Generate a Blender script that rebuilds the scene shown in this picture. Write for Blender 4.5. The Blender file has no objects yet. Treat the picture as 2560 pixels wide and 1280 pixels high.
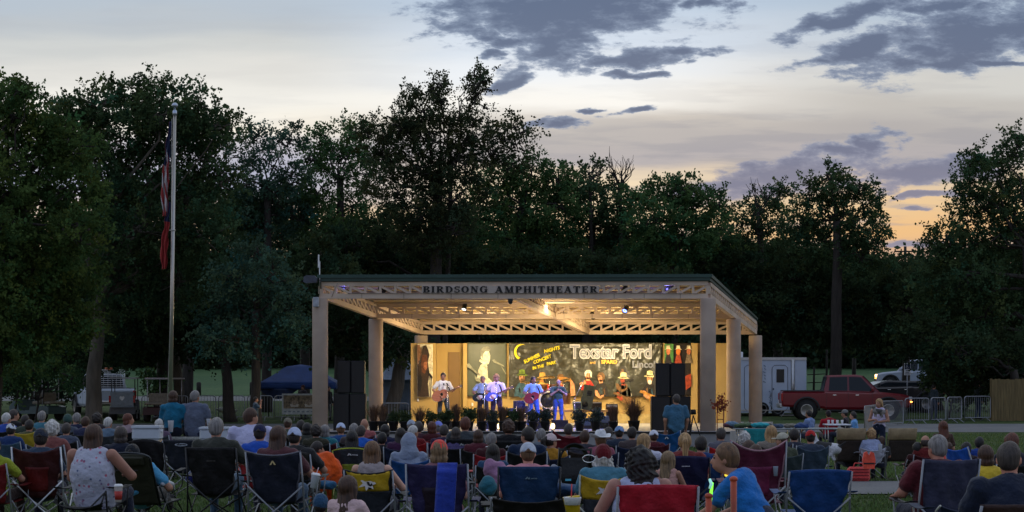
import bpy, math, random
import numpy as np
from mathutils import Vector, Matrix, Euler
PI = math.pi
F = 5000.0; CX = 1280.0; HY = 946.0; EYE = 1.85
sc = bpy.context.scene
COL = sc.collection
R = np.random.default_rng(7)
rnd = random.Random(5)
def sstep(a, b, x):
 t = np.clip((np.asarray(x, float) - a) / (b - a), 0, 1)
 return t * t * (3 - 2 * t)
def gz(y, x=0.0):
 """ground height: lawn slopes down to the stage, flat, then the far field climbs"""
 y = np.asarray(y, float)
 z = 0.14 * (1 - sstep(11, 22, y)) - 0.12 * sstep(20, 28, y) * (1 - sstep(76, 88, y)) - 0.21 * sstep(39, 48, y) * (1 - sstep(76, 88, y))
 z = z + np.where(y > 92, (np.clip(y, 92, 230) - 92) * 0.0335, 0.0)
 return z
def g(y): return float(gz(y))
def X(px, d): return (px - CX) / F * d
def Z(py, d): return EYE - (py - HY) / F * d
def at(px, py, d): return Vector((X(px, d), d, Z(py, d)))
def ground_at(px, d): return Vector((X(px, d), d, g(d)))
# ---------------------------------------------------------------- materials
MATS = {}
def srgb(r, g_, b):
 f = lambda c: (c / 255 / 12.92) if c / 255 <= 0.04045 else ((c / 255 + 0.055) / 1.055) ** 2.4
 return (f(r), f(g_), f(b), 1)
def mat(name, col, rough=0.8, var=0.25, scale=8.0, bump=0.15, metal=0.0, emis=None, estr=0.0, spec=0.4,
  stretch=(1, 1, 1), sheen=0.0, coat=0.0, det=4.0, attr=False, transl=0.0, bdist=0.01):
 if name in MATS: return MATS[name]
 m = bpy.data.materials.new(name); m.use_nodes = True
 nt = m.node_tree; N = nt.nodes; L = nt.links
 bs = N["Principled BSDF"]
 c = tuple(col[:3])
 bs.inputs['Roughness'].default_value = rough
 bs.inputs['Metallic'].default_value = metal
 bs.inputs['Specular IOR Level'].default_value = spec
 bs.inputs['Coat Weight'].default_value = coat
 bs.inputs['Coat Roughness'].default_value = 0.06
 if sheen: bs.inputs['Sheen Weight'].default_value = sheen
 tc = N.new('ShaderNodeTexCoord'); mp = N.new('ShaderNodeMapping'); mp.inputs['Scale'].default_value = stretch
 L.new(tc.outputs['Object'], mp.inputs['Vector'])
 no = N.new('ShaderNodeTexNoise'); no.inputs['Scale'].default_value = scale; no.inputs['Detail'].default_value = det
 L.new(mp.outputs['Vector'], no.inputs['Vector'])
 mr = N.new('ShaderNodeMapRange'); mr.inputs['From Min'].default_value = 0.3; mr.inputs['From Max'].default_value = 0.7
 mr.inputs['To Min'].default_value = 1 - var; mr.inputs['To Max'].default_value = 1 + var
 L.new(no.outputs['Fac'], mr.inputs['Value'])
 vm = N.new('ShaderNodeVectorMath'); vm.operation = 'SCALE'; vm.inputs[0].default_value = c
 L.new(mr.outputs['Result'], vm.inputs['Scale'])
 out = vm.outputs['Vector']
 if attr:
  at_ = N.new('ShaderNodeAttribute'); at_.attribute_name = 'tint'
  mu = N.new('ShaderNodeVectorMath'); mu.operation = 'MULTIPLY'
  L.new(out, mu.inputs[0]); L.new(at_.outputs['Color'], mu.inputs[1]); out = mu.outputs['Vector']
 L.new(out, bs.inputs['Base Color'])
 if bump:
  bp = N.new('ShaderNodeBump'); bp.inputs['Strength'].default_value = bump; bp.inputs['Distance'].default_value = bdist
  n2 = N.new('ShaderNodeTexNoise'); n2.inputs['Scale'].default_value = scale * 3; n2.inputs['Detail'].default_value = 3
  L.new(mp.outputs['Vector'], n2.inputs['Vector'])
  L.new(n2.outputs['Fac'], bp.inputs['Height']); L.new(bp.outputs['Normal'], bs.inputs['Normal'])
 if emis is not None:
  bs.inputs['Emission Color'].default_value = (*emis[:3], 1); bs.inputs['Emission Strength'].default_value = estr
 if transl:
  tr = N.new('ShaderNodeBsdfTranslucent'); L.new(out, tr.inputs['Color'])
  mx = N.new('ShaderNodeMixShader'); mx.inputs[0].default_value = transl
  L.new(bs.outputs[0], mx.inputs[1]); L.new(tr.outputs[0], mx.inputs[2])
  L.new(mx.outputs[0], N['Material Output'].inputs['Surface'])
 MATS[name] = m
 return m
def cloth(rgb, tag=''):
 n = 'cloth_%d_%d_%d' % tuple(int(v) for v in rgb) + tag
 return mat(n, srgb(*rgb), rough=0.9, var=0.22, scale=6, bump=0.6, spec=0.2, sheen=0.15, bdist=0.035)
def nylon(rgb):
 return mat('nylon_%d_%d_%d' % tuple(int(v) for v in rgb), srgb(*rgb), rough=0.62, var=0.24, scale=7, bump=0.55, spec=0.35, bdist=0.02)
def hairm(rgb):
 return mat('hair_%d_%d_%d' % tuple(int(v) for v in rgb), srgb(*rgb), rough=0.55, var=0.55, scale=45, bump=0.6, spec=0.4, stretch=(1, 1, .12), bdist=0.01)
def skin(rgb=(200, 150, 125)):
 return mat('skin_%d_%d_%d' % tuple(rgb), srgb(*rgb), rough=0.55, var=0.10, scale=12, bump=0.05, spec=0.35)
# ---------------------------------------------------------------- mesh builder
class MB:
 def __init__(s): s.v = []; s.f = []; s.mi = []; s.sm = []; s.tint = None
 def add(s, vs, fs, mi=0, smooth=False):
  o = len(s.v); s.v.extend([tuple(p) for p in vs]); s.f.extend([tuple(i + o for i in f) for f in fs])
  s.mi.extend([mi] * len(fs)); s.sm.extend([smooth] * len(fs)); return s
 def box(s, c, d, rot=None, mi=0, bev=0.0):
  hx, hy, hz = d[0] / 2, d[1] / 2, d[2] / 2
  if bev and min(hx, hy, hz) > bev * 1.2:
   vs = []; b = bev
   for sx in (-1, 1):
    for sy in (-1, 1):
     for sz in (-1, 1):
      vs += [(sx * hx, sy * (hy - b), sz * (hz - b)), (sx * (hx - b), sy * hy, sz * (hz - b)), (sx * (hx - b), sy * (hy - b), sz * hz)]
   I = lambda sx, sy, sz, k: ((sx > 0) * 4 + (sy > 0) * 2 + (sz > 0)) * 3 + k
   fs = []
   for q in (-1, 1):
    fs.append([I(q, -1, -1, 0), I(q, 1, -1, 0), I(q, 1, 1, 0), I(q, -1, 1, 0)])
    fs.append([I(-1, q, -1, 1), I(1, q, -1, 1), I(1, q, 1, 1), I(-1, q, 1, 1)])
    fs.append([I(-1, -1, q, 2), I(1, -1, q, 2), I(1, 1, q, 2), I(-1, 1, q, 2)])
    for r in (-1, 1):
     fs.append([I(-1, q, r, 1), I(1, q, r, 1), I(1, q, r, 2), I(-1, q, r, 2)])
     fs.append([I(q, -1, r, 0), I(q, 1, r, 0), I(q, 1, r, 2), I(q, -1, r, 2)])
     fs.append([I(q, r, -1, 0), I(q, r, 1, 0), I(q, r, 1, 1), I(q, r, -1, 1)])
     for t in (-1, 1): fs.append([I(q, r, t, 0), I(q, r, t, 1), I(q, r, t, 2)])
  else:
   vs = [(x, y, z) for x in (-hx, hx) for y in (-hy, hy) for z in (-hz, hz)]
   fs = [(0, 1, 3, 2), (4, 6, 7, 5), (0, 4, 5, 1), (2, 3, 7, 6), (0, 2, 6, 4), (1, 5, 7, 3)]
  M = Euler(rot).to_matrix() if rot else None
  c = Vector(c)
  vs = [(M @ Vector(v) if M else Vector(v)) + c for v in vs]
  return s.add(vs, fs, mi)
 def tube(s, pts, r, n=8, mi=0, cap=True, flat=None):
  pts = [Vector(p) for p in pts]
  rs = r if isinstance(r, (list, tuple)) else [r] * len(pts)
  vs = []; fs = []
  prev = None
  for i, p in enumerate(pts):
   t = (pts[min(i + 1, len(pts) - 1)] - pts[max(i - 1, 0)])
   t = t.normalized() if t.length > 1e-9 else Vector((0, 0, 1))
   if prev is None:
    a = t.cross(Vector((0, 0, 1)));
    if a.length < 0.1: a = t.cross(Vector((0, 1, 0)))
    a.normalize()
   else:
    a = prev - t * prev.dot(t)
    if a.length < 1e-6: a = t.orthogonal()
    a.normalize()
   prev = a; b = t.cross(a)
   for k in range(n):
    an = 2 * PI * k / n
    vs.append(p + (a * math.cos(an) + b * math.sin(an)) * rs[i])
  for i in range(len(pts) - 1):
   for k in range(n):
    k2 = (k + 1) % n
    fs.append((i * n + k, i * n + k2, (i + 1) * n + k2, (i + 1) * n + k))
  if cap:
   fs.append(tuple(range(n - 1, -1, -1))); o = (len(pts) - 1) * n; fs.append(tuple(o + k for k in range(n)))
  return s.add(vs, fs, mi, True)
 def lathe(s, prof, c=(0, 0, 0), n=16, mi=0, axis='z', smooth=True):
  vs = []; fs = []
  for (r, z) in prof:
   for k in range(n):
    a = 2 * PI * k / n; p = (r * math.cos(a), r * math.sin(a), z)
    if axis == 'x': p = (z, p[0], p[1])
    if axis == 'y': p = (p[0], z, p[1])
    vs.append(Vector(p) + Vector(c))
  m = len(prof)
  for i in range(m - 1):
   for k in range(n):
    k2 = (k + 1) % n; fs.append((i * n + k, i * n + k2, (i + 1) * n + k2, (i + 1) * n + k))
  fs.append(tuple(range(n - 1, -1, -1))); fs.append(tuple((m - 1) * n + k for k in range(n)))
  return s.add(vs, fs, mi, smooth)
 def ell(s, c, r, n=12, m=8, rot=None, mi=0):
  vs = []; fs = []; M = Euler(rot).to_matrix() if rot else None
  for i in range(m + 1):
   th = PI * i / m
   for k in range(n):
    a = 2 * PI * k / n; v = Vector((r[0] * math.sin(th) * math.cos(a), r[1] * math.sin(th) * math.sin(a), r[2] * math.cos(th)))
    vs.append((M @ v if M else v) + Vector(c))
  for i in range(m):
   for k in range(n):
    k2 = (k + 1) % n; fs.append((i * n + k, (i + 1) * n + k, (i + 1) * n + k2, i * n + k2))
  return s.add(vs, fs, mi, True)
 def prism(s, poly, y0, y1, plane='xz', mi=0):
  """extrude a 2-D polygon; plane xz -> depth y ; yz -> depth x ; xy -> depth z"""
  def P(a, b, t):
   return (a, t, b) if plane == 'xz' else ((t, a, b) if plane == 'yz' else (a, b, t))
  n = len(poly); vs = [P(a, b, y0) for a, b in poly] + [P(a, b, y1) for a, b in poly]
  fs = [tuple(range(n)), tuple(range(2 * n - 1, n - 1, -1))]
  fs += [(i, i + n, (i + 1) % n + n, (i + 1) % n) for i in range(n)]
  return s.add(vs, fs, mi)
 def grid(s, fn, nu, nv, mi=0, thick=0.0, smooth=True):
  """fn(u,v)->point, u,v in 0..1; two-sided sheet with thickness along its normal when thick>0"""
  P = [[Vector(fn(i / nu, j / nv)) for j in range(nv + 1)] for i in range(nu + 1)]
  vs = [p for row in P for p in row]; W = nv + 1
  fs = [(i * W + j, (i + 1) * W + j, (i + 1) * W + j + 1, i * W + j + 1) for i in range(nu) for j in range(nv)]
  if thick:
   nn = []
   for i in range(nu + 1):
    for j in range(nv + 1):
     a = P[min(i + 1, nu)][j] - P[max(i - 1, 0)][j]; b = P[i][min(j + 1, nv)] - P[i][max(j - 1, 0)]
     c = a.cross(b); nn.append(c.normalized() if c.length > 1e-9 else Vector((0, 1, 0)))
   o = len(vs); vs += [vs[k] + nn[k] * thick for k in range(o)]
   fs += [tuple(reversed([k + o for k in f])) for f in fs[:nu * nv]]
   rim = [i * W for i in range(nu + 1)] + [nu * W + j for j in range(1, W)] + [i * W + nv for i in range(nu - 1, -1, -1)] + [j for j in range(nv - 1, 0, -1)]
   for k in range(len(rim)):
    a, b = rim[k], rim[(k + 1) % len(rim)]; fs.append((a, a + o, b + o, b))
  return s.add(vs, fs, mi, smooth)
 def join(s, o, M=None):
  vs = [M @ Vector(v) for v in o.v] if M is not None else o.v
  k = len(s.v); s.v.extend([tuple(p) for p in vs]); s.f.extend([tuple(i + k for i in f) for f in o.f]); s.mi.extend(o.mi); s.sm.extend(o.sm); return s
 def mesh(s, name):
  me = bpy.data.meshes.new(name); me.from_pydata([tuple(v) for v in s.v], [], s.f)
  me.polygons.foreach_set('material_index', s.mi); me.polygons.foreach_set('use_smooth', s.sm); me.update(); return me
def npmesh(name, V, Fq, smooth=True, tint=None):
 """fast mesh from arrays; Fq (n,4) or (n,3)"""
 me = bpy.data.meshes.new(name); n, k = Fq.shape
 me.vertices.add(len(V)); me.vertices.foreach_set('co', np.asarray(V, np.float32).ravel())
 me.loops.add(n * k); me.loops.foreach_set('vertex_index', Fq.astype(np.int32).ravel())
 me.polygons.add(n); me.polygons.foreach_set('loop_start', np.arange(0, n * k, k, dtype=np.int32))
 me.polygons.foreach_set('use_smooth', np.full(n, smooth))
 if tint is not None:
  a = me.color_attributes.new('tint', 'FLOAT_COLOR', 'POINT'); a.data.foreach_set('color', np.asarray(tint, np.float32).ravel())
 me.update(calc_edges=True); me.validate(); return me
def link(name, data, ms, parent=None, loc=None, rot=None):
 o = bpy.data.objects.new(name, data); COL.objects.link(o)
 if parent is not None: o.parent = parent
 if loc is not None: o.location = loc
 if rot is not None: o.rotation_euler = rot
 if data is not None and ms is not None:
  if not isinstance(ms, (list, tuple)): ms = [ms]
  while len(data.materials) < len(ms): data.materials.append(None)
  for i, m in enumerate(ms):
   o.material_slots[i].link = 'OBJECT'; o.material_slots[i].material = m
 return o
def tag(o, label, cat, group=None):
 o['label'] = label; o['category'] = cat
 if group: o['group'] = group
 return o
def thing(name, label, cat, loc=(0, 0, 0), rz=0, group=None, s=1.0):
 o = bpy.data.objects.new(name, None); COL.objects.link(o); o.empty_display_size = 0.2
 o.location = loc; o.rotation_euler = (0, 0, rz); o.scale = (s, s, s)
 return tag(o, label, cat, group)
def part(name, mb, ms, parent, label=None):
 o = link(name, mb if isinstance(mb, bpy.types.Mesh) else mb.mesh(name), ms, parent)
 if label: o['label'] = label
 return o
def single(name, label, cat, mb, ms, loc=(0, 0, 0), rz=0, group=None):
 o = link(name, mb if isinstance(mb, bpy.types.Mesh) else mb.mesh(name), ms, None, loc, (0, 0, rz)); return tag(o, label, cat, group)
def structure(name, mb, ms, kind='structure'):
 o = link(name, mb if isinstance(mb, bpy.types.Mesh) else mb.mesh(name), ms); o['kind'] = kind; return o
def copy_tree(o, parent=None):
 c = o.copy(); COL.objects.link(c)
 if parent is not None: c.parent = parent
 for ch in list(o.children): copy_tree(ch, c)
 return c
# ---------------------------------------------------------------- camera
cam = bpy.data.cameras.new('camera'); co = bpy.data.objects.new('camera', cam); COL.objects.link(co)
cam.sensor_width = 36; cam.lens = 36 * F / 2560; cam.clip_end = 3000; cam.clip_start = 0.5
cam.shift_y = (HY - 640) / 2560
co.location = (0, 0, EYE); co.rotation_euler = (PI / 2, 0, 0); sc.camera = co
sc.view_settings.view_transform = 'Standard'; sc.view_settings.look = 'None'; sc.view_settings.exposure = 0; sc.view_settings.gamma = 1
# ---------------------------------------------------------------- sky
w = bpy.data.worlds.new('World'); sc.world = w; w.use_nodes = True
nt = w.node_tree; N = nt.nodes; L = nt.links; bg = N['Background']
def mth(op, a, b=None, clamp=False):
 n = N.new('ShaderNodeMath'); n.operation = op; n.use_clamp = clamp
 for i, v in enumerate((a, b)):
  if v is None: continue
  if isinstance(v, (int, float)): n.inputs[i].default_value = v
  else: L.new(v, n.inputs[i])
 return n.outputs[0]
tc = N.new('ShaderNodeTexCoord'); sp = N.new('ShaderNodeSeparateXYZ'); L.new(tc.outputs['Generated'], sp.inputs[0])
ys = mth('MAXIMUM', sp.outputs[1], 0.08)
U = mth('MULTIPLY', mth('DIVIDE', sp.outputs[0], ys), 5.0)      # -1.28..1.28 over the view
V = mth('MULTIPLY', mth('DIVIDE', sp.outputs[2], ys), 5.0)      # 0 at horizon .. 0.946
cb = N.new('ShaderNodeCombineXYZ'); L.new(U, cb.inputs[0]); L.new(V, cb.inputs[1])
UV = cb.outputs[0]
def noise(scale, stretch=(1, 1, 1), det=6, rough=0.55, off=(0, 0, 0), rot=0):
 mp = N.new('ShaderNodeMapping'); mp.inputs['Scale'].default_value = stretch; mp.inputs['Location'].default_value = off
 mp.inputs['Rotation'].default_value = (0, 0, rot)
 L.new(UV, mp.inputs[0]); n = N.new('ShaderNodeTexNoise'); n.inputs['Scale'].default_value = scale
 n.inputs['Detail'].default_value = det; n.inputs['Roughness'].default_value = rough; L.new(mp.outputs[0], n.inputs['Vector'])
 return n.outputs['Fac']
def mrange(v, a, b, c=0.0, d=1.0, smooth=True):
 n = N.new('ShaderNodeMapRange'); n.interpolation_type = 'SMOOTHSTEP' if smooth else 'LINEAR'
 n.inputs['From Min'].default_value = a; n.inputs['From Max'].default_value = b; n.inputs['To Min'].default_value = c; n.inputs['To Max'].default_value = d
 L.new(v, n.inputs['Value']); return n.outputs['Result']
def mixc(f, a, b):
 n = N.new('ShaderNodeMix'); n.data_type = 'RGBA'
 if isinstance(f, (int, float)): n.inputs[0].default_value = f
 else: L.new(f, n.inputs[0])
 for i, v in ((6, a), (7, b)):
  if isinstance(v, tuple): n.inputs[i].default_value = v
  else: L.new(v, n.inputs[i])
 return n.outputs[2]
streak = noise(1.6, (1.0, 6.5, 1), 5, 0.5, rot=-0.10)
streak2 = noise(3.2, (0.8, 7.0, 1), 6, 0.55, (3, 1, 0), rot=-0.05)
wob = mth('ADD', V, mth('MULTIPLY', mth('SUBTRACT', streak, 0.5), 0.11))
def ramp(stops):
 n = N.new('ShaderNodeValToRGB'); cr = n.color_ramp; cr.interpolation = 'EASE'
 st = sorted([((946 - y) / 1000.0, c) for y, c in stops], key=lambda t: t[0])
 for i, (p, c) in enumerate(st):
  e = cr.elements[i] if i < 2 else cr.elements.new(p)
  e.position = p
 for i, (p, c) in enumerate(st):
  cr.elements[i].position = p; cr.elements[i].color = srgb(*c)
 L.new(wob, n.inputs[0]); return n.outputs[0]
rl = ramp([(0, (184, 196, 208)), (60, (190, 197, 203)), (120, (208, 211, 210)), (190, (226, 225, 220)), (250, (242, 240, 233)), (310, (252, 245, 230)), (370, (196, 194, 204)), (460, (172, 178, 200)), (560, (232, 205, 170))])
rm = ramp([(0, (188, 206, 226)), (90, (212, 224, 238)), (180, (238, 243, 248)), (255, (250, 248, 242)), (310, (206, 200, 192)), (350, (186, 182, 180)), (390, (180, 176, 178)), (425, (222, 206, 184)), (460, (240, 220, 188)), (600, (232, 200, 156))])
rr = ramp([(0, (176, 194, 212)), (100, (196, 206, 216)), (200, (208, 208, 204)), (260, (192, 190, 186)), (320, (176, 174, 174)), (390, (176, 173, 176)), (440, (218, 198, 172)), (500, (232, 200, 156)), (580, (235, 190, 136)), (650, (205, 172, 150))])
base = mixc(mrange(U, -0.62, -0.05), rl, rm)
base = mixc(mrange(U, 0.25, 0.95), base, rr)
veil = mrange(streak2, 0.47, 0.60)
veilw = mth('MULTIPLY', veil, mth('MULTIPLY', mrange(V, 0.50, 0.76, 0.55, 0.10), mrange(U, -0.1, 0.5, 0.5, 1.0)))
base = mixc(veilw, base, srgb(150, 153, 163))
CL = [(1400, 30, 350, 85, 0), (1385, 115, 120, 85, -8), (1540, 20, 150, 60, 0), (1275, 207, 85, 20, -12), (1215, 138, 38, 15, 0), (1580, 152, 150, 19, -4), (1700, 143, 110, 13, -4),
      (1560, 191, 85, 11, -3), (2110, 48, 200, 26, -15), (2340, 12, 110, 22, -8), (2420, 95, 310, 80, -12), (2150, 118, 190, 34, -12), (2290, 160, 170, 26, -3), (2060, 146, 90, 14, -3), (2500, 157, 90, 11, 4),
      (1575, 278, 52, 9, -8), (1465, 275, 32, 7, 0), (1400, 315, 90, 14, 0), (2180, 365, 62, 48, 0), (2095, 378, 95, 18, 0), (1960, 447, 230, 42, -10), (1830, 470, 180, 20, -4), (2310, 428, 210, 38, -7), (2350, 490, 130, 10, -2),
      (2275, 526, 50, 7, 0), (1725, 15, 65, 18, 0), (1795, 8, 55, 18, 0), (1230, 90, 70, 26, 20), (2290, 605, 60, 10, -6)]
wn = N.new('ShaderNodeTexNoise'); wn.inputs['Scale'].default_value = 7.0; wn.inputs['Detail'].default_value = 5; wmp = N.new('ShaderNodeMapping'); wmp.inputs['Scale'].default_value = (1, 2.0, 1); L.new(UV, wmp.inputs[0]); L.new(wmp.outputs[0], wn.inputs['Vector'])
ws_ = N.new('ShaderNodeVectorMath'); ws_.operation = 'SUBTRACT'; L.new(wn.outputs['Color'], ws_.inputs[0]); ws_.inputs[1].default_value = (.5, .5, .5)
wm_ = N.new('ShaderNodeVectorMath'); wm_.operation = 'MULTIPLY'; L.new(ws_.outputs[0], wm_.inputs[0]); wm_.inputs[1].default_value = (.30, .075, 0)
wa_ = N.new('ShaderNodeVectorMath'); wa_.operation = 'ADD'; L.new(UV, wa_.inputs[0]); L.new(wm_.outputs[0], wa_.inputs[1]); UVW = wa_.outputs[0]
fld = None
for (x, y, rx, ry, ro) in CL:
 mp = N.new('ShaderNodeMapping'); mp.vector_type = 'TEXTURE'
 mp.inputs['Location'].default_value = ((x - CX) / 1000, (HY - y) / 1000, 0); mp.inputs['Rotation'].default_value = (0, 0, -math.radians(ro))
 mp.inputs['Scale'].default_value = (rx / 1000, ry / 1000, 1); L.new(UVW, mp.inputs[0])
 ln = N.new('ShaderNodeVectorMath'); ln.operation = 'LENGTH'; L.new(mp.outputs[0], ln.inputs[0])
 v = mth('SUBTRACT', 1.0, ln.outputs['Value'])
 fld = v if fld is None else mth('MAXIMUM', fld, v)
puff = noise(11.0, (0.7, 1.8, 1), 10, 0.68, rot=-0.18)
cl = mth('ADD', mth('MAXIMUM', fld, -1.0), mth('MULTIPLY', mth('SUBTRACT', puff, 0.47), 2.9))
clm = mrange(cl, -0.12, 0.34)
tone = mrange(cl, -0.05, 0.8)
ccol = mixc(tone, srgb(140, 157, 182), srgb(86, 104, 134))
ccol = mixc(mrange(V, 0.45, 0.70), mixc(tone, srgb(150, 152, 170), srgb(118, 126, 152)), ccol)
sky = mixc(mth('MULTIPLY', clm, 0.94), base, ccol)
ns = N.new('ShaderNodeTexSky'); ns.sky_type = 'NISHITA'; ns.sun_disc = False
ns.sun_elevation = math.radians(1.5); ns.sun_rotation = math.radians(8)
dome = mixc(mrange(sp.outputs[1], -0.7, 0.6), srgb(160, 178, 212), srgb(208, 216, 228))
upf = mrange(sp.outputs[2], 0.0, 0.25)
dome = mixc(upf, srgb(200, 190, 190), dome)
win = mth('MULTIPLY', mrange(sp.outputs[1], 0.80, 0.93), mrange(sp.outputs[2], 0.42, 0.24))
fin = mixc(win, dome, sky)
ad = N.new('ShaderNodeMix'); ad.data_type = 'RGBA'; ad.blend_type = 'ADD'; ad.inputs[0].default_value = 0.0025
L.new(fin, ad.inputs[6]); L.new(ns.outputs[0], ad.inputs[7])
L.new(ad.outputs[2], bg.inputs['Color']); bg.inputs['Strength'].default_value = 1.0
w.cycles.sampling_method = 'MANUAL'; w.cycles.sample_map_resolution = 1024
sl = bpy.data.lights.new('sun', 'SUN'); sl.energy = 0.12; sl.angle = math.radians(12); sl.color = (1, .75, .5)
so = bpy.data.objects.new('sun', sl); COL.objects.link(so); so.rotation_euler = (math.radians(88), 0, math.radians(180 - 8))
# ---------------------------------------------------------------- ground
def ground_mat(name, c1, c2, c3, sc1=0.35, sc2=30, bump=0.6):
 m = bpy.data.materials.new(name); m.use_nodes = True; nt = m.node_tree; N = nt.nodes; L = nt.links; bs = N['Principled BSDF']
 tc = N.new('ShaderNodeTexCoord')
 n1 = N.new('ShaderNodeTexNoise'); n1.inputs['Scale'].default_value = sc1; n1.inputs['Detail'].default_value = 8; L.new(tc.outputs['Object'], n1.inputs[0])
 n2 = N.new('ShaderNodeTexNoise'); n2.inputs['Scale'].default_value = sc2; n2.inputs['Detail'].default_value = 6; L.new(tc.outputs['Object'], n2.inputs[0])
 r = N.new('ShaderNodeValToRGB'); r.color_ramp.elements[0].color = c1; r.color_ramp.elements[1].color = c2
 r.color_ramp.elements[0].position = 0.35; r.color_ramp.elements[1].position = 0.65; L.new(n1.outputs[0], r.inputs[0])
 mx = N.new('ShaderNodeMix'); mx.data_type = 'RGBA'; mr = N.new('ShaderNodeMapRange'); mr.inputs[1].default_value = .42; mr.inputs[2].default_value = .75
 L.new(n2.outputs[0], mr.inputs[0]); L.new(mr.outputs[0], mx.inputs[0]); L.new(r.outputs[0], mx.inputs[6]); mx.inputs[7].default_value = c3
 L.new(mx.outputs[2], bs.inputs['Base Color']); bs.inputs['Roughness'].default_value = 0.95; bs.inputs['Specular IOR Level'].default_value = 0.15
 bp = N.new('ShaderNodeBump'); bp.inputs['Strength'].default_value = bump; bp.inputs['Distance'].default_value = 0.05; L.new(n2.outputs[0], bp.inputs['Height']); L.new(bp.outputs[0], bs.inputs['Normal'])
 return m
GRASS = ground_mat('lawn_grass', (0.032, 0.066, 0.016, 1), (0.076, 0.105, 0.034, 1), (0.018, 0.030, 0.008, 1))
FIELD = ground_mat('field_grass', (0.036, 0.084, 0.034, 1), (0.068, 0.122, 0.048, 1), (0.028, 0.060, 0.024, 1), 0.08, 4)
CONC = ground_mat('path_concrete', (0.15, 0.155, 0.16, 1), (0.19, 0.19, 0.19, 1), (0.12, 0.12, 0.125, 1), 0.8, 25, 0.2)
def sheet(name, xs, ys, m, dz, fx=None):
 xs = np.asarray(xs); ys = np.asarray(ys)
 Xg, Yg = np.meshgrid(xs, ys, indexing='ij'); Zg = gz(Yg) + dz
 if fx is not None: Xg = fx(Xg, Yg)
 V_ = np.stack([Xg, Yg, Zg], -1).reshape(-1, 3); n, k = Xg.shape
 i, j = np.meshgrid(np.arange(n - 1), np.arange(k - 1), indexing='ij'); a = (i * k + j).ravel()
 Fq = np.stack([a, a + k, a + k + 1, a + 1], -1)
 return structure(name, npmesh(name, V_, Fq), m)
yl = np.concatenate([np.arange(-60, 10, 10), np.arange(10, 100, 1.0), np.arange(100, 240, 10), [300, 500, 900, 1600]])
sheet('lawn', np.linspace(-900, 900, 40), yl, GRASS, 0.0)
sheet('far_field', np.linspace(-120, 120, 12), np.arange(117, 232, 5.0), FIELD, 0.006)
sheet('far_road', np.linspace(-120, -6, 20), np.array([110.0, 112, 114, 116]), CONC, 0.008)
sheet('promenade', np.linspace(-60, 60, 40), np.arange(79, 84.5, 0.9), CONC, 0.008)
sheet('footpath', np.linspace(4.3, 60, 30), np.array([33.8, 34.9, 36.0, 37.0, 38.0]), CONC, 0.02)
def blades(name, n, x0f, y0, y1, h, m):
 y = y0 + (y1 - y0) * R.random(n) ** 1.2; x = (R.random(n) - 0.5) * 2 * (0.275 * y)
 keep = ~((x > 4.28) & (np.abs(y - 35.9) < 2.13))
 x = x[keep]; y = y[keep]; n = len(x); z = gz(y); hh = h * (0.5 + R.random(n)); a = R.random(n) * 2 * PI; lx = (R.random(n) - .5) * hh; ly = (R.random(n) - .5) * hh
 wv = 0.012 + 0.012 * R.random(n)
 p0 = np.stack([x - wv * np.cos(a), y - wv * np.sin(a), z], -1); p1 = np.stack([x + wv * np.cos(a), y + wv * np.sin(a), z], -1); p2 = np.stack([x + lx, y + ly, z + hh], -1)
 V_ = np.stack([p0, p1, p2], 1).reshape(-1, 3); Fq = np.arange(3 * n).reshape(-1, 3)
 t = 0.6 + 0.8 * R.random(n); T = np.repeat(np.stack([t * (0.9 + .3 * R.random(n)), t, t, np.ones(n)], -1), 3, 0)
 structure(name, npmesh(name, V_, Fq, False, T), m, 'stuff')
blades('grass', 150000, 0, 17, 78, 0.05, mat('grass_blade', (0.085, 0.14, 0.040), rough=.9, var=.2, attr=True, transl=0.3, bump=0))
# ---------------------------------------------------------------- trees
LEAFM = {}
def leafm(k, c):
 if k not in LEAFM: LEAFM[k] = mat('leaves_' + k, c, rough=0.85, var=0.15, scale=0.6, bump=0, spec=0.06, attr=True, transl=0.42)
 return LEAFM[k]
LG = {'olive': (0.066, 0.112, 0.034), 'green': (0.065, 0.125, 0.045), 'blue': (0.055, 0.105, 0.070), 'dark': (0.034, 0.056, 0.026), 'cedar': (0.046, 0.060, 0.028), 'mid': (0.054, 0.092, 0.040)}
BARK = mat('bark', (0.035, 0.029, 0.024), rough=0.95, var=0.35, scale=5, bump=0.9, stretch=(1, 1, .25), bdist=0.06)
BARKP = mat('bark_pale', (0.085, 0.072, 0.056), rough=0.95, var=0.35, scale=4, bump=0.9, stretch=(1, 1, .25), bdist=0.06)
def nrm(a): return a / np.maximum(np.linalg.norm(a, axis=-1, keepdims=True), 1e-9)
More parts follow.
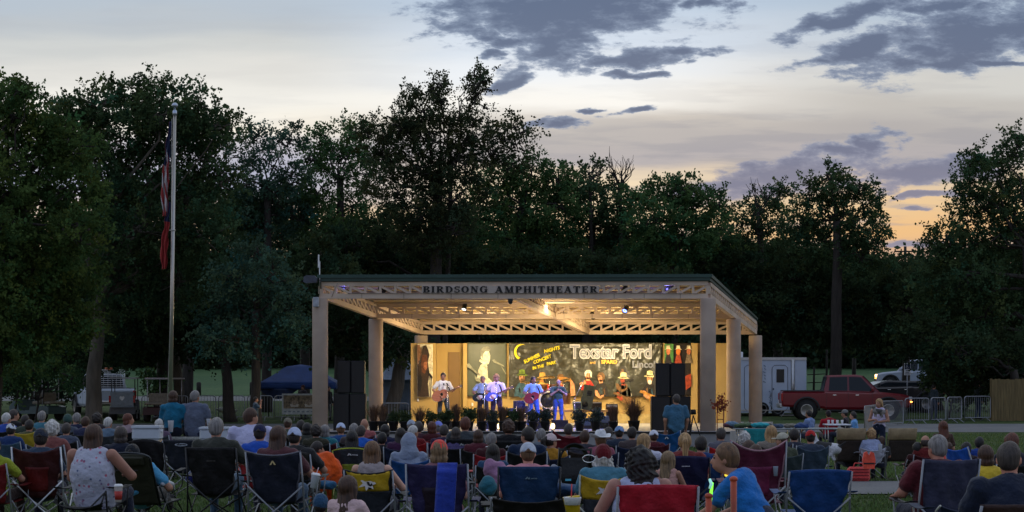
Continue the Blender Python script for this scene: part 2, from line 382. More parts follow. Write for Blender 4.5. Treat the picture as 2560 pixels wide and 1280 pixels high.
def leaf_cloud(lobes, dens=1.0, leaf=0.17, spray=0.65, up=0.35, nper=30, tiers=False, inner=0.5):
 """lobes: array rows (x,y,z,rx,ry,rz). returns V,F,T and clump centres"""
 Vs = []; Ts = []; cent = []
 for (x, y, z, rx, ry, rz) in lobes:
  area = 4 * PI * ((rx * ry) ** 1.6 / 3 + (rx * rz) ** 1.6 / 3 + (ry * rz) ** 1.6 / 3) ** (1 / 1.6)
  nc = max(8, int(area * 4.2 * dens))
  d = nrm(R.normal(size=(nc, 3)))
  ph = R.random(3) * 6
  lump = 1 + 0.16 * np.sin(d[:, 0] * 4.3 + ph[0]) * np.sin(d[:, 2] * 5.1 + ph[1]) + 0.10 * np.sin(d[:, 1] * 9 + ph[2])
  rr_ = (inner + (1 - inner) * R.random(nc) ** 0.45) * lump
  c = np.stack([x + d[:, 0] * rx * rr_, y + d[:, 1] * ry * rr_, z + d[:, 2] * rz * rr_], -1)
  cent.append(c[:: max(1, nc // 10)])
  ns = 3; m = max(4, nper // ns)
  sd = nrm(d[:, None, :] * 0.8 + R.normal(size=(nc, ns, 3)) * 0.75 + np.array([0, 0, up]))
  sl_ = spray * (0.5 + 0.8 * R.random((nc, ns, 1)))
  t = (np.arange(m) + 0.5) / m
  base = c[:, None, :] + R.normal(size=(nc, ns, 3)) * spray * 0.28
  pos = base[:, :, None, :] + sd[:, :, None, :] * (sl_[:, :, None, :] * t[None, None, :, None]) + R.normal(size=(nc, ns, m, 3)) * leaf * 0.45
  pos[..., 2] -= (sl_ * t[None, None, :]) ** 2 * 0.35
  pos = pos.reshape(-1, 3); k = len(pos)
  ld = nrm(np.repeat(sd.reshape(-1, 3), m, 0) * 0.6 + R.normal(size=(k, 3)))
  sd2 = nrm(np.cross(ld, R.normal(size=(k, 3))))
  ll = leaf * (0.65 + 0.7 * R.random((k, 1))); wv = ll * (0.30 + 0.15 * R.random((k, 1)))
  q = np.stack([pos, pos + ld * ll * .5 + sd2 * wv, pos + ld * ll, pos + ld * ll * .5 - sd2 * wv], 1)
  Vs.append(q.reshape(-1, 3))
  ct = 0.55 + 0.9 * R.random((nc, 1)); hue = R.normal(size=(nc, 1)) * 0.14
  tt = np.concatenate([ct * (1 + hue), ct, ct * (1 - hue * .8), np.ones((nc, 1))], -1)
  tt = np.repeat(tt, ns * m * 4, 0); Ts.append(tt)
 V_ = np.concatenate(Vs); T_ = np.concatenate(Ts); Fq = np.arange(len(V_)).reshape(-1, 4)
 return V_, Fq, T_, np.concatenate(cent)
def limb(mb, a, b, r0, r1, n=6, wob=0.12, sides=7):
 a = Vector(a); b = Vector(b); L_ = (b - a).length; pts = []; rs = []
 for i in range(n + 1):
  t = i / n; p = a.lerp(b, t)
  if 0 < i < n: p += Vector((rnd.gauss(0, 1), rnd.gauss(0, 1), rnd.gauss(0, .6))) * L_ * wob * 0.35
  pts.append(p); rs.append(r0 + (r1 - r0) * t)
 mb.tube(pts, rs, sides); return pts
def tree(name, label, d, lobes_px, base_px, r, col, bark=None, lean=0.0, dens=1.0, leaf=0.13, spray=0.55, nper=51, up=0.35, inner=0.35, fork=0.55, depthk=0.8, group='trees around the park', cat='tree', twigs=1.0, trunk_to=None):
 if cat == 'tree' and trunk_to is None: trunk_to = (base_px * .8 + .2 * sum(l[0] for l in lobes_px) / len(lobes_px), sum(l[1] for l in lobes_px) / len(lobes_px) + 20)
 """lobes_px rows: (x, y, rx, ry[, ddepth]) in photo pixels at distance d, turned into real metres"""
 k = d / F; lob = []
 for l in lobes_px:
  dd = l[4] if len(l) > 4 else rnd.uniform(-1.5, 1.5)
  D = d + dd; kk = D / F
  lob.append((X(l[0], D), D, Z(l[1], D), l[2] * kk, (l[2] + l[3]) * .5 * kk * depthk, l[3] * kk))
 root = ground_at(base_px, d)
 top_l = max(lob, key=lambda q: q[2])
 cx_ = sum(q[0] * q[3] for q in lob) / sum(q[3] for q in lob)
 V_, Fq, T_, cent = leaf_cloud(lob, dens, leaf, spray, up, nper, inner=inner)
 o = thing(name, label, cat, root, 0, group)
 Vl = V_ - np.array(root)
 me = npmesh('crown', Vl, Fq, False, T_)
 part('crown', me, leafm(col, LG[col]), o)
 mb = MB(); z0 = root.z; zc = sum(q[2] for q in lob) / len(lob)
 zf = z0 + (zc - z0) * fork
 if trunk_to: f_ = at(trunk_to[0], trunk_to[1], d)
 else: f_ = Vector((root.x * (1 - fork) + cx_ * fork + lean, d, zf))
 A = Vector((0, 0, -0.3)); Bv = f_ - root
 pts = []; rs = []
 for i in range(8):
  t = i / 7; p = A.lerp(Bv, t)
  if 0 < i < 7: p += Vector((rnd.gauss(0, .02), rnd.gauss(0, .02), 0)) * (1 + r)
  pts.append(p); rs.append(r * (1.35 - 0.35 * min(1, t * 6)) * (1 - 0.35 * t))
 mb.tube(pts, rs, 11)
 for q in lob:
  c = Vector(q[:3]) - root
  if c.z < Bv.z - 1: st = A.lerp(Bv, max(0.5, min(1, (c.z) / max(Bv.z, .1))))
  else: st = Bv
  rb = max(0.05, r * 0.42 * min(1.2, q[3] / 2.2))
  limb(mb, st, c + Vector((0, 0, q[5] * .2)), rb, rb * .35, 6, 0.16)
  if twigs:
   cc = cent - np.array(root); dd = np.linalg.norm(cc - np.array(c), axis=1); idx = np.argsort(dd)[:int(9 * twigs)]
   for ii in idx:
    limb(mb, c + Vector((rnd.gauss(0, .2), rnd.gauss(0, .2), rnd.gauss(0, .2))), cc[ii], 0.045, 0.012, 4, 0.15, 5)
 part('trunk', mb, bark or BARK, o)
 return o
tree('oak_tree', 'dense green tree filling the left edge, beside the leaning bare trunk', 72,
     [(40, 300, 75, 75), (0, 250, 60, 60), (60, 400, 105, 90), (170, 370, 80, 70), (180, 480, 75, 75), (60, 540, 130, 90), (190, 580, 60, 60), (40, 680, 150, 90), (170, 690, 75, 70), (80, 800, 150, 75), (190, 800, 60, 60), (-40, 620, 120, 260), (-60, 860, 140, 80), (60, 235, 35, 35), (100, 590, 130, 120, 4)], -30, 0.45, 'olive', dens=1.15)
tree('oak_tree', 'broad domed oak rising behind the flagpole with a long bough to the right', 82,
     [(170, 300, 62, 50), (210, 350, 80, 60), (400, 300, 100, 50), (500, 330, 80, 44), (250, 265, 80, 55), (330, 245, 70, 45), (415, 255, 75, 50), (490, 285, 60, 48), (550, 325, 48, 42), (300, 340, 110, 60), (440, 350, 85, 55), (520, 400, 50, 40), (560, 450, 45, 28), (360, 430, 110, 62), (480, 500, 100, 60), (270, 480, 90, 80), (350, 580, 130, 80), (520, 600, 90, 70), (300, 700, 110, 80), (450, 700, 100, 80), (160, 400, 50, 60, 3)], 228, 0.36, 'mid', bark=BARKP, dens=0.92, leaf=.135, trunk_to=(252, 740), twigs=1.2)
tree('pecan_tree', 'feathery airy tree with open gaps just right of the domed oak', 98,
     [(640, 345, 40, 34), (600, 390, 38, 32), (715, 350, 48, 40), (680, 410, 50, 38), (730, 440, 40, 34), (620, 460, 42, 34), (690, 500, 48, 36), (640, 560, 55, 46), (740, 540, 46, 44)], 668, 0.25, 'blue', dens=0.75, leaf=.13, inner=.35)
tree('pecan_tree', 'feathery tree with two small crowns left of the tall dark cedar', 100,
     [(810, 345, 46, 36), (880, 330, 38, 34), (780, 400, 42, 38), (850, 400, 60, 42), (900, 370, 40, 40), (920, 440, 55, 50), (800, 480, 55, 50), (880, 520, 50, 32), (830, 600, 80, 60)], 850, 0.26, 'green', dens=0.8, leaf=.13, inner=.35)
tree('cedar_tree', 'tallest dark cedar with ragged spires above the stage roof', 90,
     [(1206, 196, 5, 18), (1196, 225, 8, 24), (1184, 205, 4, 16), (1103, 212, 6, 18), (1084, 225, 6, 18), (1034, 240, 6, 20), (1020, 270, 10, 24), (988, 312, 12, 20), (962, 348, 16, 18), (1180, 262, 16, 26), (1098, 255, 18, 30), (1060, 280, 26, 34), (1040, 310, 36, 30), (1125, 310, 50, 36), (1190, 305, 26, 26), (1000, 330, 50, 38), (1080, 350, 85, 52), (1175, 350, 48, 40), (960, 385, 50, 32), (1040, 420, 95, 48), (1160, 420, 64, 46), (1000, 480, 90, 42), (1130, 490, 90, 45), (1080, 560, 80, 40), (1060, 610, 90, 44), (1130, 570, 60, 44, -2), (1040, 540, 60, 40, -2), (930, 330, 34, 30)], 1082, 0.34, 'cedar', bark=BARK, dens=1.1, leaf=.10, spray=.62, up=1.2, nper=60, fork=.62, trunk_to=(1095, 470), twigs=1.3)
tree('cedar_tree', 'dark bough-like cedar reaching right of the tallest cedar', 91,
     [(1255, 345, 34, 26), (1300, 320, 30, 28), (1230, 320, 26, 24), (1285, 365, 36, 24), (1220, 395, 30, 22), (1270, 410, 34, 20)], 1105, 0.14, 'cedar', dens=1.0, leaf=.13, spray=.7, up=.8, nper=38, fork=.9, trunk_to=(1130, 400))
tree('elm_tree', 'rounded green tree right of the cedar, above the amphitheater sign', 102,
     [(1250, 450, 58, 44), (1330, 430, 60, 38), (1300, 500, 80, 50), (1390, 450, 52, 42), (1210, 500, 50, 44), (1390, 520, 70, 52), (1260, 590, 100, 60), (1380, 610, 90, 55)], 1300, 0.3, 'green', dens=0.95, leaf=.135)
tree('elm_tree', 'thin topped tree with sprigs of dead wood beside the bare snag', 104,
     [(1430, 470, 46, 40), (1480, 430, 34, 28), (1465, 510, 55, 40), (1510, 480, 40, 32), (1550, 510, 50, 34), (1490, 570, 75, 50), (1430, 630, 60, 46), (1560, 600, 60, 50)], 1480, 0.25, 'mid', dens=0.9, leaf=.135)
tree('elm_tree', 'bushy green tree over the right half of the stage roof', 100,
     [(1610, 500, 48, 38), (1665, 480, 46, 34), (1710, 475, 44, 36), (1640, 550, 70, 48), (1740, 520, 55, 46), (1790, 500, 30, 26), (1700, 590, 90, 60), (1780, 590, 60, 50), (1640, 650, 90, 50)], 1680, 0.3, 'green', dens=1.0, leaf=.135)
tree('mesquite_tree', 'lacy tree lit through with orange between two fuller crowns', 104,
     [(1810, 530, 26, 40), (1850, 560, 30, 36), (1920, 500, 42, 32), (1885, 530, 34, 34), (1950, 480, 36, 26), (1900, 580, 48, 40), (1960, 550, 42, 40), (1840, 640, 60, 46)], 1905, 0.22, 'mid', dens=0.62, leaf=.13, inner=.3)
tree('pecan_tree', 'tall rounded pecan standing alone at the edge of the orange sky gap', 98,
     [(2065, 445, 44, 30), (2100, 480, 50, 36), (2030, 480, 34, 32), (2150, 470, 40, 28), (2170, 520, 42, 34), (2060, 530, 70, 42), (2140, 560, 62, 40), (2190, 590, 34, 44), (2060, 600, 80, 44), (2160, 640, 66, 40), (2000, 560, 44, 50)], 2090, 0.32, 'mid', dens=0.85, leaf=.13, inner=.4)
tree('pecan_tree', 'big dark tree climbing out of frame at the right edge', 92,
     [(2545, 370, 40, 44), (2440, 405, 42, 30), (2500, 430, 60, 44), (2420, 460, 36, 34), (2470, 500, 70, 46), (2410, 540, 34, 26), (2540, 520, 60, 70), (2450, 590, 80, 50), (2370, 600, 48, 36), (2340, 640, 44, 30), (2540, 660, 90, 80), (2420, 690, 90, 60), (2340, 720, 60, 50), (2470, 790, 110, 70), (2360, 820, 80, 60), (2560, 830, 90, 80)], 2600, 0.4, 'mid', dens=1.05, leaf=.13)
tree('elm_tree', 'low dark tree spreading over the parked trucks', 100,
     [(2240, 720, 60, 50), (2180, 760, 70, 60), (2080, 740, 90, 60), (2290, 800, 60, 50), (1990, 700, 80, 70), (2130, 815, 110, 50), (2000, 805, 90, 50), (2310, 850, 60, 40)], 2345, 0.3, 'dark', dens=1.1, leaf=.15)
tree('elm_tree', 'shadowy tree behind the right corner of the stage roof', 101,
     [(1860, 700, 80, 60), (1800, 680, 80, 50), (1930, 770, 70, 60), (1850, 790, 90, 60), (1770, 760, 80, 60), (1900, 825, 90, 40)], 1800, 0.3, 'dark', dens=1.1, leaf=.15)
tree('elm_tree', 'shadowy tree directly behind the middle of the stage', 94,
     [(1400, 690, 100, 60), (1550, 700, 100, 60), (1650, 730, 90, 50), (1300, 680, 90, 50), (1450, 790, 140, 60), (1600, 810, 110, 60), (1300, 790, 110, 60)], 1470, 0.35, 'dark', dens=1.1, leaf=.15)
tree('elm_tree', 'shadowy tree behind the left half of the stage roof', 94,
     [(1000, 620, 100, 50), (1120, 640, 100, 50), (1200, 700, 80, 60), (1060, 740, 110, 60), (930, 700, 90, 60), (1180, 810, 110, 60), (1020, 830, 100, 50), (880, 620, 70, 50)], 1150, 0.35, 'dark', dens=1.1, leaf=.15)
tree('willow_tree', 'soft blue-green drooping tree left of the stage', 78,
     [(640, 640, 60, 46), (590, 690, 60, 46), (690, 690, 60, 46), (640, 740, 90, 50), (560, 770, 56, 46), (720, 760, 50, 48), (620, 820, 100, 46), (720, 840, 56, 40), (560, 850, 70, 40)], 640, 0.22, 'blue', dens=1.1, leaf=.12, up=-.2, spray=.6)
tree('elm_tree', 'dark tree between the flagpole and the willow with a short thick trunk', 86,
     [(480, 790, 80, 60), (400, 800, 90, 60), (560, 720, 70, 60), (330, 820, 80, 60), (560, 860, 70, 44), (440, 850, 110, 40), (590, 800, 60, 50)], 578, 0.27, 'dark', dens=1.05, leaf=.15)
tree('elm_tree', 'dark tree above the golf carts with a pale trunk beside the flagpole', 88,
     [(300, 780, 70, 60), (240, 860, 80, 50), (370, 870, 70, 40), (450, 760, 60, 60), (340, 700, 80, 60)], 454, 0.26, 'dark', bark=BARKP, dens=1.0, leaf=.15)
tree('elm_tree', 'dark tree whose black trunk stands left of the flagpole base', 90,
     [(410, 720, 70, 60), (380, 640, 70, 60), (420, 860, 60, 36), (500, 700, 60, 60)], 404, 0.32, 'dark', dens=.9, leaf=.15)
tree('elm_tree', 'dark leafy tree behind the left stage column', 84,
     [(800, 650, 70, 50), (840, 720, 80, 60), (760, 720, 50, 50), (840, 800, 90, 60), (760, 820, 60, 50), (900, 860, 70, 44), (960, 790, 60, 60), (980, 860, 60, 40)], 968, 0.34, 'dark', bark=BARKP, dens=1.05, leaf=.15, trunk_to=(1022, 815), fork=.9)
tree('elm_tree', 'dark tree at the right edge above the wooden fence', 88,
     [(2400, 880, 90, 44), (2500, 880, 90, 50), (2300, 850, 60, 50), (2560, 940, 60, 40), (2440, 950, 60, 34), (2360, 930, 40, 34)], 2560, 0.28, 'dark', dens=1.1, leaf=.15)
tree('elm_tree', 'middling tree filling the gap between the willow and the cedar', 105, [(700, 600, 90, 60), (780, 560, 80, 60), (880, 600, 90, 50), (600, 560, 80, 60), (960, 560, 70, 40), (660, 520, 60, 40)], 760, 0.3, 'mid', dens=1.0, leaf=.15)
tree('elm_tree', 'middling tree low behind the tallest cedar', 108, [(1150, 570, 80, 50), (1240, 620, 90, 50), (1060, 620, 80, 40), (1330, 600, 80, 50)], 1210, 0.3, 'mid', dens=1.0, leaf=.15)
tree('elm_tree', 'middling tree low between the lacy tree and the tall pecan', 108, [(1900, 660, 90, 50), (2000, 640, 90, 50), (1800, 620, 70, 40), (2100, 680, 90, 50), (2200, 690, 60, 40), (1560, 630, 90, 50), (1660, 640, 80, 50)], 1950, 0.3, 'mid', dens=1.0, leaf=.15)
tree('elm_tree', 'low dark treetop under the open orange sky', 110, [(2260, 700, 60, 44), (2320, 700, 50, 40), (2230, 670, 30, 24)], 2265, 0.24, 'dark', dens=1.0, leaf=.135)
tree('elm_tree', 'dense middling tree closing the gap between flagpole and willow', 100, [(300, 520, 90, 60), (420, 480, 90, 60), (520, 520, 90, 60), (610, 520, 60, 50), (380, 600, 110, 60), (560, 620, 90, 60), (720, 500, 60, 40), (250, 620, 80, 60)], 470, 0.3, 'mid', dens=1.1, leaf=.15)
def shrub(label, d, lob, col, base):
 tree('shrub', label, d, lob, base, 0.06, col, dens=1.5, leaf=.13, spray=.4, nper=26, inner=.2, twigs=.6, group='shrubs and undergrowth', cat='shrub', fork=.5)
shrub('low green bush behind the dark golf cart', 84, [(80, 930, 60, 36), (130, 920, 40, 30), (30, 950, 50, 34), (180, 950, 34, 30)], 'green', 90)
shrub('tall dark bush at the far left edge', 86, [(20, 880, 70, 50), (100, 860, 60, 40), (-20, 950, 60, 50), (160, 890, 44, 40)], 'dark', 30)
shrub('leafy bush between the white pickup and the flagpole', 90, [(385, 960, 26, 22), (370, 940, 22, 18), (402, 950, 20, 26)], 'green', 385)
shrub('small leafy bush right of the handicap parking sign', 92, [(2340, 950, 40, 34), (2380, 970, 40, 34), (2420, 990, 34, 30)], 'dark', 2370)
shrub('dense dark undergrowth between the passing men and the parked cars', 99, [(2366, 935, 50, 40), (2420, 930, 70, 44), (2510, 930, 70, 44), (2370, 970, 60, 26), (2450, 975, 60, 24)], 'dark', 2400)
shrub('dense dark undergrowth behind the left golf cart', 98, [(20, 930, 80, 50), (120, 920, 70, 50), (200, 930, 60, 40), (60, 980, 90, 24), (180, 985, 60, 20), (270, 920, 46, 26)], 'dark', 110)
def snag(label, px, y0, y1, d, n, spread):
 root = ground_at(px, d); mb = MB(); a = Vector((0, 0, 0)); top = at(px, y1, d) - root; st = at(px, y0, d) - root
 mb.tube([a, st * .6 + Vector((.1, 0, 0)), st], [.16, .11, .08], 8)
 for i in range(n):
  an = rnd.uniform(-1, 1) * spread
  e = Vector((top.x + math.sin(an) * (top.z - st.z) * .5, rnd.uniform(-.6, .6), st.z + (top.z - st.z) * rnd.uniform(.6, 1) * math.cos(an * .6)))
  pts = limb(mb, st + Vector((0, 0, rnd.uniform(-1, .4))), e, .045, .014, 6, .10, 5)
  for j in range(3):
   p = pts[rnd.randint(2, 5)]; limb(mb, p, p + Vector((rnd.uniform(-.5, .5), rnd.uniform(-.3, .3), rnd.uniform(.3, .8))), .02, .008, 3, .1, 4)
 o = thing('dead_tree', label, 'tree', root, 0, 'dead trees on the skyline'); part('trunk', mb, BARK, o)
snag('bare leafless snag standing up against the sky', 1550, 470, 378, 103, 11, 1.0)
snag('bare twiggy snag just left of the lacy orange-lit tree', 1895, 530, 455, 103, 7, 1.3)
snag('thin dead twigs poking above the thin topped tree', 1475, 460, 390, 103, 4, 1.6)
lob = []
for px in np.arange(-350, 2950, 55):
 for (py, ry) in ((700, 62), (790, 60), (870, 52)):
  if py < 750 and 2230 < px < 2330: continue
  D = 180 + rnd.uniform(-8, 8); yy = py + rnd.uniform(-18, 18); k = D / F
  lob.append((X(px + rnd.uniform(-20, 20), D), D, Z(yy, D), 62 * k, 3.0, ry * k))
V_, Fq, T_, _c = leaf_cloud(lob, 0.22, .55, 1.4, .2, 20, inner=.6)
structure('far_wood', npmesh('far_wood', V_, Fq, False, T_), leafm('dark', LG['dark']), 'stuff')
# ---------------------------------------------------------------- amphitheater
STUC = mat('stucco', (0.42, 0.325, 0.26), rough=0.9, var=0.13, scale=1.6, bump=0.45, bdist=0.008, det=10)
TRUS = mat('painted_steel', (0.57, 0.44, 0.34), rough=0.6, var=0.14, scale=1.3, bump=0.05)
WALLM = mat('stage_wall_stucco', (0.42, 0.285, 0.105), rough=0.9, var=0.06, scale=2, bump=0.25, bdist=0.006)
WALLD = mat('stage_door_paint', (0.20, 0.115, 0.04), rough=0.6, var=0.08, scale=2, bump=0.05)
GREEN = mat('green_metal_roof', (0.020, 0.055, 0.045), rough=0.45, var=0.12, scale=2, bump=0.05)
CEIL = mat('ceiling_panels', (0.62, 0.50, 0.27), rough=0.8, var=0.05, scale=1.5, bump=0.1)
SLAB = mat('stage_concrete', (0.30, 0.29, 0.29), rough=0.75, var=0.12, scale=1.5, bump=0.15)
BLK = mat('black_speaker_paint', (0.010, 0.010, 0.011), rough=0.7, var=0.2, scale=20, bump=0.3, bdist=.004)
GRILL = mat('speaker_grille', (0.016, 0.014, 0.013), rough=0.6, var=0.5, scale=60, bump=0.6, bdist=.006)
DKM = mat('dark_metal', (0.03, 0.03, 0.032), rough=0.4, metal=0.7, var=0.1)
CHR = mat('chrome', (0.75, 0.75, 0.75), rough=0.2, metal=1.0, var=0.05, bump=0)
ALU = mat('aluminium', (0.45, 0.45, 0.45), rough=0.4, metal=0.9, var=0.08, bump=0)
WHT = mat('white_paint', (0.72, 0.72, 0.72), rough=0.5, var=0.05)
S0, S1, S2 = 64.0, 70.2, 76.4
ZB = 0.17                                             # stage floor
FRONT = [(-6.14, S0), (6.27, S0)]; MIDC = [(-4.78, S1), (7.78, S1)]; BACK = [(-3.47, S2), (9.30, S2)]
amph = thing('amphitheater', 'open-sided tan amphitheater stage with flat green roof on round columns', 'stage', (0, S0, 0))
def AP(n, mb, m, label=None, par=None):
 for i, v in enumerate(mb.v): mb.v[i] = (v[0], v[1] - S0, v[2])
 return part(n, mb, m, par or amph, label)
def skx(y): return -6.14 + (y - S0) * (2.67 / 12.4)
pl = [(-6.5, 63.3), (6.9, 63.3), (10.1, 77.4), (-4.2, 77.4)]
AP('stage_floor', MB().prism(pl, -0.6, ZB, 'xy'), SLAB)
mb = MB(); mb.box((0.2, 63.285, ZB - .04), (13.4, .03, .06)); AP('stage_edge_trim', mb, DKM)
colz = [4.42, 3.94, 3.49]
k = 0
for row, zt in zip((FRONT, MIDC, BACK), colz):
 for (x, y) in row:
  mb = MB(); r = 0.252; zb = -0.6
  mb.lathe([(r + .0, zb), (r, zt - .03), (r - .015, zt)], (x, y, 0), 36)
  AP('column', mb, STUC); k += 1
def truss(name, a, b, zb0, zb1, h_bot, h_top, z_top0, z_top1, npan, w=.16, mirror=True):
 """a,b plan points; bottom chord underside zb, top chord top z_top"""
 a = Vector((a[0], a[1], 0)); b = Vector((b[0], b[1], 0)); L_ = (b - a).length; u = (b - a).normalized(); nn = Vector((-u.y, u.x, 0))
 mb = MB()
 def P(t, z): return a + u * (t * L_) + Vector((0, 0, z))
 zb = lambda t: zb0 + (zb1 - zb0) * t; zt = lambda t: z_top0 + (z_top1 - z_top0) * t
 def bar(t0, z0, t1, z1, th, wd):
  p = P(t0, z0); q = P(t1, z1); d = (q - p).normalized(); up = nn.cross(d).normalized()
  vs = []
  for e in (p, q):
   for s1, s2 in ((-1, -1), (1, -1), (1, 1), (-1, 1)): vs.append(e + nn * (s1 * wd / 2) + up * (s2 * th / 2))
  mb.add(vs, [(0, 1, 2, 3), (7, 6, 5, 4), (0, 4, 5, 1), (1, 5, 6, 2), (2, 6, 7, 3), (3, 7, 4, 0)])
 bar(0, zb(0) + h_bot / 2, 1, zb(1) + h_bot / 2, h_bot, w)
 bar(0, zt(0) - h_top / 2, 1, zt(1) - h_top / 2, h_top, w)
 for i in range(npan + 1):
  t = i / npan
  bar(t, zb(t) + h_bot, t, zt(t) - h_top, .075 if 0 < i < npan else .14, w * .8)
 for i in range(npan):
  t0 = i / npan; t1 = (i + 1) / npan; left = i < npan / 2 if mirror else True
  if left: bar(t0, zt(t0) - h_top, t1, zb(t1) + h_bot, .075, w * .7)
  else: bar(t0, zb(t0) + h_bot, t1, zt(t1) - h_top, .075, w * .7)
 return AP(name, mb, TRUS)
LX = 0.06
for px_ in (905, 1010, 1128, 1245, 1390, 1460, 1535, 1610, 1700):
 AP('chord_joint', MB().box((X(px_, S0), S0 - .084, 4.48), (.012, .006, .15)), mat('seam_dark', (.05, .04, .035), rough=.8)); AP('chord_joint', MB().box((X(px_ + 20, S1), S1 - .084, 4.03), (.012, .006, .15)), mat('seam_dark', (.05, .04, .035), rough=.8))
mb = MB(); mb.tube([(X(870, S0), S0 - .11, 4.57), (X(1050, S0), S0 - .11, 4.565), (X(1500, S0), S0 - .11, 4.57), (X(1745, S0), S0 - .11, 4.56)], .012, 5); mb.tube([(X(830, S0), S0 - .1, 4.45), (X(845, S0), S0 - .12, 4.9)], .01, 5); AP('conduit', mb, mat('conduit_paint', (0.30, 0.24, 0.2), rough=.6))
truss('front_truss', (FRONT[0][0] + .02, S0), (FRONT[1][0], S0), 4.40, 4.40, .16, .13, 4.935, 4.955, 26)
truss('middle_truss', (MIDC[0][0], S1), (MIDC[1][0], S1), 3.955, 3.955, .16, .12, 4.47, 4.48, 26)
truss('back_truss', (BACK[0][0], S2), (BACK[1][0], S2), 3.53, 3.53, .15, .11, 4.02, 4.02, 26)
for i, (p, q) in enumerate(((FRONT[0], BACK[0]), (FRONT[1], BACK[1]), (((FRONT[0][0] + FRONT[1][0]) / 2, S0), ((BACK[0][0] + BACK[1][0]) / 2, S2)))):
 d = (Vector(q) - Vector(p)).normalized() * .12
 truss('side_truss' if i < 2 else 'centre_truss', (p[0] + d.x, p[1] + d.y), (q[0] - d.x, q[1] - d.y), 4.395, 3.525, .16, .12, 4.93, 4.015, 26, .15, False)
def quad_slab(c, zt0, zb0, zt1, zb1, mb, mi=0):
 (x0, y0), (x1, y1), (x2, y2), (x3, y3) = c       # front left, front right, back right, back left
 vs = [(x0, y0, zb0), (x1, y1, zb0 + .02), (x2, y2, zb1), (x3, y3, zb1), (x0, y0, zt0), (x1, y1, zt0 + .02), (x2, y2, zt1), (x3, y3, zt1)]
 mb.add(vs, [(3, 2, 1, 0), (4, 5, 6, 7), (0, 1, 5, 4), (1, 2, 6, 5), (2, 3, 7, 6), (3, 0, 4, 7)], mi)
fl, fr, br_, bl = (-6.22, 63.78), (6.38, 63.78), (9.44, 76.75), (-3.62, 76.75)
mb = MB(); quad_slab((fl, fr, br_, bl), 5.16, 5.055, 4.17, 4.10, mb)
for i in range(1, 27):
 t = i / 27; a = Vector((fl[0] + (fr[0] - fl[0]) * t, fl[1], 5.165 + .02 * t)); b = Vector((bl[0] + (br_[0] - bl[0]) * t, bl[1], 4.175)); mb.tube([a, b], .02, 4)
AP('roof', mb, GREEN)
mb = MB(); i_ = .05
quad_slab(((fl[0] + i_, fl[1] + i_), (fr[0] - i_, fr[1] + i_), (br_[0] - i_, br_[1] - i_), (bl[0] + i_, bl[1] - i_)), 5.053, 4.955, 4.098, 4.02, mb)
AP('roof_fascia', mb, GREEN)
mb = MB(); i_ = .35
vs = [(fl[0] + i_, fl[1] + i_, 4.945), (fr[0] - i_, fr[1] + i_, 4.965), (br_[0] - i_, br_[1] - i_, 4.03), (bl[0] + i_, bl[1] - i_, 4.03)]
n_ = 16
P0, P1, P2, P3 = map(Vector, vs)
for i in range(n_):
 a0 = i / n_ + .002; a1 = (i + 1) / n_ - .002
 q = [P0.lerp(P3, a0), P1.lerp(P2, a0), P1.lerp(P2, a1), P0.lerp(P3, a1)]
 mb.add([(v.x, v.y, v.z) for v in q] + [(v.x, v.y, v.z - .03) for v in q], [(0, 1, 2, 3), (7, 6, 5, 4), (0, 4, 5, 1), (1, 5, 6, 2), (2, 6, 7, 3), (3, 7, 4, 0)])
AP('ceiling', mb, CEIL)
mb = MB()
for i in range(1, 12):
 if i in (6,): continue
 a = P0.lerp(P3, i / 12); b = P1.lerp(P2, i / 12)
 mb.tube([a + Vector((0, 0, -.09)), b + Vector((0, 0, -.09))], .045, 6)
AP('purlin', mb, TRUS)
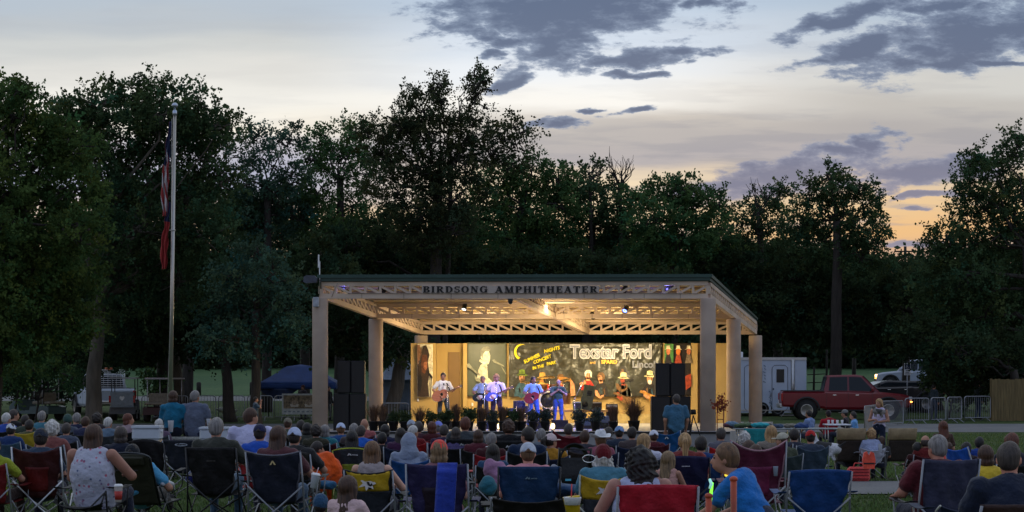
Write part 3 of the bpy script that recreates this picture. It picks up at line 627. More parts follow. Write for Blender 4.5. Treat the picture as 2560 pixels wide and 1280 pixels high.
# -------- lettering of the sign panel: chunky slab serifs from strokes
def slab_text(txt, x0, x1, z0, h, y, mb, gap=.16):
 T_, t_ = .27, .10                        # thick / thin as fraction of height
 G = {
     'B': (.80, [('v', .17), ('arc', .30, .74, .32, .24), ('arc', .30, .26, .36, .26)]), }
 def rect(a, b, c, d): return [(a, b), (c, b), (c, d), (a, d)]
 def ser(xc, zz, w=.40): return rect(xc - w / 2, zz - (.09 if zz > .5 else 0), xc + w / 2, zz + (0 if zz > .5 else .09))
 def ring(cx, cz, rx, rz, a0, a1, tx, tz, n=10):
  o = []; i = []
  for k in range(n + 1):
   a = math.radians(a0 + (a1 - a0) * k / n); o.append((cx + rx * math.cos(a), cz + rz * math.sin(a))); i.append((cx + (rx - tx) * math.cos(a), cz + (rz - tz) * math.sin(a)))
  return [[o[k], o[k + 1], i[k + 1], i[k]] for k in range(n)]
 def para(x0_, z0_, x1_, z1_, w): return [(x0_ - w / 2, z0_), (x0_ + w / 2, z0_), (x1_ + w / 2, z1_), (x1_ - w / 2, z1_)]
 def stem(x): return [rect(x - T_ / 2, 0, x + T_ / 2, 1), ser(x, 0), ser(x, 1)]
 D = {
     'I': (.46, stem(.23)),
     'B': (.88, stem(.24) + [rect(.2, .9, .5, 1), rect(.2, .47, .5, .56), rect(.2, 0, .5, .1)] + ring(.46, .76, .36, .24, -90, 90, .24, .09) + ring(.46, .26, .42, .27, -90, 90, .26, .09)),
     'R': (.95, stem(.24) + [rect(.2, .9, .5, 1), rect(.2, .45, .5, .54)] + ring(.46, .73, .38, .27, -90, 90, .25, .09) + [para(.78, 0, .50, .5, .27), rect(.66, 0, .98, .09)]),
     'D': (.95, stem(.24) + [rect(.2, .9, .45, 1), rect(.2, 0, .45, .1)] + ring(.43, .5, .50, .5, -90, 90, .27, .09)),
     'S': (.72, ring(.36, .73, .33, .27, 30, 270, .17, .12) + ring(.36, .28, .35, .28, -150, 90, .17, .12) + [rect(.60, .68, .68, 1), rect(.03, 0, .11, .32)]),
     'O': (.95, ring(.475, .5, .47, .51, 0, 360, .27, .09, 22)),
     'N': (1.0, [rect(.15, 0, .25, 1), ser(.2, 0, .34), rect(.76, 0, .86, 1), ser(.8, 1, .34), rect(.02, .91, .3, 1), para(.80, 0, .22, 1, .28)]),
     'G': (.98, ring(.48, .5, .47, .51, 45, 335, .27, .09, 18) + [rect(.66, 0.02, .92, .44), ser(.78, .46, .38), rect(.80, .62, .88, .98)]),
     'A': (.98, [para(.14, 0, .44, 1, .10), para(.76, 0, .46, 1, .28), rect(.25, .26, .7, .35), ser(.14, 0, .30), ser(.78, 0, .40)]),
     'M': (1.16, [rect(.14, 0, .23, 1), rect(.03, .91, .28, 1), ser(.18, 0, .32), para(.56, 0, .26, 1, .26), para(.56, 0, .86, 1, .10), rect(.80, 0, 1.06, 1), ser(.93, 0, .40), rect(.84, .91, 1.14, 1)]),
     'P': (.86, stem(.24) + [rect(.2, .9, .5, 1), rect(.2, .42, .5, .51)] + ring(.46, .71, .38, .29, -90, 90, .25, .09)),
     'H': (1.02, stem(.23) + stem(.79) + [rect(.3, .46, .7, .55)]),
     'T': (.88, [rect(.44 - T_ / 2, 0, .44 + T_ / 2, 1), ser(.44, 0), rect(.03, .90, .85, 1), rect(.03, .68, .11, .95), rect(.77, .68, .85, .95)]),
     'E': (.84, stem(.24) + [rect(.2, .9, .76, 1), rect(.2, 0, .78, .1), rect(.2, .46, .58, .55), rect(.69, .68, .77, 1), rect(.71, 0, .79, .32), rect(.52, .36, .59, .65)]),
     ' ': (.62, [])}
 tot = sum(D[c][0] for c in txt) + gap * (len(txt) - 1); sx = (x1 - x0) / tot; x = x0
 j = 0
 for c in txt:
  wd, polys = D[c]
  for q in polys:
   yy = y - .002 * (j % 7); j += 1
   mb.prism([(x + a * sx, z0 + b * h) for a, b in q], yy - .025, yy)
  x += (wd + gap) * sx
  if mb.f: AP('letter', mb, mat('sign_black', (0.006, 0.006, 0.007), rough=.5, var=0), par=sgn)
  mb = MB()
ZS0, ZS1 = 4.57, 4.80
xs0, xs1 = X(1055, S0), X(1497, S0)
mb = MB(); mb.box(((xs0 + xs1) / 2, S0 - .10, (ZS0 + ZS1) / 2), (xs1 - xs0, .03, ZS1 - ZS0 + .02)); sgn = AP('sign_board', mb, mat('sign_board_paint', (0.50, 0.42, 0.36), rough=.7, var=.05))
mb = MB(); slab_text('BIRDSONG AMPHITHEATER', xs0 + .03, xs1 - .05, ZS0 + .02, .205, S0 - .117, mb)
WD = 75.3; kw = WD / F; wz0 = ZB; wz1 = Z(858, WD)
def wx(px, d=WD): return X(px, d)
mb = MB()
def wallbox(px0, px1, d0, d1, z0=wz0, z1=wz1): mb.box(((wx(px0) + wx(px1)) / 2, (d0 + d1) / 2, (z0 + z1) / 2), (wx(px1) - wx(px0), d1 - d0, z1 - z0))
wallbox(1027, 1090, WD, WD + .3); wallbox(1090.5, 1157.5, WD + .32, WD + .6); wallbox(1158, 1168, WD - .12, WD + .3); wallbox(1168.5, 1726.5, WD, WD + .3)
wallbox(1727, 1743, WD - .12, WD + .3); wallbox(1743.5, 1790.5, WD + .32, WD + .6); wallbox(1791, 1846, WD, WD + .3)
AP('back_wall', mb, WALLM)
mb = MB(); z_a = wz0; mb.box(((wx(1120) + wx(1149)) / 2, WD + .29, (z_a + Z(880, WD)) / 2), (wx(1149) - wx(1120), .05, Z(880, WD) - z_a)); AP('door', mb, WALLD)
mb = MB(); mb.box(((wx(1748) + wx(1789)) / 2, WD + .29, (z_a + Z(880, WD)) / 2), (wx(1789) - wx(1748), .05, Z(880, WD) - z_a)); AP('door', mb, WALLD)
mb = MB(); mb.box(((wx(1545) + wx(1640)) / 2, WD - .10, wz0 + .17), (wx(1740) - wx(1520), .18, .34)); AP('ledge', mb, mat('ledge_paint', (0.40, 0.30, 0.13), rough=.8))
mb = MB(); mb.box((wx(1181), WD - .02, Z(1011, WD)), (.07, .03, .12), bev=.008); AP('power_outlet', mb, WHT)
mb = MB(); mb.box((wx(1045), WD - .02, Z(1000, WD)), (.06, .03, .1), bev=.008); AP('power_outlet', mb, WHT)
FX, FY = FRONT[0]
o = single('electrical_box', 'small grey utility box strapped on top of the left front column', 'box', MB().box((0, 0, 0), (.19, .12, .31), bev=.015), mat('grey_paint', (0.34, 0.36, 0.40), rough=.5), (X(790, S0 - .32), S0 - .32, Z(756, S0)))
mb = MB(); ox, oz = X(799, S0 - .2), Z(740, S0)
mb.tube([(0, 0, 0), (0, 0, 1.1)], .018, 8)
o = thing('antenna_mast', 'thin grey antenna mast above the left corner of the roof', 'antenna', (ox, S0 - .2, oz)); part('mast', mb, ALU, o)
mb = MB(); mb.box((-.03, 0, 1.1), (.045, .045, .42), bev=.01); part('antenna', mb, WHT, o)
o = thing('flood_lamp', 'dark shoebox flood lamp jutting left from the roof corner', 'lamp', (X(800, S0 - .3), S0 - .3, Z(700, S0)))
mb = MB(); mb.prism([(-.52, -.07), (-.5, .08), (-.42, .13), (-.16, .12), (-.07, .02), (-.1, -.10), (-.45, -.12)], -.17, .17); part('housing', mb, mat('lamp_housing', (0.05, 0.06, 0.085), rough=.35, metal=.3), o)
mb = MB(); mb.tube([(-.1, 0, 0), (.02, 0, -.02), (.03, 0, -.3)], .022, 7); part('bracket', mb, DKM, o)
o = thing('security_camera', 'small dark dome fixture hanging under the front truss', 'lamp', (X(1276, S0), S0 - .05, Z(748, S0)))
mb = MB(); mb.box((0, 0, -.02), (.16, .14, .06)); part('mount', mb, DKM, o); mb = MB(); mb.ell((0, 0, -.09), (.075, .075, .08)); part('dome', mb, DKM, o)
# -------- stage lights with added fixtureless fill points
def lamp(label, loc, aim, col, pw, size=.1, spot=60, body=True, blend=.5, grp='stage par cans', glow=4):
 l = bpy.data.lights.new('stage_light', 'SPOT'); l.energy = pw; l.color = col; l.spot_size = math.radians(spot); l.spot_blend = blend; l.shadow_soft_size = size
 d = (Vector(aim) - Vector(loc)).normalized()
 if body:
  o = thing('stage_light', label, 'lamp', loc, 0, grp); q = d.to_track_quat('Z', 'Y').to_matrix().to_4x4()
  mb = MB(); mb.lathe([(.05, -.26), (.08, -.24), (.085, -.02), (.095, 0), (.085, 0.0), (.08, -.05)], n=14); mb2 = MB(); mb2.join(mb, q); part('housing', mb2, DKM, o)
  mb = MB(); mb.lathe([(.078, -.03), (.078, -.02)], n=14); mb2 = MB(); mb2.join(mb, q); part('lens', mb2, mat('lens_%d_%d_%d' % tuple(int(c * 99) for c in col), (*col, 1), emis=col, estr=glow, var=0, bump=0), o)
  mb = MB(); mb.tube([(0, 0, 0), (0, 0, .22)], .012, 6); part('yoke', mb, DKM, o)
 lo = bpy.data.objects.new('stage_light_beam', l); COL.objects.link(lo); lo.location = Vector(loc) + d * .02; lo.rotation_euler = d.to_track_quat('-Z', 'Y').to_euler()
 return lo
BL = (.16, .24, 1.0); VI = (.60, .42, 1.0); WM = (1.0, .78, .42); WC = (1.0, .93, .85)
lamp('blue stage light in the left end of the front truss', (X(857, S0), S0 + .25, 4.72), (X(1240, 68.5), 68.5, 1.3), (.5, .45, 1.0), 520, spot=26, glow=60)
lamp('bright blue stage light in the right end of the front truss', (X(1668, S0), S0 + .25, 4.68), (X(1325, 68.5), 68.5, .8), BL, 4200, spot=30, glow=60)
lamp('blue stage light hung right of the sign on the front truss', (X(1560, S0), S0 + .35, 4.62), (X(1400, 68.5), 68.5, .3), (.14, .2, 1), 1700, spot=30, glow=8)
lamp('warm stage light clamped left of centre on the middle truss', (X(1160, S1), S1 - .3, 4.25), (X(1108, 68), 68, 1.3), WC, 170, spot=40, glow=3)
lamp('warm stage light clamped near the centre of the middle truss', (X(1352, S1), S1 - .3, 4.2), (X(1300, 69), 69, 1.0), WM, 200, spot=75, glow=5)
lamp('warm stage light clamped right of centre on the middle truss', (X(1485, S1), S1 + .35, 4.0), (X(1560, 74), 74, 1.5), WM, 240, spot=90, glow=3)
lamp('white stage light on the front truss over the guitarist', (X(1180, S0), S0 + .3, 4.6), (X(1110, 68.2), 68.2, 1.4), WC, 700, spot=18, glow=8)
lamp('violet stage light beside the sign on the front truss', (X(1080, S0), S0 + .3, 4.6), (X(1243, 68.2), 68.2, 1.45), VI, 1500, spot=17, glow=8)
lamp('blue stage light hung left of the sign on the front truss', (X(960, S0), S0 + .3, 4.62), (X(1300, 66), 66, .2), (.12, .18, 1), 2600, spot=26, glow=8)
lamp('blue stage light at the right end of the middle truss', (X(1560, S1), S1 - .35, 4.2), (X(1400, 65.5), 65.5, .2), (.12, .18, 1), 1500, spot=44, glow=8)
for px_, e_ in ((1668, 14), (862, 5)):
 l = bpy.data.lights.new('spill', 'POINT'); l.energy = e_; l.color = (.2, .2, 1); l.shadow_soft_size = .05; lo = bpy.data.objects.new('blue_spill_light', l); COL.objects.link(lo); lo.location = (X(px_, S0), S0 + .12, 4.72)  # fixtureless points added to tint the truss blue around its end lamps
lamp('added white fill spot left of the sign on the front truss', (X(1290, S0), S0 + .3, 4.6), (X(1360, 68.2), 68.2, 1.5), WC, 420, spot=20, glow=3)  # spot added to brighten the faces of the central pair
for i, (px, d) in enumerate(((1200, 72.5), (1560, 72.5), (1390, 68.5))):
 z = 4.945 - (d - 63.8) * .0755 - .16
 o = thing('flood_light', ['dim warm strip light on the ceiling left of the middle truss centre', 'dim warm strip light on the ceiling right of centre', 'dim warm strip light on the ceiling in front of the middle truss'][i], 'lamp', (X(px, d), d, z), 0, 'ceiling strip lights')
 mb = MB(); mb.box((0, 0, .05), (1.3, .16, .05)); part('housing', mb, WHT, o)
 mb = MB(); mb.tube([(-.6, 0, .01), (.6, 0, .01)], .012, 8); part('tube', mb, mat('warm_tube', (1, .8, .5), emis=(1, .72, .34), estr=1.0, var=0, bump=0), o)
 al = bpy.data.lights.new('strip', 'AREA'); al.shape = 'RECTANGLE'; al.size = 1.4; al.size_y = .3; al.energy = [230, 250, 60][i]; al.color = WM
 ao = bpy.data.objects.new('strip_light_beam', al); COL.objects.link(ao); ao.location = (X(px, d), d, z - .06)
 pl_ = bpy.data.lights.new('ceiling_fill', 'POINT'); pl_.energy = [260, 270, 150][i]; pl_.color = WM; pl_.shadow_soft_size = .3  # floating point without fixture, added to brighten the ceiling
 po = bpy.data.objects.new('ceiling_fill_light', pl_); COL.objects.link(po); po.location = (X(px, d), d, z - 1.15)
# -------- banners
def text_mb(txt, size, bold=0.0, ext=0.006, shear=0.0, sx=1.0):
 c = bpy.data.curves.new('t', 'FONT'); c.body = txt; c.size = size; c.offset = bold; c.extrude = ext; c.shear = shear; c.resolution_u = 3
 o = bpy.data.objects.new('t', c); COL.objects.link(o); bpy.context.view_layer.update()
 dg = bpy.context.evaluated_depsgraph_get(); me = o.evaluated_get(dg).to_mesh()
 mb = MB(); mb.add([(v.co.x * sx, v.co.y, v.co.z) for v in me.vertices], [tuple(p.vertices) for p in me.polygons])
 o.evaluated_get(dg).to_mesh_clear(); bpy.data.objects.remove(o); bpy.data.curves.remove(c)
 return mb
def put_text(dst, txt, px0, px1, py_base, h_px, y, mi, bold=0, rot=0.0, shear=0):
 """lay text on the vertical plane y, fitted between two marks and to a cap height"""
 t = text_mb(txt, 1.0, bold, .004, shear); xs = [v[0] for v in t.v]; x0, x1 = min(xs), max(xs); k = y / F
 sx = (px1 - px0) * k / (x1 - x0); sy = h_px * k / .70
 M = Matrix.Translation((X(px0, y), y, Z(py_base, y))) @ Matrix.Rotation(rot, 4, 'Y') @ Matrix(((sx, 0, 0, -x0 * sx), (0, 0, 1, 0), (0, sy, 0, 0), (0, 0, 0, 1)))
 o = len(dst.v); dst.join(t, M)
 for i in range(len(dst.mi) - len(t.f), len(dst.mi)): dst.mi[i] = mi
VIN = mat('vinyl_dark', (0.045, 0.045, 0.032), rough=.28, var=.35, scale=2.5, bump=.9, bdist=.03, spec=.6)
VGR = mat('vinyl_greygreen', (0.075, 0.085, 0.060), rough=.4, var=.12, scale=2, bump=.2, bdist=.02)
def flat(c, n=None): return mat('print_%d_%d_%d' % tuple(c), srgb(*c), rough=.45, var=.42, scale=11, bump=.1, det=8)
def banner(name, label, px0, px1, py0, py1, y, m, folds=True, cloth_=None):
 x0, x1 = X(px0, y), X(px1, y); z0, z1 = Z(py1, y), Z(py0, y)
 o = thing(name, label, 'banner', ((x0 + x1) / 2, y, z0), 0, 'banners on the stage back wall')
 mb = MB(); cx_ = (x0 + x1) / 2; W_ = x1 - x0; H_ = z1 - z0
 pins = [0, .27, .47, .62, .80, 1]
 def fn(u, v):
  d = 0
  if folds:
   for p in pins:
    dx = (u - p) * W_ / H_; dz = 1.001 - v; an = math.atan2(dx, dz); r = math.hypot(dx, dz)
    d += .045 * math.sin(an * 14 + p * 7) * math.exp(-r * 1.6) * min(1, r * 5)
   d += .012 * math.sin(u * 60 + v * 9) * (v * .4 + .2)
  return ((u - .5) * W_, -.035 + d, v * H_)
 mb.grid(fn, 90 if folds else 20, 24, thick=-.004); part('sheet', mb, m, o)
 def place(nm, mb_, ms):
  for i, v in enumerate(mb_.v): mb_.v[i] = (v[0] - cx_, v[1] - y, v[2] - z0)
  return part(nm, mb_, ms, o)
 return o, place
def blob(mb, y, pts, mi, lay=0):
 yy = y - .115 - lay * .004; mb.prism([(X(a, y), Z(b, y)) for a, b in pts], yy, yy + .003, mi=mi)
def oval(cx, cy, rx, ry, n=14, rot=0): return [(cx + rx * math.cos(2 * PI * k / n) * math.cos(rot) - ry * math.sin(2 * PI * k / n) * math.sin(rot), cy + rx * math.cos(2 * PI * k / n) * math.sin(rot) + ry * math.sin(2 * PI * k / n) * math.cos(rot)) for k in range(n)]
YB = WD - .06
YW = mat('print_yellow', (0.72, 0.62, 0.02), rough=.5, var=.1)
o, place = banner('banner', 'narrow brown and cream banner of a long-haired singer, left end of the wall', 1043, 1082, 860, 993, YB, flat((206, 196, 168)), False)
mb = MB(); P = [flat((92, 52, 30)), flat((52, 38, 28)), flat((150, 92, 60)), flat((28, 24, 22)), flat((120, 84, 58))]
blob(mb, YB, [(1043, 862), (1050, 862), (1054, 880), (1050, 900), (1044, 915)], 4, 0)
blob(mb, YB, [(1059, 864), (1066, 863), (1071, 875), (1074, 888), (1070, 905), (1074, 930), (1070, 960), (1073, 992), (1044, 992), (1044, 912), (1051, 905), (1054, 880)], 1, 0)
blob(mb, YB, [(1056, 888), (1067, 886), (1070, 905), (1067, 925), (1062, 935), (1055, 930), (1053, 905)], 0, 1)
blob(mb, YB, [(1060, 905), (1068, 904), (1069, 918), (1064, 926), (1059, 920)], 2, 2)
blob(mb, YB, [(1068, 930), (1071, 928), (1082, 942), (1081, 946), (1076, 944)], 3, 3); blob(mb, YB, [(1078, 944), (1080, 944), (1077, 992), (1075, 992)], 3, 3)
blob(mb, YB, [(1046, 940), (1052, 934), (1056, 950), (1052, 980), (1046, 975)], 3, 3)
place('printed_figure', mb, P)
o, place = banner('banner', 'grey-green banner with a black and white guitarist at a microphone', 1167, 1266, 857, 991, YB, VGR, False)
mb = MB(); P = [flat((190, 186, 160)), flat((110, 110, 92)), flat((60, 62, 50)), flat((206, 204, 178)), flat((128, 128, 108))]
blob(mb, YB, [(1196, 925), (1202, 912), (1212, 908), (1218, 914), (1220, 940), (1222, 958), (1212, 962), (1200, 955), (1192, 950)], 0, 0)
blob(mb, YB, [(1222, 945), (1232, 956), (1226, 966), (1212, 962)], 0, 1)
blob(mb, YB, [(1204, 880), (1210, 876), (1222, 878), (1226, 888), (1225, 900), (1222, 910), (1215, 912), (1206, 904), (1202, 893)], 3, 2)
blob(mb, YB, [(1203, 890), (1200, 878), (1208, 868), (1220, 865), (1227, 872), (1225, 878), (1213, 878), (1208, 886), (1207, 898)], 1, 3)
blob(mb, YB, [(1200, 898), (1206, 902), (1215, 910), (1211, 912), (1198, 903)], 3, 4)
blob(mb, YB, [(1168, 910), (1173, 908), (1182, 920), (1201, 937), (1198, 940), (1178, 923), (1168, 918)], 4, 3)
blob(mb, YB, [(1186, 938), (1194, 945), (1204, 948), (1202, 956), (1190, 952)], 4, 4)
blob(mb, YB, [(1231, 900), (1236, 898), (1242, 904), (1260, 914), (1262, 918), (1240, 908), (1234, 906)], 4, 3); blob(mb, YB, [(1252, 915), (1254, 915), (1266, 934), (1264, 936)], 4, 3)
place('printed_figure', mb, P)
o, place = banner('banner', 'wide shiny dark banner with sponsor lettering and painted musicians', 1272, 1655, 857, 992, YB - .02, VIN, True)
YC = YB - .02; YT = YC - .115
mb = MB()
TM = [mat('print_white', (.50, .50, .53), rough=.5, var=.03), mat('print_greyblue', (.20, .21, .26), rough=.5, var=.05), YW, mat('print_orange', (.80, .42, .05), rough=.5, var=.08)]
put_text(mb, 'Texstar Ford', 1424, 1629, 895, 33, YT, 0, bold=.045); put_text(mb, 'Texstar Ford', 1426, 1627, 894, 31, YT - .006, 1, bold=.004); place('printed_lettering', mb, TM); mb = MB()
put_text(mb, 'Lincoln', 1581, 1650, 919, 17, YT, 1, bold=.03); place('printed_lettering', mb, TM); mb = MB()
put_text(mb, 'SUMMER', 1311, 1355, 909, 8.5, YT, 2, bold=.03, rot=-.44, shear=.2); place('printed_lettering', mb, TM); mb = MB()
put_text(mb, 'NIGHTS', 1361, 1402, 883, 8.5, YT, 2, bold=.03, rot=-.26, shear=.2); place('printed_lettering', mb, TM); mb = MB()
put_text(mb, 'CONCERT', 1335, 1383, 910, 8, YT, 2, bold=.03, rot=-.36, shear=.2); place('printed_lettering', mb, TM); mb = MB()
put_text(mb, 'IN THE', 1332, 1362, 924, 7, YT, 2, bold=.03, rot=-.24, shear=.2); place('printed_lettering', mb, TM); mb = MB()
put_text(mb, 'PARK', 1367, 1392, 914, 7.5, YT, 2, bold=.03, rot=-.22, shear=.2); place('printed_lettering', mb, TM); mb = MB()
put_text(mb, 'and', 1475, 1488, 909, 6, YT, 3, bold=.02); place('printed_lettering', mb, TM); mb = MB()
put_text(mb, 'SPARD', 1503, 1543, 909, 9, YT, 3, bold=.05); place('printed_lettering', mb, TM); mb = MB()
mb = MB(); cr = []
for k in range(13): a = math.radians(70 + 175 * k / 12); cr.append((1303 + 18 * math.cos(a), 880 - 20 * math.sin(a)))
for k in range(13): a = math.radians(245 - 175 * k / 12); cr.append((1308 + 17 * math.cos(a), 879 - 17 * math.sin(a)))
mb.prism([(X(a, YC), Z(b, YC)) for a, b in cr], YT - .003, YT); place('printed_moon', mb, YW)
mb = MB(); P = [flat((196, 138, 96)), flat((176, 40, 28)), flat((38, 34, 32)), flat((210, 205, 190)), flat((98, 120, 40)), flat((52, 82, 96)), flat((214, 204, 150)), flat((190, 150, 70)), flat((110, 78, 44)), flat((150, 60, 36)), flat((70, 74, 66)), flat((176, 120, 50))]
def fig(x, hy, w, body, head=0, hair=None, hat=None, beard=None, bot=991, lean=0, gtr=None):
 blob(mb, YC, [(x - w * .3 + lean, hy + 12), (x + w * .3 + lean, hy + 12), (x + w * .75, hy + 24), (x + w, bot), (x - w, bot), (x - w * .8, hy + 26)], body, 0)
 blob(mb, YC, oval(x + lean, hy, 7.5, 10.5), head, 1)
 sh = 8 if head == 0 else 2
 blob(mb, YC, [(x + 1 + lean, hy - 9), (x + 6 + lean, hy - 5), (x + 7 + lean, hy + 3), (x + 3 + lean, hy + 10), (x + 3 + lean, hy)], sh, 1.6)
 blob(mb, YC, [(x - 5 + lean, hy - 3), (x - 1 + lean, hy - 2.4), (x - 2 + lean, hy - 1), (x - 5 + lean, hy - 1.4)], 2, 1.8); blob(mb, YC, [(x - 4 + lean, hy + 5), (x + 1 + lean, hy + 5), (x - 1 + lean, hy + 6.4)], 9, 1.8)
 for q in range(4):
  fx = x + rnd.uniform(-.7, .6) * w; fy = rnd.uniform(hy + 26, bot - 14); blob(mb, YC, [(fx, fy), (fx + 3, fy - 4), (fx + 5, fy + 12), (fx + 2, fy + 13)], [2, 10, 8, 2][q] if body != 2 else [10, 8, 10, 5][q], .5)
 blob(mb, YC, [(x - w * .75, hy + 30), (x - w * .45, hy + 32), (x - w * .1, hy + 46), (x + w * .35, hy + 42), (x + w * .4, hy + 47), (x - w * .1, hy + 53), (x - w * .7, hy + 44)], head if body in (3, 2, 10) else body, .8)
 blob(mb, YC, [(x - 4 + lean, hy + 6), (x + 4 + lean, hy + 6), (x + 5 + lean, hy + 14), (x - 5 + lean, hy + 14)], head, 1)
 if hair is not None: blob(mb, YC, [(x - 8 + lean, hy + 4), (x - 9 + lean, hy - 6), (x - 4 + lean, hy - 13), (x + 5 + lean, hy - 13), (x + 10 + lean, hy - 6), (x + 9 + lean, hy + 6), (x + 5 + lean, hy + 2), (x + 5 + lean, hy - 5), (x - 3 + lean, hy - 6), (x - 5 + lean, hy)], hair, 2)
 if beard is not None: blob(mb, YC, oval(x + lean, hy + 9, 5, 6), beard, 2)
 if hat is not None:
  blob(mb, YC, [(x - 15 + lean, hy - 6), (x - 8 + lean, hy - 8), (x - 7 + lean, hy - 18), (x + lean, hy - 20), (x + 7 + lean, hy - 18), (x + 8 + lean, hy - 8), (x + 15 + lean, hy - 4), (x + 8 + lean, hy - 3), (x - 8 + lean, hy - 4)], hat, 3)
  blob(mb, YC, [(x - 8 + lean, hy - 8), (x + 8 + lean, hy - 8), (x + 8 + lean, hy - 6), (x - 8 + lean, hy - 6)], 2, 4)
 if gtr is not None:
  blob(mb, YC, [(x - 26, hy + 34), (x - 22, hy + 29), (x + 20, hy + 47), (x + 18, hy + 52)], gtr, 5); blob(mb, YC, oval(x + 9, hy + 50, 13, 9), gtr, 6)
  blob(mb, YC, [(x - 12, hy + 44), (x - 4, hy + 40), (x, hy + 48), (x - 8, hy + 52)], head, 7)
fig(1305, 943, 20, 5, 0, None, 4, 8); place('printed_musician', mb, P); mb = MB()
fig(1356, 950, 17, 8, 11, None, 7); fig(1401, 948, 18, 9, 0, 8); 
blob(mb, YC, [(1330, 965), (1352, 955), (1380, 962), (1392, 975), (1388, 990), (1340, 990)], 7, 4); blob(mb, YC, [(1350, 962), (1372, 960), (1374, 985), (1352, 985)], 1, 5); blob(mb, YC, oval(1412, 948, 17, 5, rot=.15), 11, 6); blob(mb, YC, [(1425, 945), (1436, 960), (1438, 988), (1426, 990)], 0, 4)
place('printed_musician', mb, P); mb = MB(); fig(1470, 938, 18, 1, 0, 3, None, None, 975); blob(mb, YC, [(1448, 958), (1462, 950), (1466, 958), (1450, 968)], 0, 4)
place('printed_musician', mb, P); mb = MB(); fig(1502, 944, 20, 2, 0, 8, None); place('printed_musician', mb, P); mb = MB()
fig(1556, 928, 22, 10, 8, 2, None); fig(1558, 950, 22, 3, 9, None, 6, None, gtr=8); blob(mb, YC, [(1548, 962), (1551, 960), (1580, 945), (1584, 948)], 2, 6)
place('printed_musician', mb, P); mb = MB(); fig(1624, 946, 22, 2, 0, None, 6, 3, gtr=11)
place('printed_musician', mb, P)
o, place = banner('banner', 'narrow colourful banner of three hatted men beside the right speaker stack', 1661, 1728, 858, 990, YB, flat((34, 28, 24)), False)
YC = YB; mb = MB(); P = [flat((190, 110, 70)), flat((36, 32, 34)), flat((222, 208, 170)), flat((70, 120, 60)), flat((150, 60, 34)), flat((200, 196, 180)), flat((120, 104, 84)), flat((200, 110, 40))]
blob(mb, YC, [(1661, 860), (1683, 860), (1683, 906), (1661, 906)], 3, 0)
for (x, b, s_) in ((1670, 1, 1), (1695, 4, 1.1), (1721, 6, 1)):
 blob(mb, YC, [(x - 4, 885), (x + 4, 885), (x + 9, 908), (x - 9, 908)], b, 1); blob(mb, YC, oval(x, 879, 5 * s_, 8 * s_), 0 if x != 1695 else 7, 2)
 blob(mb, YC, [(x - 10, 874), (x - 5, 872), (x - 4, 864), (x + 4, 864), (x + 5, 872), (x + 10, 875), (x, 872)], 2, 3); place('printed_figure', mb, P); mb = MB()
blob(mb, YC, [(1712, 940), (1727, 934), (1728, 965), (1714, 975)], 4, 1); blob(mb, YC, [(1662, 945), (1668, 935), (1676, 985), (1662, 988)], 5, 1)
place('printed_figures', mb, P)
# -------- speaker stacks
def cabinet(name, label, px0, px1, py0, py1, d, grp, split=1, mm=BLK):
 x0, x1 = X(px0, d), X(px1, d); z0, z1 = Z(py1, d), Z(py0, d)
 o = thing(name, label, 'loudspeaker', ((x0 + x1) / 2, d, z0), 0, grp)
 W_, H_ = x1 - x0, z1 - z0
 mb = MB(); mb.box((0, .3, H_ / 2), (W_, .6, H_), bev=.02); part('cabinet', mb, mm, o)
 mb = MB(); mb.box((0, -.008, H_ / 2), (W_ - .06, .02, H_ - .08)); part('grille', mb, GRILL, o)
 mb = MB()
 for sx in (-1, 1): mb.tube([(sx * (W_ / 2 + .01), .2, H_ * .6), (sx * (W_ / 2 + .03), .3, H_ * .6), (sx * (W_ / 2 + .01), .4, H_ * .6)], .012, 6)
 part('handle', mb, DKM, o)
 return o
G1 = 'speaker cabinets of the side stacks'
DS = 64.6
cabinet('loudspeaker', 'tall black subwoofer at the left foot of the left stack', 833, 873, 984, 1082, DS, G1); cabinet('loudspeaker', 'tall black subwoofer at the right foot of the left stack', 874, 914, 984, 1082, DS, G1)
cabinet('loudspeaker', 'upper black line speaker on the left side of the left stack', 843, 876, 902, 983.5, DS, G1); cabinet('loudspeaker', 'upper black line speaker on the right side of the left stack', 877, 911, 902, 983.5, DS, G1)
cabinet('loudspeaker', 'tall black subwoofer at the left foot of the right stack', 1629, 1676, 991, 1080, DS, G1); cabinet('loudspeaker', 'tall black subwoofer at the right foot of the right stack', 1677, 1727, 991, 1080, DS, G1)
cabinet('loudspeaker', 'upper black line speaker on the left side of the right stack', 1639, 1675, 908, 990.5, DS, G1); cabinet('loudspeaker', 'upper black line speaker on the right side of the right stack', 1676, 1713, 908, 990.5, DS, G1)
# ---------------------------------------------------------------- things on the stage
DP = 68.5                                   # the band stands here
def on_stage(px, d): return Vector((X(px, d), d, ZB))
WOOD = mat('riser_wood', (0.42, 0.25, 0.10), rough=.6, var=.2, scale=6, stretch=(1, 8, 8))
o = thing('drum_riser', 'low wooden drum riser with trestle legs behind the band', 'riser', on_stage(1440, 70.6))
W_ = X(1515, 70.6) - X(1315, 70.6); zt = Z(1024, 70.6) - ZB
mb = MB(); mb.box((-.3, .6, zt - .04), (W_, 2.0, .08), bev=.01); part('deck', mb, WOOD, o)
for sx in (-W_ / 2 - .2, -W_ / 6, W_ / 6 - .3, W_ / 2 - .5):
 mb = MB(); mb.tube([(sx, -.3, zt - .08), (sx - .18, -.35, 0)], .03, 6); mb.tube([(sx, -.3, zt - .08), (sx + .18, -.35, 0)], .03, 6); mb.tube([(sx, 1.5, zt - .08), (sx, 1.5, 0)], .03, 6); part('leg', mb, WOOD, o)
DK = 70.2; zr = ZB + zt
o = thing('drum_kit', 'drum kit with a black-faced bass drum and gold hoop on the riser', 'drums', (X(1370, DK), DK, zr))
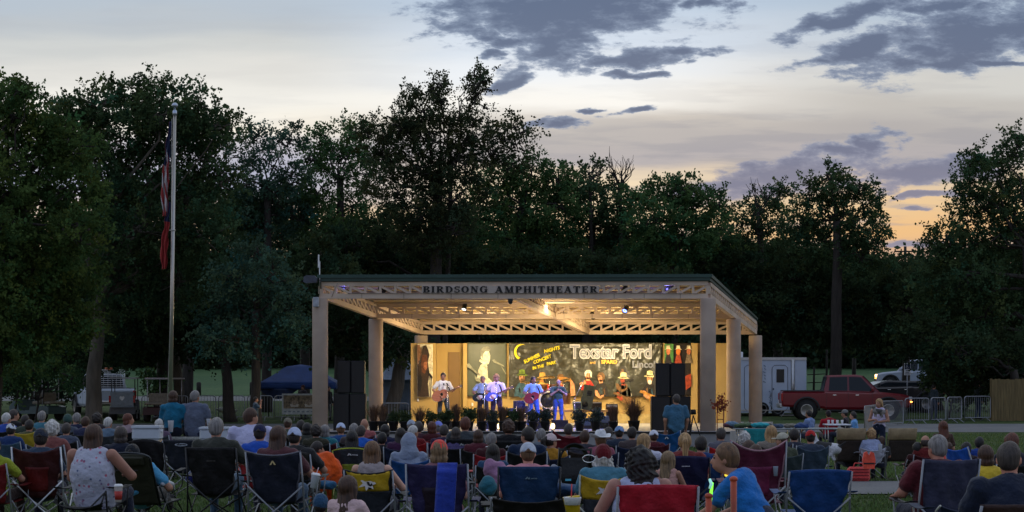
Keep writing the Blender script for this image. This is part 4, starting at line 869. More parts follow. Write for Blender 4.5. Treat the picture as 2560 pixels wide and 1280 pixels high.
DRM = mat('drum_shell', (0.30, 0.12, 0.04), rough=.25, var=.3, coat=.5); BRS = mat('brass_cymbal', (0.60, 0.40, 0.12), rough=.3, metal=1, var=.1)
HED = mat('drum_head_black', (0.012, 0.013, 0.010), rough=.35, var=.4, scale=6); HOOP = mat('drum_hoop', (0.80, 0.68, 0.42), rough=.3, var=.1)
r_ = 22 * DK / F; bz = Z(1005, DK) - zr
bz = max(bz, r_ + .02)
mb = MB(); mb.lathe([(r_ - .03, 0), (r_ - .03, .42)], (0, -.02, bz), 28, axis='y'); bd = part('bass_drum', mb, DRM, o)
mb = MB(); mb.lathe([(r_ - .035, -.03), (r_ - .035, -.025)], (0, 0, bz), 28, axis='y'); part('drum_head', mb, HED, bd)
mb = MB(); mb.tube([(r_ * math.cos(a) * .97, -.04, bz + r_ * math.sin(a) * .97) for a in np.linspace(0, 2 * PI, 33)], .036, 6, cap=False); part('hoop', mb, HOOP, bd)
for (x, z, rr0, h, nm, m) in ((-.16, bz + r_ + .14, .14, .2, 'tom', DRM), (.2, bz + r_ + .13, .15, .22, 'tom', DRM), (.62, .38, .19, .36, 'floor_tom', DRM), (-.6, .5, .17, .14, 'snare_drum', CHR)):
 mb = MB(); mb.lathe([(rr0, -h / 2), (rr0, h / 2), (rr0 + .008, h / 2 + .01), (rr0 - .02, h / 2 + .012)], (x, .28, z), 20); t_ = part(nm, mb, m, o)
for (x, z, rr0, tl) in ((-.75, .95, .2, .2), (.55, 1.02, .24, -.25), (.05, 1.15, .2, .1), (-.4, 1.05, .18, -.1)):
 mb = MB(); M_ = Matrix.Translation((x, .3, z)) @ Matrix.Rotation(tl, 4, 'Y') @ Matrix.Rotation(-.25, 4, 'X'); c = MB(); c.lathe([(rr0, 0), (rr0 * .4, .012), (.04, .02), (.02, .035), (0.005, .036)], n=22); mb.join(c, M_); part('cymbal', mb, BRS, o)
 mb = MB(); mb.tube([(x, .32, z), (x, .34, 0)], .012, 6); part('stand', mb, CHR, o)
o = thing('floor_tom_set', 'dark sparkly drums and hardware left of the blue-lit guitarist', 'drums', on_stage(1302, 70.2))
SPK = mat('sparkle_blue', (0.03, 0.035, 0.11), rough=.3, var=.7, scale=40, coat=.4)
for (x, z, r0, h) in ((-.05, .72, .22, .34), (.25, .55, .2, .3), (-.3, .5, .18, .26)):
 mb = MB(); mb.lathe([(r0, -h / 2), (r0, h / 2), (r0 + .01, h / 2 + .005), (r0 - .02, h / 2 + .01)], (x, 0, z), 20); part('drum', mb, SPK, o)
 for a in (0, 2.1, 4.2): mb = MB(); mb.tube([(x + r0 * math.cos(a), r0 * math.sin(a), z), (x + r0 * 1.1 * math.cos(a), r0 * 1.1 * math.sin(a), 0)], .012, 5); part('leg', mb, CHR, o)
def wedge(label, px, d, w, h, tilt, m, zz=ZB, rz=0):
 o = thing('monitor_speaker', label, 'loudspeaker', (X(px, d), d, zz), rz, 'stage monitor speakers')
 mb = MB(); mb.prism([(0, 0), (.45, 0), (.45 + math.sin(tilt) * h * .4, h), (math.sin(tilt) * h, h)], -w / 2, w / 2, 'yz'); part('cabinet', mb, m, o)
 mb = MB()
 M_ = Matrix.Rotation(-tilt, 4, 'X'); c = MB(); c.box((0, -.006, h * .5), (w * .86, .012, h * .86)); mb.join(c, M_); part('grille', mb, GRILL, o)
 return o
GG = mat('speaker_grey_green', (0.055, 0.065, 0.045), rough=.6, var=.15, scale=10)
o = thing('tilted_speaker', 'tall grey-green loudspeaker standing tilted on the drum riser', 'loudspeaker', (X(1464, 69.9), 69.9, zr))
h_ = Z(963, 69.9) - zr; M_ = Matrix.Rotation(.14, 4, 'Y')
mb = MB(); c = MB(); c.prism([(-.24, 0), (.2, 0), (.24, h_), (-.14, h_ * 1.02)], 0, .42); mb.join(c, M_); part('cabinet', mb, GG, o)
mb = MB(); c = MB(); c.box((.05, -.01, h_ * .72), (.16, .02, .13)); c.box((.05, -.012, h_ * .6), (.14, .02, .02)); mb.join(c, M_); part('handle_recess', mb, BLK, o)
mb = MB(); c = MB(); c.lathe([(.0, 0), (.09, -.01), (.1, -.02)], (-.05, -.01, h_ * .22), 16, axis='y'); mb.join(c, M_); part('port', mb, BLK, o)
def amp(label, px, d, w, h, m, zz=ZB, lit=False):
 o = thing('amplifier', label, 'amplifier', (X(px, d), d, zz), 0, 'guitar amplifiers')
 mb = MB(); mb.box((0, .15, h / 2), (w, .3, h), bev=.015); part('cabinet', mb, m, o)
 mb = MB(); mb.box((0, -.006, h * .45), (w * .88, .012, h * .7)); part('grille', mb, GRILL, o)
 mb = MB(); mb.box((0, -.008, h * .9), (w * .88, .012, h * .1)); part('control_panel', mb, ALU, o)
 mb = MB(); mb.tube([(-.08, .15, h), (-.06, .15, h + .03), (.06, .15, h + .03), (.08, .15, h)], .01, 6); part('handle', mb, BLK, o)
amp('green-lit guitar amplifier at the foot of the tilted speaker', 1443, 69.5, .30, .30, mat('amp_tweed_green_lit', (0.30, 0.34, 0.10), rough=.7), zr)  # green light is tinted into the tweed colour, no green lamp here
amp('black guitar amplifier on the right end of the drum riser', 1490, 71.0, .42, .26, BLK, zr)
amp('brown road case on the stage right of the riser', 1530, 71.0, .42, .78, mat('case_brown', (0.06, 0.05, 0.035), rough=.6))
amp('small black amplifier left of the blue-lit guitarist', 1288, 70.6, .34, .34, BLK)
wedge('low black floor monitor in front of the harmonica player', 1400, 66.0, .55, .30, .7, BLK); wedge('low black floor monitor in front of the blue-lit guitarist', 1345, 66.0, .55, .30, .7, BLK)
wedge('low black floor monitor in front of the left guitarist', 1112, 66.0, .5, .28, .7, BLK); wedge('blue-lit floor monitor right of the harmonica player', 1468, 66.2, .5, .36, .6, mat('monitor_blue_lit', (0.10, 0.13, 0.2), rough=.6)); wedge('low black floor monitor in front of the pair of guitarists', 1228, 66.0, .5, .28, .7, BLK)  # blue stage light is put into the blue-lit monitor's cabinet colour
wedge('blue-lit monitor speaker at the foot of the road case', 1512, 66.6, .4, .42, .5, mat('monitor_blue_lit', (0.10, 0.13, 0.2), rough=.6))
def mic_stand(label, px, d, h, boom=None):
 o = thing('microphone_stand', label, 'microphone stand', on_stage(px, d), 0, 'microphone stands')
 mb = MB(); mb.tube([(0, 0, .02), (0, 0, h)], .011, 6); part('pole', mb, CHR, o)
 mb = MB(); mb.lathe([(.13, 0), (.13, .015), (.03, .03)], n=16); part('base', mb, BLK, o)
 tip = Vector((0, 0, h))
 if boom:
  tip = Vector((boom[0], boom[1], h + boom[2])); mb = MB(); mb.tube([(-boom[0] * .4, -boom[1] * .4, h - boom[2] * .4), tip], .009, 6); part('boom_arm', mb, CHR, o)
 mb = MB(); mb.tube([tip + Vector((0, .0, 0)), tip + Vector((0, .14, .03))], [.014, .022], 8); mb.ell(tip + Vector((0, .17, .035)), (.032, .032, .032), 10, 7); part('microphone', mb, BLK, o)
mic_stand('microphone stand in front of the young guitarist in white', 1118, 67.9, 1.42, (-.12, .1, .03)); mic_stand('microphone stand in front of the violet-lit guitarist', 1240, 67.8, 1.42, (.0, .15, .05))
mic_stand('microphone stand in front of the blue-lit guitarist', 1323, 67.8, 1.38, (.06, .15, .08)); mic_stand('microphone stand with a long slanting boom right of the harmonica player', 1437, 68.2, 1.0, (.28, .0, .55)); mic_stand('microphone stand beside the man with the black guitar', 1211, 67.8, 1.42, (0, .12, .02))
# ---------------------------------------------------------------- potted plants on the stage edge
POT = mat('black_nursery_pot', (0.012, 0.011, 0.010), rough=.5, var=.2)
STK = mat('plant_stem', (0.06, 0.05, 0.03), rough=.9)
PGREEN = mat('plant_green', (0.045, 0.075, 0.025), rough=.7, var=.2, attr=True, transl=.3, bump=0)
PREED = mat('plant_reed', (0.14, 0.085, 0.055), rough=.85, var=.2, attr=True, transl=.3, bump=0)
PFLOW = mat('plant_bluish', (0.055, 0.075, 0.060), rough=.7, var=.2, attr=True, transl=.3, bump=0)
def potted(label, px, d, kind, ph, pw, pot=(.16, .28), name='potted_plant', zz=ZB):
 o = thing(name, label, 'potted plant', (X(px, d), d, zz), 0, 'potted plants lining the stage edge')
 r0, hp = pot
 if kind in ('bush', 'flow'): ph *= .82; pw *= .85
 elif kind == 'reed': ph *= .9
 mb = MB(); mb.lathe([(r0 * .72, 0), (r0, hp), (r0 * 1.08, hp), (r0 * 1.08, hp + .03), (r0 * .9, hp + .03), (r0 * .85, hp - .03), (.01, hp - .035)], n=18); part('pot', mb, POT, o)
 if kind in ('reed', 'spiky', 'fountain'):
  n = {'reed': 230, 'spiky': 190, 'fountain': 420}[kind]; Vs = []; Fs = []; T_ = []
  for i in range(n):
   a = rnd.uniform(0, 2 * PI); sp_ = rnd.random() ** .7; h = ph * rnd.uniform(.55, 1.05); w_ = .012 if kind != 'reed' else .009
   out = pw * sp_ * (1.0 if kind != 'reed' else .8); dr = {'reed': .12, 'spiky': .25, 'fountain': .62}[kind] * sp_
   dx, dy = math.cos(a), math.sin(a); px_, py_ = -dy * w_, dx * w_; prev = None; b0 = rnd.uniform(0, r0 * .6); seg = 5
   for k in range(seg + 1):
    t = k / seg; rr0 = b0 + out * t ** 1.3; z = hp + h * (t - dr * t * t * .9); ww = 1 - t * .85
    if kind == 'reed' and t > .6: ww *= 2.6
    i0 = len(Vs); Vs += [(dx * rr0 - px_ * ww, dy * rr0 - py_ * ww, z), (dx * rr0 + px_ * ww, dy * rr0 + py_ * ww, z)]
    c = rnd.uniform(.6, 1.4) if k == 0 else c
    T_ += [(c, c, c, 1)] * 2
    if prev is not None: Fs.append((prev, prev + 1, i0 + 1, i0))
    prev = i0
  part('leaves', npmesh('leaves', np.array(Vs), np.array(Fs), True, np.array(T_)), PREED if kind != 'spiky' else PREED, o)
 else:
  lob = [(rnd.uniform(-.3, .3) * pw, rnd.uniform(-.3, .3) * pw, hp + ph * rnd.uniform(.35, .7), pw * .6, pw * .6, ph * .38) for _ in range(4)]
  V_, Fq, T_, c_ = leaf_cloud(lob, 14, .05, .12, .4, 24, inner=.1); part('leaves', npmesh('leaves', V_, Fq, False, T_), PGREEN if kind == 'bush' else PFLOW, o)
  mb = MB()
  for q in range(6): mb.tube([(rnd.uniform(-.05, .05), rnd.uniform(-.05, .05), hp - .04), (rnd.uniform(-.4, .4) * pw, rnd.uniform(-.4, .4) * pw, hp + ph * .6)], .007, 5)
  part('stems', mb, STK, o)
E0 = 63.9
PLN = [(934, 'reed', .62, .26, 'feathery brown reeds in a pot beside the left speaker stack'), (957, 'reed', .66, .22, 'tall brown reeds, second pot from the left speaker stack'), (984, 'bush', .42, .26, 'pale green leafy bush in a black pot left of the dark shrubby one'), (1012, 'bush', .36, .24, 'dark low bush in a pot just left of the spiky one'),
       (1049, 'spiky', .58, .36, 'spiky grass plant in a pot in front of the long-haired singer banner'), (1078, 'bush', .36, .26, 'small dark bush between the spiky grass and the young guitarist'), (1112, 'bush', .44, .32, 'dense dark bush in front of the young guitarist'),
       (1140, 'reed', .66, .20, 'thin purple-brown reeds under the stage door'), (1172, 'bush', .50, .36, 'wide dark bush left of the man with the black guitar'), (1205, 'reed', .58, .22, 'brown reeds in front of the man with the black guitar'), (1232, 'flow', .40, .28, 'bluish flowering plant in front of the violet-lit guitarist'),
       (1258, 'reed', .60, .22, 'dark reeds at the feet of the violet-lit guitarist'), (1284, 'bush', .52, .30, 'dark leafy plant left of the blue-lit guitarist'), (1303, 'reed', .56, .2, 'dark reeds just left of the blue-lit guitarist'), (1333, 'flow', .38, .26, 'dark plant at the feet of the blue-lit guitarist'),
       (1363, 'flow', .48, .30, 'pale blossomed plant between the two blue-lit men'), (1449, 'flow', .46, .30, 'round blossomed plant under the slanting microphone boom'), (1489, 'flow', .46, .34, 'blue-lit leafy plant in front of the blue-lit monitor'), (1533, 'reed', .62, .24, 'reddish reeds in front of the brown road case'), ]
for (px, kd, ph, pw, lb) in PLN: potted(lb, px, E0 + rnd.uniform(-.1, .2), kd, ph, pw)
potted('big arching fountain grass in a dark pot near the right speaker stack', 1585, 64.2, 'fountain', .98, .62, (.19, .30))
for i, px in enumerate((1145, 1248, 1382)):
 o = thing('floor_lantern', ['small glowing floor lamp under the stage door', 'small glowing floor lamp between the two guitarist pairs', 'small glowing floor lamp between the blue-lit men'][i], 'lamp', on_stage(px, 65.0), 0, 'small lamps on the stage floor')
 mb = MB(); mb.lathe([(.05, 0), (.05, .02), (.02, .03)], n=12); part('base', mb, BLK, o)
 mb = MB(); mb.lathe([(.03, .03), (.06, .06), (.07, .14), (.05, .2), (.02, .22)], n=12); part('shade', mb, mat('lantern_glow', (1, .85, .5), emis=(1, .75, .35), estr=3, var=0, bump=0), o)
 l = bpy.data.lights.new('lantern', 'POINT'); l.energy = 5; l.color = (1, .75, .4); l.shadow_soft_size = .06; lo = bpy.data.objects.new('lantern_light', l); COL.objects.link(lo); lo.location = on_stage(px, 64.85) + Vector((0, 0, .3))
# ---------------------------------------------------------------- implicit-surface bodies
def surface_nets(f, org, h):
 nx, ny, nz = f.shape; s = f < 0
 c = np.zeros((nx - 1, ny - 1, nz - 1), np.int8)
 for dx in (0, 1):
  for dy in (0, 1):
   for dz in (0, 1): c += s[dx:nx - 1 + dx, dy:ny - 1 + dy, dz:nz - 1 + dz]
 act = (c > 0) & (c < 8); idx = -np.ones(act.shape, np.int64); ii = np.argwhere(act); idx[act] = np.arange(len(ii))
 acc = np.zeros((len(ii), 3)); cnt = np.zeros(len(ii)); a, b, d = ii.T
 co_ = [(x, y, z) for x in (0, 1) for y in (0, 1) for z in (0, 1)]
 for p in co_:
  for q in co_:
   if q <= p or sum(abs(p[k] - q[k]) for k in range(3)) != 1: continue
   f0 = f[a + p[0], b + p[1], d + p[2]]; f1 = f[a + q[0], b + q[1], d + q[2]]; m = (f0 < 0) != (f1 < 0)
   den = f0 - f1; den = np.where(np.abs(den) < 1e-9, 1e-9, den); t = f0 / den
   for k in range(3): acc[:, k] += np.where(m, p[k] + (q[k] - p[k]) * t, 0)
   cnt += m
 V_ = (ii + acc / np.maximum(cnt, 1)[:, None]) * h + org
 Fs = []
 for ax in range(3):
  sl0 = [slice(None)] * 3; sl1 = [slice(None)] * 3; sl0[ax] = slice(0, -1); sl1[ax] = slice(1, None)
  ch = s[tuple(sl0)] != s[tuple(sl1)]; e = np.argwhere(ch)
  o1, o2 = [(1, 2), (2, 0), (0, 1)][ax]
  ok = (e[:, o1] > 0) & (e[:, o2] > 0) & (e[:, o1] < f.shape[o1] - 1) & (e[:, o2] < f.shape[o2] - 1); e = e[ok]
  ins = s[tuple(e.T)]
  def cell(d1, d2):
   q = e.copy(); q[:, o1] -= d1; q[:, o2] -= d2; return idx[tuple(q.T)]
  q = np.stack([cell(1, 1), cell(0, 1), cell(0, 0), cell(1, 0)], -1)
  q[~ins] = q[~ins][:, ::-1]; Fs.append(q)
 Fq = np.concatenate(Fs); Fq = Fq[(Fq >= 0).all(1)]
 return V_, Fq
class SDF:
 def __init__(s): s.p = []; s.clips = []; s.noise = None
 def cap(s, a, b, ra, rb=None, sc_=(1, 1, 1)): s.p.append(('c', np.array(a, float), np.array(b, float), ra, ra if rb is None else rb, np.array(sc_, float), None)); return s
 def ell(s, c, r, M=None): s.p.append(('e', np.array(c, float), np.array(r, float), None, None, None, M)); return s
 def build(s, h, k=.025, pad=.04, clip=None, disp=None):
  lo = []; hi = []
  for t in s.p:
   if t[0] == 'c':
    m = max(t[3], t[4]) * max(t[5].max(), 1); lo += [np.minimum(t[1], t[2]) - m]; hi += [np.maximum(t[1], t[2]) + m]
   else: m = t[2].max() if t[6] is not None else t[2]; lo += [t[1] - m]; hi += [t[1] + m]
  lo = np.min(lo, 0) - pad; hi = np.max(hi, 0) + pad; n = np.ceil((hi - lo) / h).astype(int) + 1
  ax = [lo[i] + np.arange(n[i]) * h for i in range(3)]
  Pm = np.stack(np.meshgrid(*ax, indexing='ij'), -1).astype(np.float32)
  F_ = np.full(tuple(n), 1.0, np.float32)
  for t in s.p:
   if t[0] == 'c':
    a, b, ra, rb, S_ = t[1:6]; m = max(ra, rb) * max(S_.max(), 1) + k + .06; l0 = np.minimum(a, b) - m; h0 = np.maximum(a, b) + m
   else:
    m = (t[2].max() if t[6] is not None else t[2]) + k + .06; l0 = t[1] - m; h0 = t[1] + m
   i0 = np.maximum(((l0 - lo) / h).astype(int), 0); i1 = np.minimum(((h0 - lo) / h).astype(int) + 2, n)
   sl = tuple(slice(i0[q], i1[q]) for q in range(3)); Q = Pm[sl]
   if t[0] == 'c':
    mid = a; q = (Q - mid) / S_; ab = (b - a) / S_; L2 = float(ab @ ab) + 1e-9; tt = np.clip((q @ ab.astype(np.float32)) / L2, 0, 1)
    d = (np.linalg.norm(q - tt[..., None] * ab.astype(np.float32), axis=-1) - (ra + (rb - ra) * tt)) * float(S_.min())
   else:
    q = Q - t[1].astype(np.float32)
    if t[6] is not None: q = q @ np.array(t[6], np.float32)      # world->local (columns = axes)
    rr0 = t[2].astype(np.float32); k0 = np.linalg.norm(q / rr0, axis=-1); k1 = np.linalg.norm(q / (rr0 * rr0), axis=-1); d = k0 * (k0 - 1) / np.maximum(k1, 1e-6)
   cur = F_[sl]; hh = np.clip(.5 + .5 * (cur - d) / k, 0, 1); F_[sl] = cur + (d - cur) * hh - k * hh * (1 - hh)
  if disp is not None: F_ = F_ + disp(Pm)
  if clip is not None: F_ = np.maximum(F_, clip(Pm))
  return surface_nets(F_, lo, h)
def rotm(yaw=0, pitch=0, roll=0):
 """head basis; yaw>0 looks left (towards -x), pitch>0 looks down"""
 return np.array((Matrix.Rotation(yaw, 3, 'Z') @ Matrix.Rotation(-pitch, 3, 'X') @ Matrix.Rotation(roll, 3, 'Y')))
def wr(P, a=.008, f=23, ph=0):
 return a * (np.sin(P[..., 0] * f + 1.7 * np.sin(P[..., 2] * f * .8 + ph)) * np.sin(P[..., 2] * f * .9 + 1.3 * np.sin(P[..., 1] * f * .7 + ph)))
# ---- hand with five separate fingers (tubes), root at wrist, along +x, palm facing -z
def hand_mb(curl=.5, side=1):
 mb = MB(); c = .0
 prof = [(0, .022, .017), (.03, .030, .016), (.07, .040, .015), (.092, .038, .012)]
 vs = []; n = 10
 for (x, ry, rz) in prof:
  for k in range(n): a = 2 * PI * k / n; vs.append((x, ry * math.cos(a), rz * math.sin(a)))
 fs = [(i * n + k, i * n + (k + 1) % n, (i + 1) * n + (k + 1) % n, (i + 1) * n + k) for i in range(3) for k in range(n)] + [tuple(range(n - 1, -1, -1)), tuple(3 * n + k for k in range(n))]
 mb.add(vs, fs, 0, True)
 for j, (y, L_) in enumerate(((.029, .068), (.010, .078), (-.009, .073), (-.027, .058))):
  p = Vector((.086, y * side, 0)); pts = [p]; an = curl * .5
  for q in range(3):
   an += curl * (.55 + .05 * j); p = p + Vector((math.cos(an), 0.05 * (y * 20) * side, -math.sin(an))) * L_ * (.42, .33, .25)[q]; pts.append(p)
  mb.tube(pts, [.0095, .009, .008, .0065], 6)
 mb.tube([(.02, .022 * side, -.004), (.045, .048 * side, -.014), (.07, .056 * side, -.026), (.09, .05 * side, -.04 - .01 * curl)], [.013, .012, .0105, .008], 6)
 return mb
def hand_at(wrist, elbow, curl, side, roll=0):
 w_ = Vector(wrist); d = (w_ - Vector(elbow)).normalized(); z = Vector((0, 0, 1)) - d * d.z
 if z.length < .2: z = Vector((0, -1, 0)) - d * (-d.y)
 z.normalize(); y = z.cross(d)
 M = Matrix(((d.x, y.x, z.x, w_.x - d.x * .01), (d.y, y.y, z.y, w_.y - d.y * .01), (d.z, y.z, z.z, w_.z - d.z * .01), (0, 0, 0, 1)))
 return MB().join(hand_mb(curl, side), M @ Matrix.Rotation(roll, 4, 'X'))
# ---- poses : joints in metres, facing +y, pelvis over the origin
def J(pose):
 if pose.startswith('sit'):
  j = dict(pel=(0, -.10, .50), chest=(0, -.17, .82), neck=(0, -.15, 1.02), head=(0, -.115, 1.145), sl=(-.185, -.165, .95), sr=(.185, -.165, .95), el=(-.26, -.04, .70), er=(.26, -.04, .70), wl=(-.10, .18, .62), wr=(.10, .18, .62),
                 hl=(-.095, -.03, .47), hr=(.095, -.03, .47), kl=(-.15, .38, .53), kr=(.15, .38, .53), al=(-.15, .46, .10), ar=(.15, .46, .10))
  if pose == 'sitarm': j.update(el=(-.30, -.08, .72), er=(.30, -.08, .72), wl=(-.31, .17, .68), wr=(.31, .17, .68))
  if pose == 'sitright': j.update(er=(.34, .0, .72), wr=(.24, .22, .74))
  if pose == 'sitfwd': j.update(chest=(0, .0, .80), neck=(0, .07, .98), head=(0, .12, 1.09), sl=(-.18, .04, .93), sr=(.18, .04, .93), el=(-.24, .22, .72), er=(.24, .22, .72), wl=(-.08, .36, .62), wr=(.08, .36, .62))
  if pose == 'sittable': j.update(pel=(0, -.02, .50), chest=(0, -.03, .82), neck=(0, -.01, 1.03), head=(0, .01, 1.16), sl=(-.19, -.03, .96), sr=(.19, -.03, .96), el=(-.25, .04, .70), er=(.26, .02, .70), wl=(-.12, .22, .60), wr=(.14, .2, .58))
  if pose == 'sitlounge': j.update(pel=(0, .02, .50), chest=(0, -.26, .74), neck=(0, -.35, .90), head=(0, -.36, 1.02), sl=(-.185, -.30, .85), sr=(.185, -.30, .85), el=(-.41, -.22, .60), er=(.41, -.22, .60), wl=(-.34, .06, .63), wr=(.34, .06, .63), kl=(-.15, .40, .52), kr=(.15, .40, .52), al=(-.15, .80, .34), ar=(.15, .80, .34))
  return j
 j = dict(pel=(0, 0, .95), chest=(0, -.01, 1.25), neck=(0, -.015, 1.46), head=(0, .015, 1.60), sl=(-.19, -.01, 1.40), sr=(.19, -.01, 1.40), el=(-.25, -.02, 1.12), er=(.25, -.02, 1.12), wl=(-.25, .06, .88), wr=(.25, .06, .88),
             hl=(-.09, 0, .90), hr=(.09, 0, .90), kl=(-.12, .02, .50), kr=(.12, .02, .50), al=(-.14, -.02, .09), ar=(.14, -.02, .09))
 if pose == 'guitar': j.update(er=(.33, .04, 1.18), wr=(.12, .25, 1.02), el=(-.30, .05, 1.15), wl=(-.42, .27, 1.26), head=(0, .03, 1.60), al=(-.18, .04, .09), ar=(.17, -.04, .09), kl=(-.15, .05, .5))
 if pose == 'harmonica': j.update(er=(.27, .12, 1.17), wr=(.05, .20, 1.32), el=(-.27, .12, 1.17), wl=(-.05, .20, 1.33), head=(0, .06, 1.59), chest=(0, .01, 1.24))
 if pose == 'camera': j.update(er=(.24, .16, 1.24), wr=(.07, .22, 1.52), el=(-.24, .16, 1.24), wl=(-.07, .22, 1.52))
 if pose == 'hold': j.update(er=(.27, .02, 1.13), wr=(.05, .22, 1.16), el=(-.27, .02, 1.13), wl=(-.05, .22, 1.10))
 if pose == 'leanboy': j.update(chest=(-.02, .12, 1.20), neck=(-.03, .24, 1.37), head=(-.05, .31, 1.49), sl=(-.19, .18, 1.32), sr=(.15, .18, 1.32), el=(-.26, .34, 1.10), er=(.20, .32, 1.08), wl=(-.16, .52, 1.02), wr=(.10, .50, 1.0))
 if pose == 'turnleft': pass
 return j
POOL = {}
def body_meshes(pose, build, sleeve, lower, yaw, pitch, hs, h):
 key = (pose, build, sleeve, lower, yaw, pitch, hs, h)
 if key in POOL: return POOL[key]
 j = {k: np.array(v) for k, v in J(pose).items()}
 wb = {'slim': .90, 'avg': 1.0, 'big': 1.18, 'large': 1.38}[build]
 for s in 'lr':
  sg = -1 if s == 'l' else 1; sh = (wb - 1) * .10 * sg
  for q in ('s', 'e'): j[q + s] = j[q + s] + np.array([sh, 0, 0])
 HM = rotm(math.radians(yaw), math.radians(pitch)); hc = j['head']; hp = lambda p: hc + HM @ (np.array(p) * hs)
 def head(S_, all_=True):
  S_.ell(hp((0, -.012, .02)), np.array((.076, .094, .103)) * hs, HM); S_.ell(hp((0, .018, -.052)), np.array((.057, .068, .062)) * hs, HM)
  S_.ell(hp((0, .055, -.03)), np.array((.045, .040, .055)) * hs, HM)
  S_.cap(hp((0, .085, .01)), hp((0, .108, -.026)), .010 * hs, .014 * hs); S_.ell(hp((0, .082, -.062)), np.array((.024, .016, .009)) * hs, HM)
  for s in (-1, 1): S_.ell(hp((s * .079, -.008, -.01)), np.array((.010, .020, .031)) * hs, HM)
  S_.cap(j['neck'] + (0, 0, -.02), hc + HM @ np.array((0, -.02, -.05)) * hs, .056, .052)
 B = SDF(); head(B)
 tb = wb * .93
 def torso(S_, gr=0.0, kk=1.0):
  sy = .66 if wb < 1.1 else .74
  S_.cap(j['pel'] + (0, 0, .02), j['chest'] - (0, 0, .06), .165 * kk * (wb if wb > 1 else .95) + gr, .165 * kk * wb + gr, (1, sy, 1))
  S_.cap(j['chest'] + (0, 0, -.05), (j['sl'] + j['sr']) / 2 - (0, 0, .05), .168 * kk * wb ** .7 + gr, .150 * kk + gr, (1, sy, 1))
  S_.cap(j['sl'] * .75 + j['sr'] * .25, j['sr'] * .75 + j['sl'] * .25, .068 + gr, .068 + gr, (1, .95, 1))
 def arm(S_, s, gr=0, upto=2, k_=1.0):
  S_.cap(j['s' + s], j['e' + s], .052 * wb ** .8 + gr, .042 * wb ** .7 + gr)
  if upto == 2: S_.cap(j['e' + s], j['w' + s], .040 * wb ** .7 + gr, .026 + gr)
 def leg(S_, s, gr=0, full=True, f=1.0):
  S_.cap(j['h' + s], j['k' + s], .084 * wb ** .8 + gr, .056 + gr)
  if full: S_.cap(j['k' + s], j['k' + s] * (1 - f) + j['a' + s] * f, .052 + gr, .052 * (1 - f) + .036 * f + gr)
 torso(B, -.012, .93)
 for s in 'lr': arm(B, s, -.002); leg(B, s, -.006)
 V_, Fq = B.build(h, .02)
 mb = MB(); hv = []
 hm = [hand_at(j['wl'], j['el'], .55 if pose != 'sitarm' else .35, -1), hand_at(j['wr'], j['er'], .6, 1)]
 vs = [V_]; fs = [Fq]; o = len(V_); tri = []
 for hm_ in hm:
  a = np.array(hm_.v); vs.append(a)
  for f in hm_.f:
   f = [i + o for i in f]
   if len(f) == 4: fs.append(np.array([f]))
   else:
    for q in range(1, len(f) - 1, 2):
     fs.append(np.array([[f[0], f[q], f[q + 1], f[q + 2] if q + 2 < len(f) else f[q + 1]]])) if q + 2 < len(f) else tri.append((f[0], f[q], f[q + 1]))
  o += len(a)
 allf = [tuple(f) for f in np.concatenate(fs)] + tri
 me = bpy.data.meshes.new('body'); me.from_pydata(np.concatenate(vs).tolist(), [], allf); me.polygons.foreach_set('use_smooth', [True] * len(me.polygons)); me.update()
 out = {'body': me}
 S_ = SDF(); torso(S_, .012)
 for s in 'lr':
  if sleeve == 'tank': continue
  if sleeve == 'short':
   S_.cap(j['s' + s], j['s' + s] * .35 + j['e' + s] * .65, .060 * wb ** .8 + .008, .056 * wb ** .7 + .014)
  else:
   S_.cap(j['s' + s], j['e' + s], .060 * wb ** .8 + .006, .050 + .008); S_.cap(j['e' + s], j['w' + s], .050 + .004, .036 + .004)
 nk = j['neck']; ph = len(str(key)) % 7 + wb
 def shirtclip(P):
  d = .062 - np.linalg.norm((P - (nk + np.array((0, .02, .05)))) / np.array((1, 1, 1.2)), axis=-1)   # neck hole
  if sleeve == 'tank': pass
  return d
 V_, Fq = S_.build(h, .03, disp=lambda P: wr(P, .007, 19, ph) + wr(P, .0035, 47, ph + 2), clip=shirtclip); out['shirt'] = npmesh('shirt', V_, Fq)
 T_ = SDF(); pz = j['pel']; T_.cap(pz + (-.05, 0, 0), pz + (.05, 0, 0), .125 * wb, .125 * wb, (1, .85, 1)); T_.cap(pz, pz + (0, 0, .06), .15 * wb ** .9, .155 * wb ** .9, (1, .72, 1))
 for s in 'lr':
  leg(T_, s, .012, lower != 'shorts', .94)
 V_, Fq = T_.build(h, .03, disp=lambda P: wr(P, .005, 26, ph + 1)); out['trousers'] = npmesh('trousers', V_, Fq)
 for s in 'lr':
  K = SDF()
  a = j['a' + s]; fd = np.array((0.0, 1.0, 0.0)) if pose != 'sitlounge' else np.array((0, .5, .85))
  K.cap(a + fd * -.03 + np.array((0, 0, -.035)), a + fd * .16 + np.array((0, 0, -.05)), .042, .038, (1, 1, .9)); K.cap(a, a + (0, 0, -.03), .042)
  V_, Fq = K.build(max(h, .014), .02); out['shoe' + s] = npmesh('shoe', V_, Fq)
 out['hc'] = hc; out['HM'] = HM; out['j'] = j; POOL[key] = out; return out
HAIR = {}
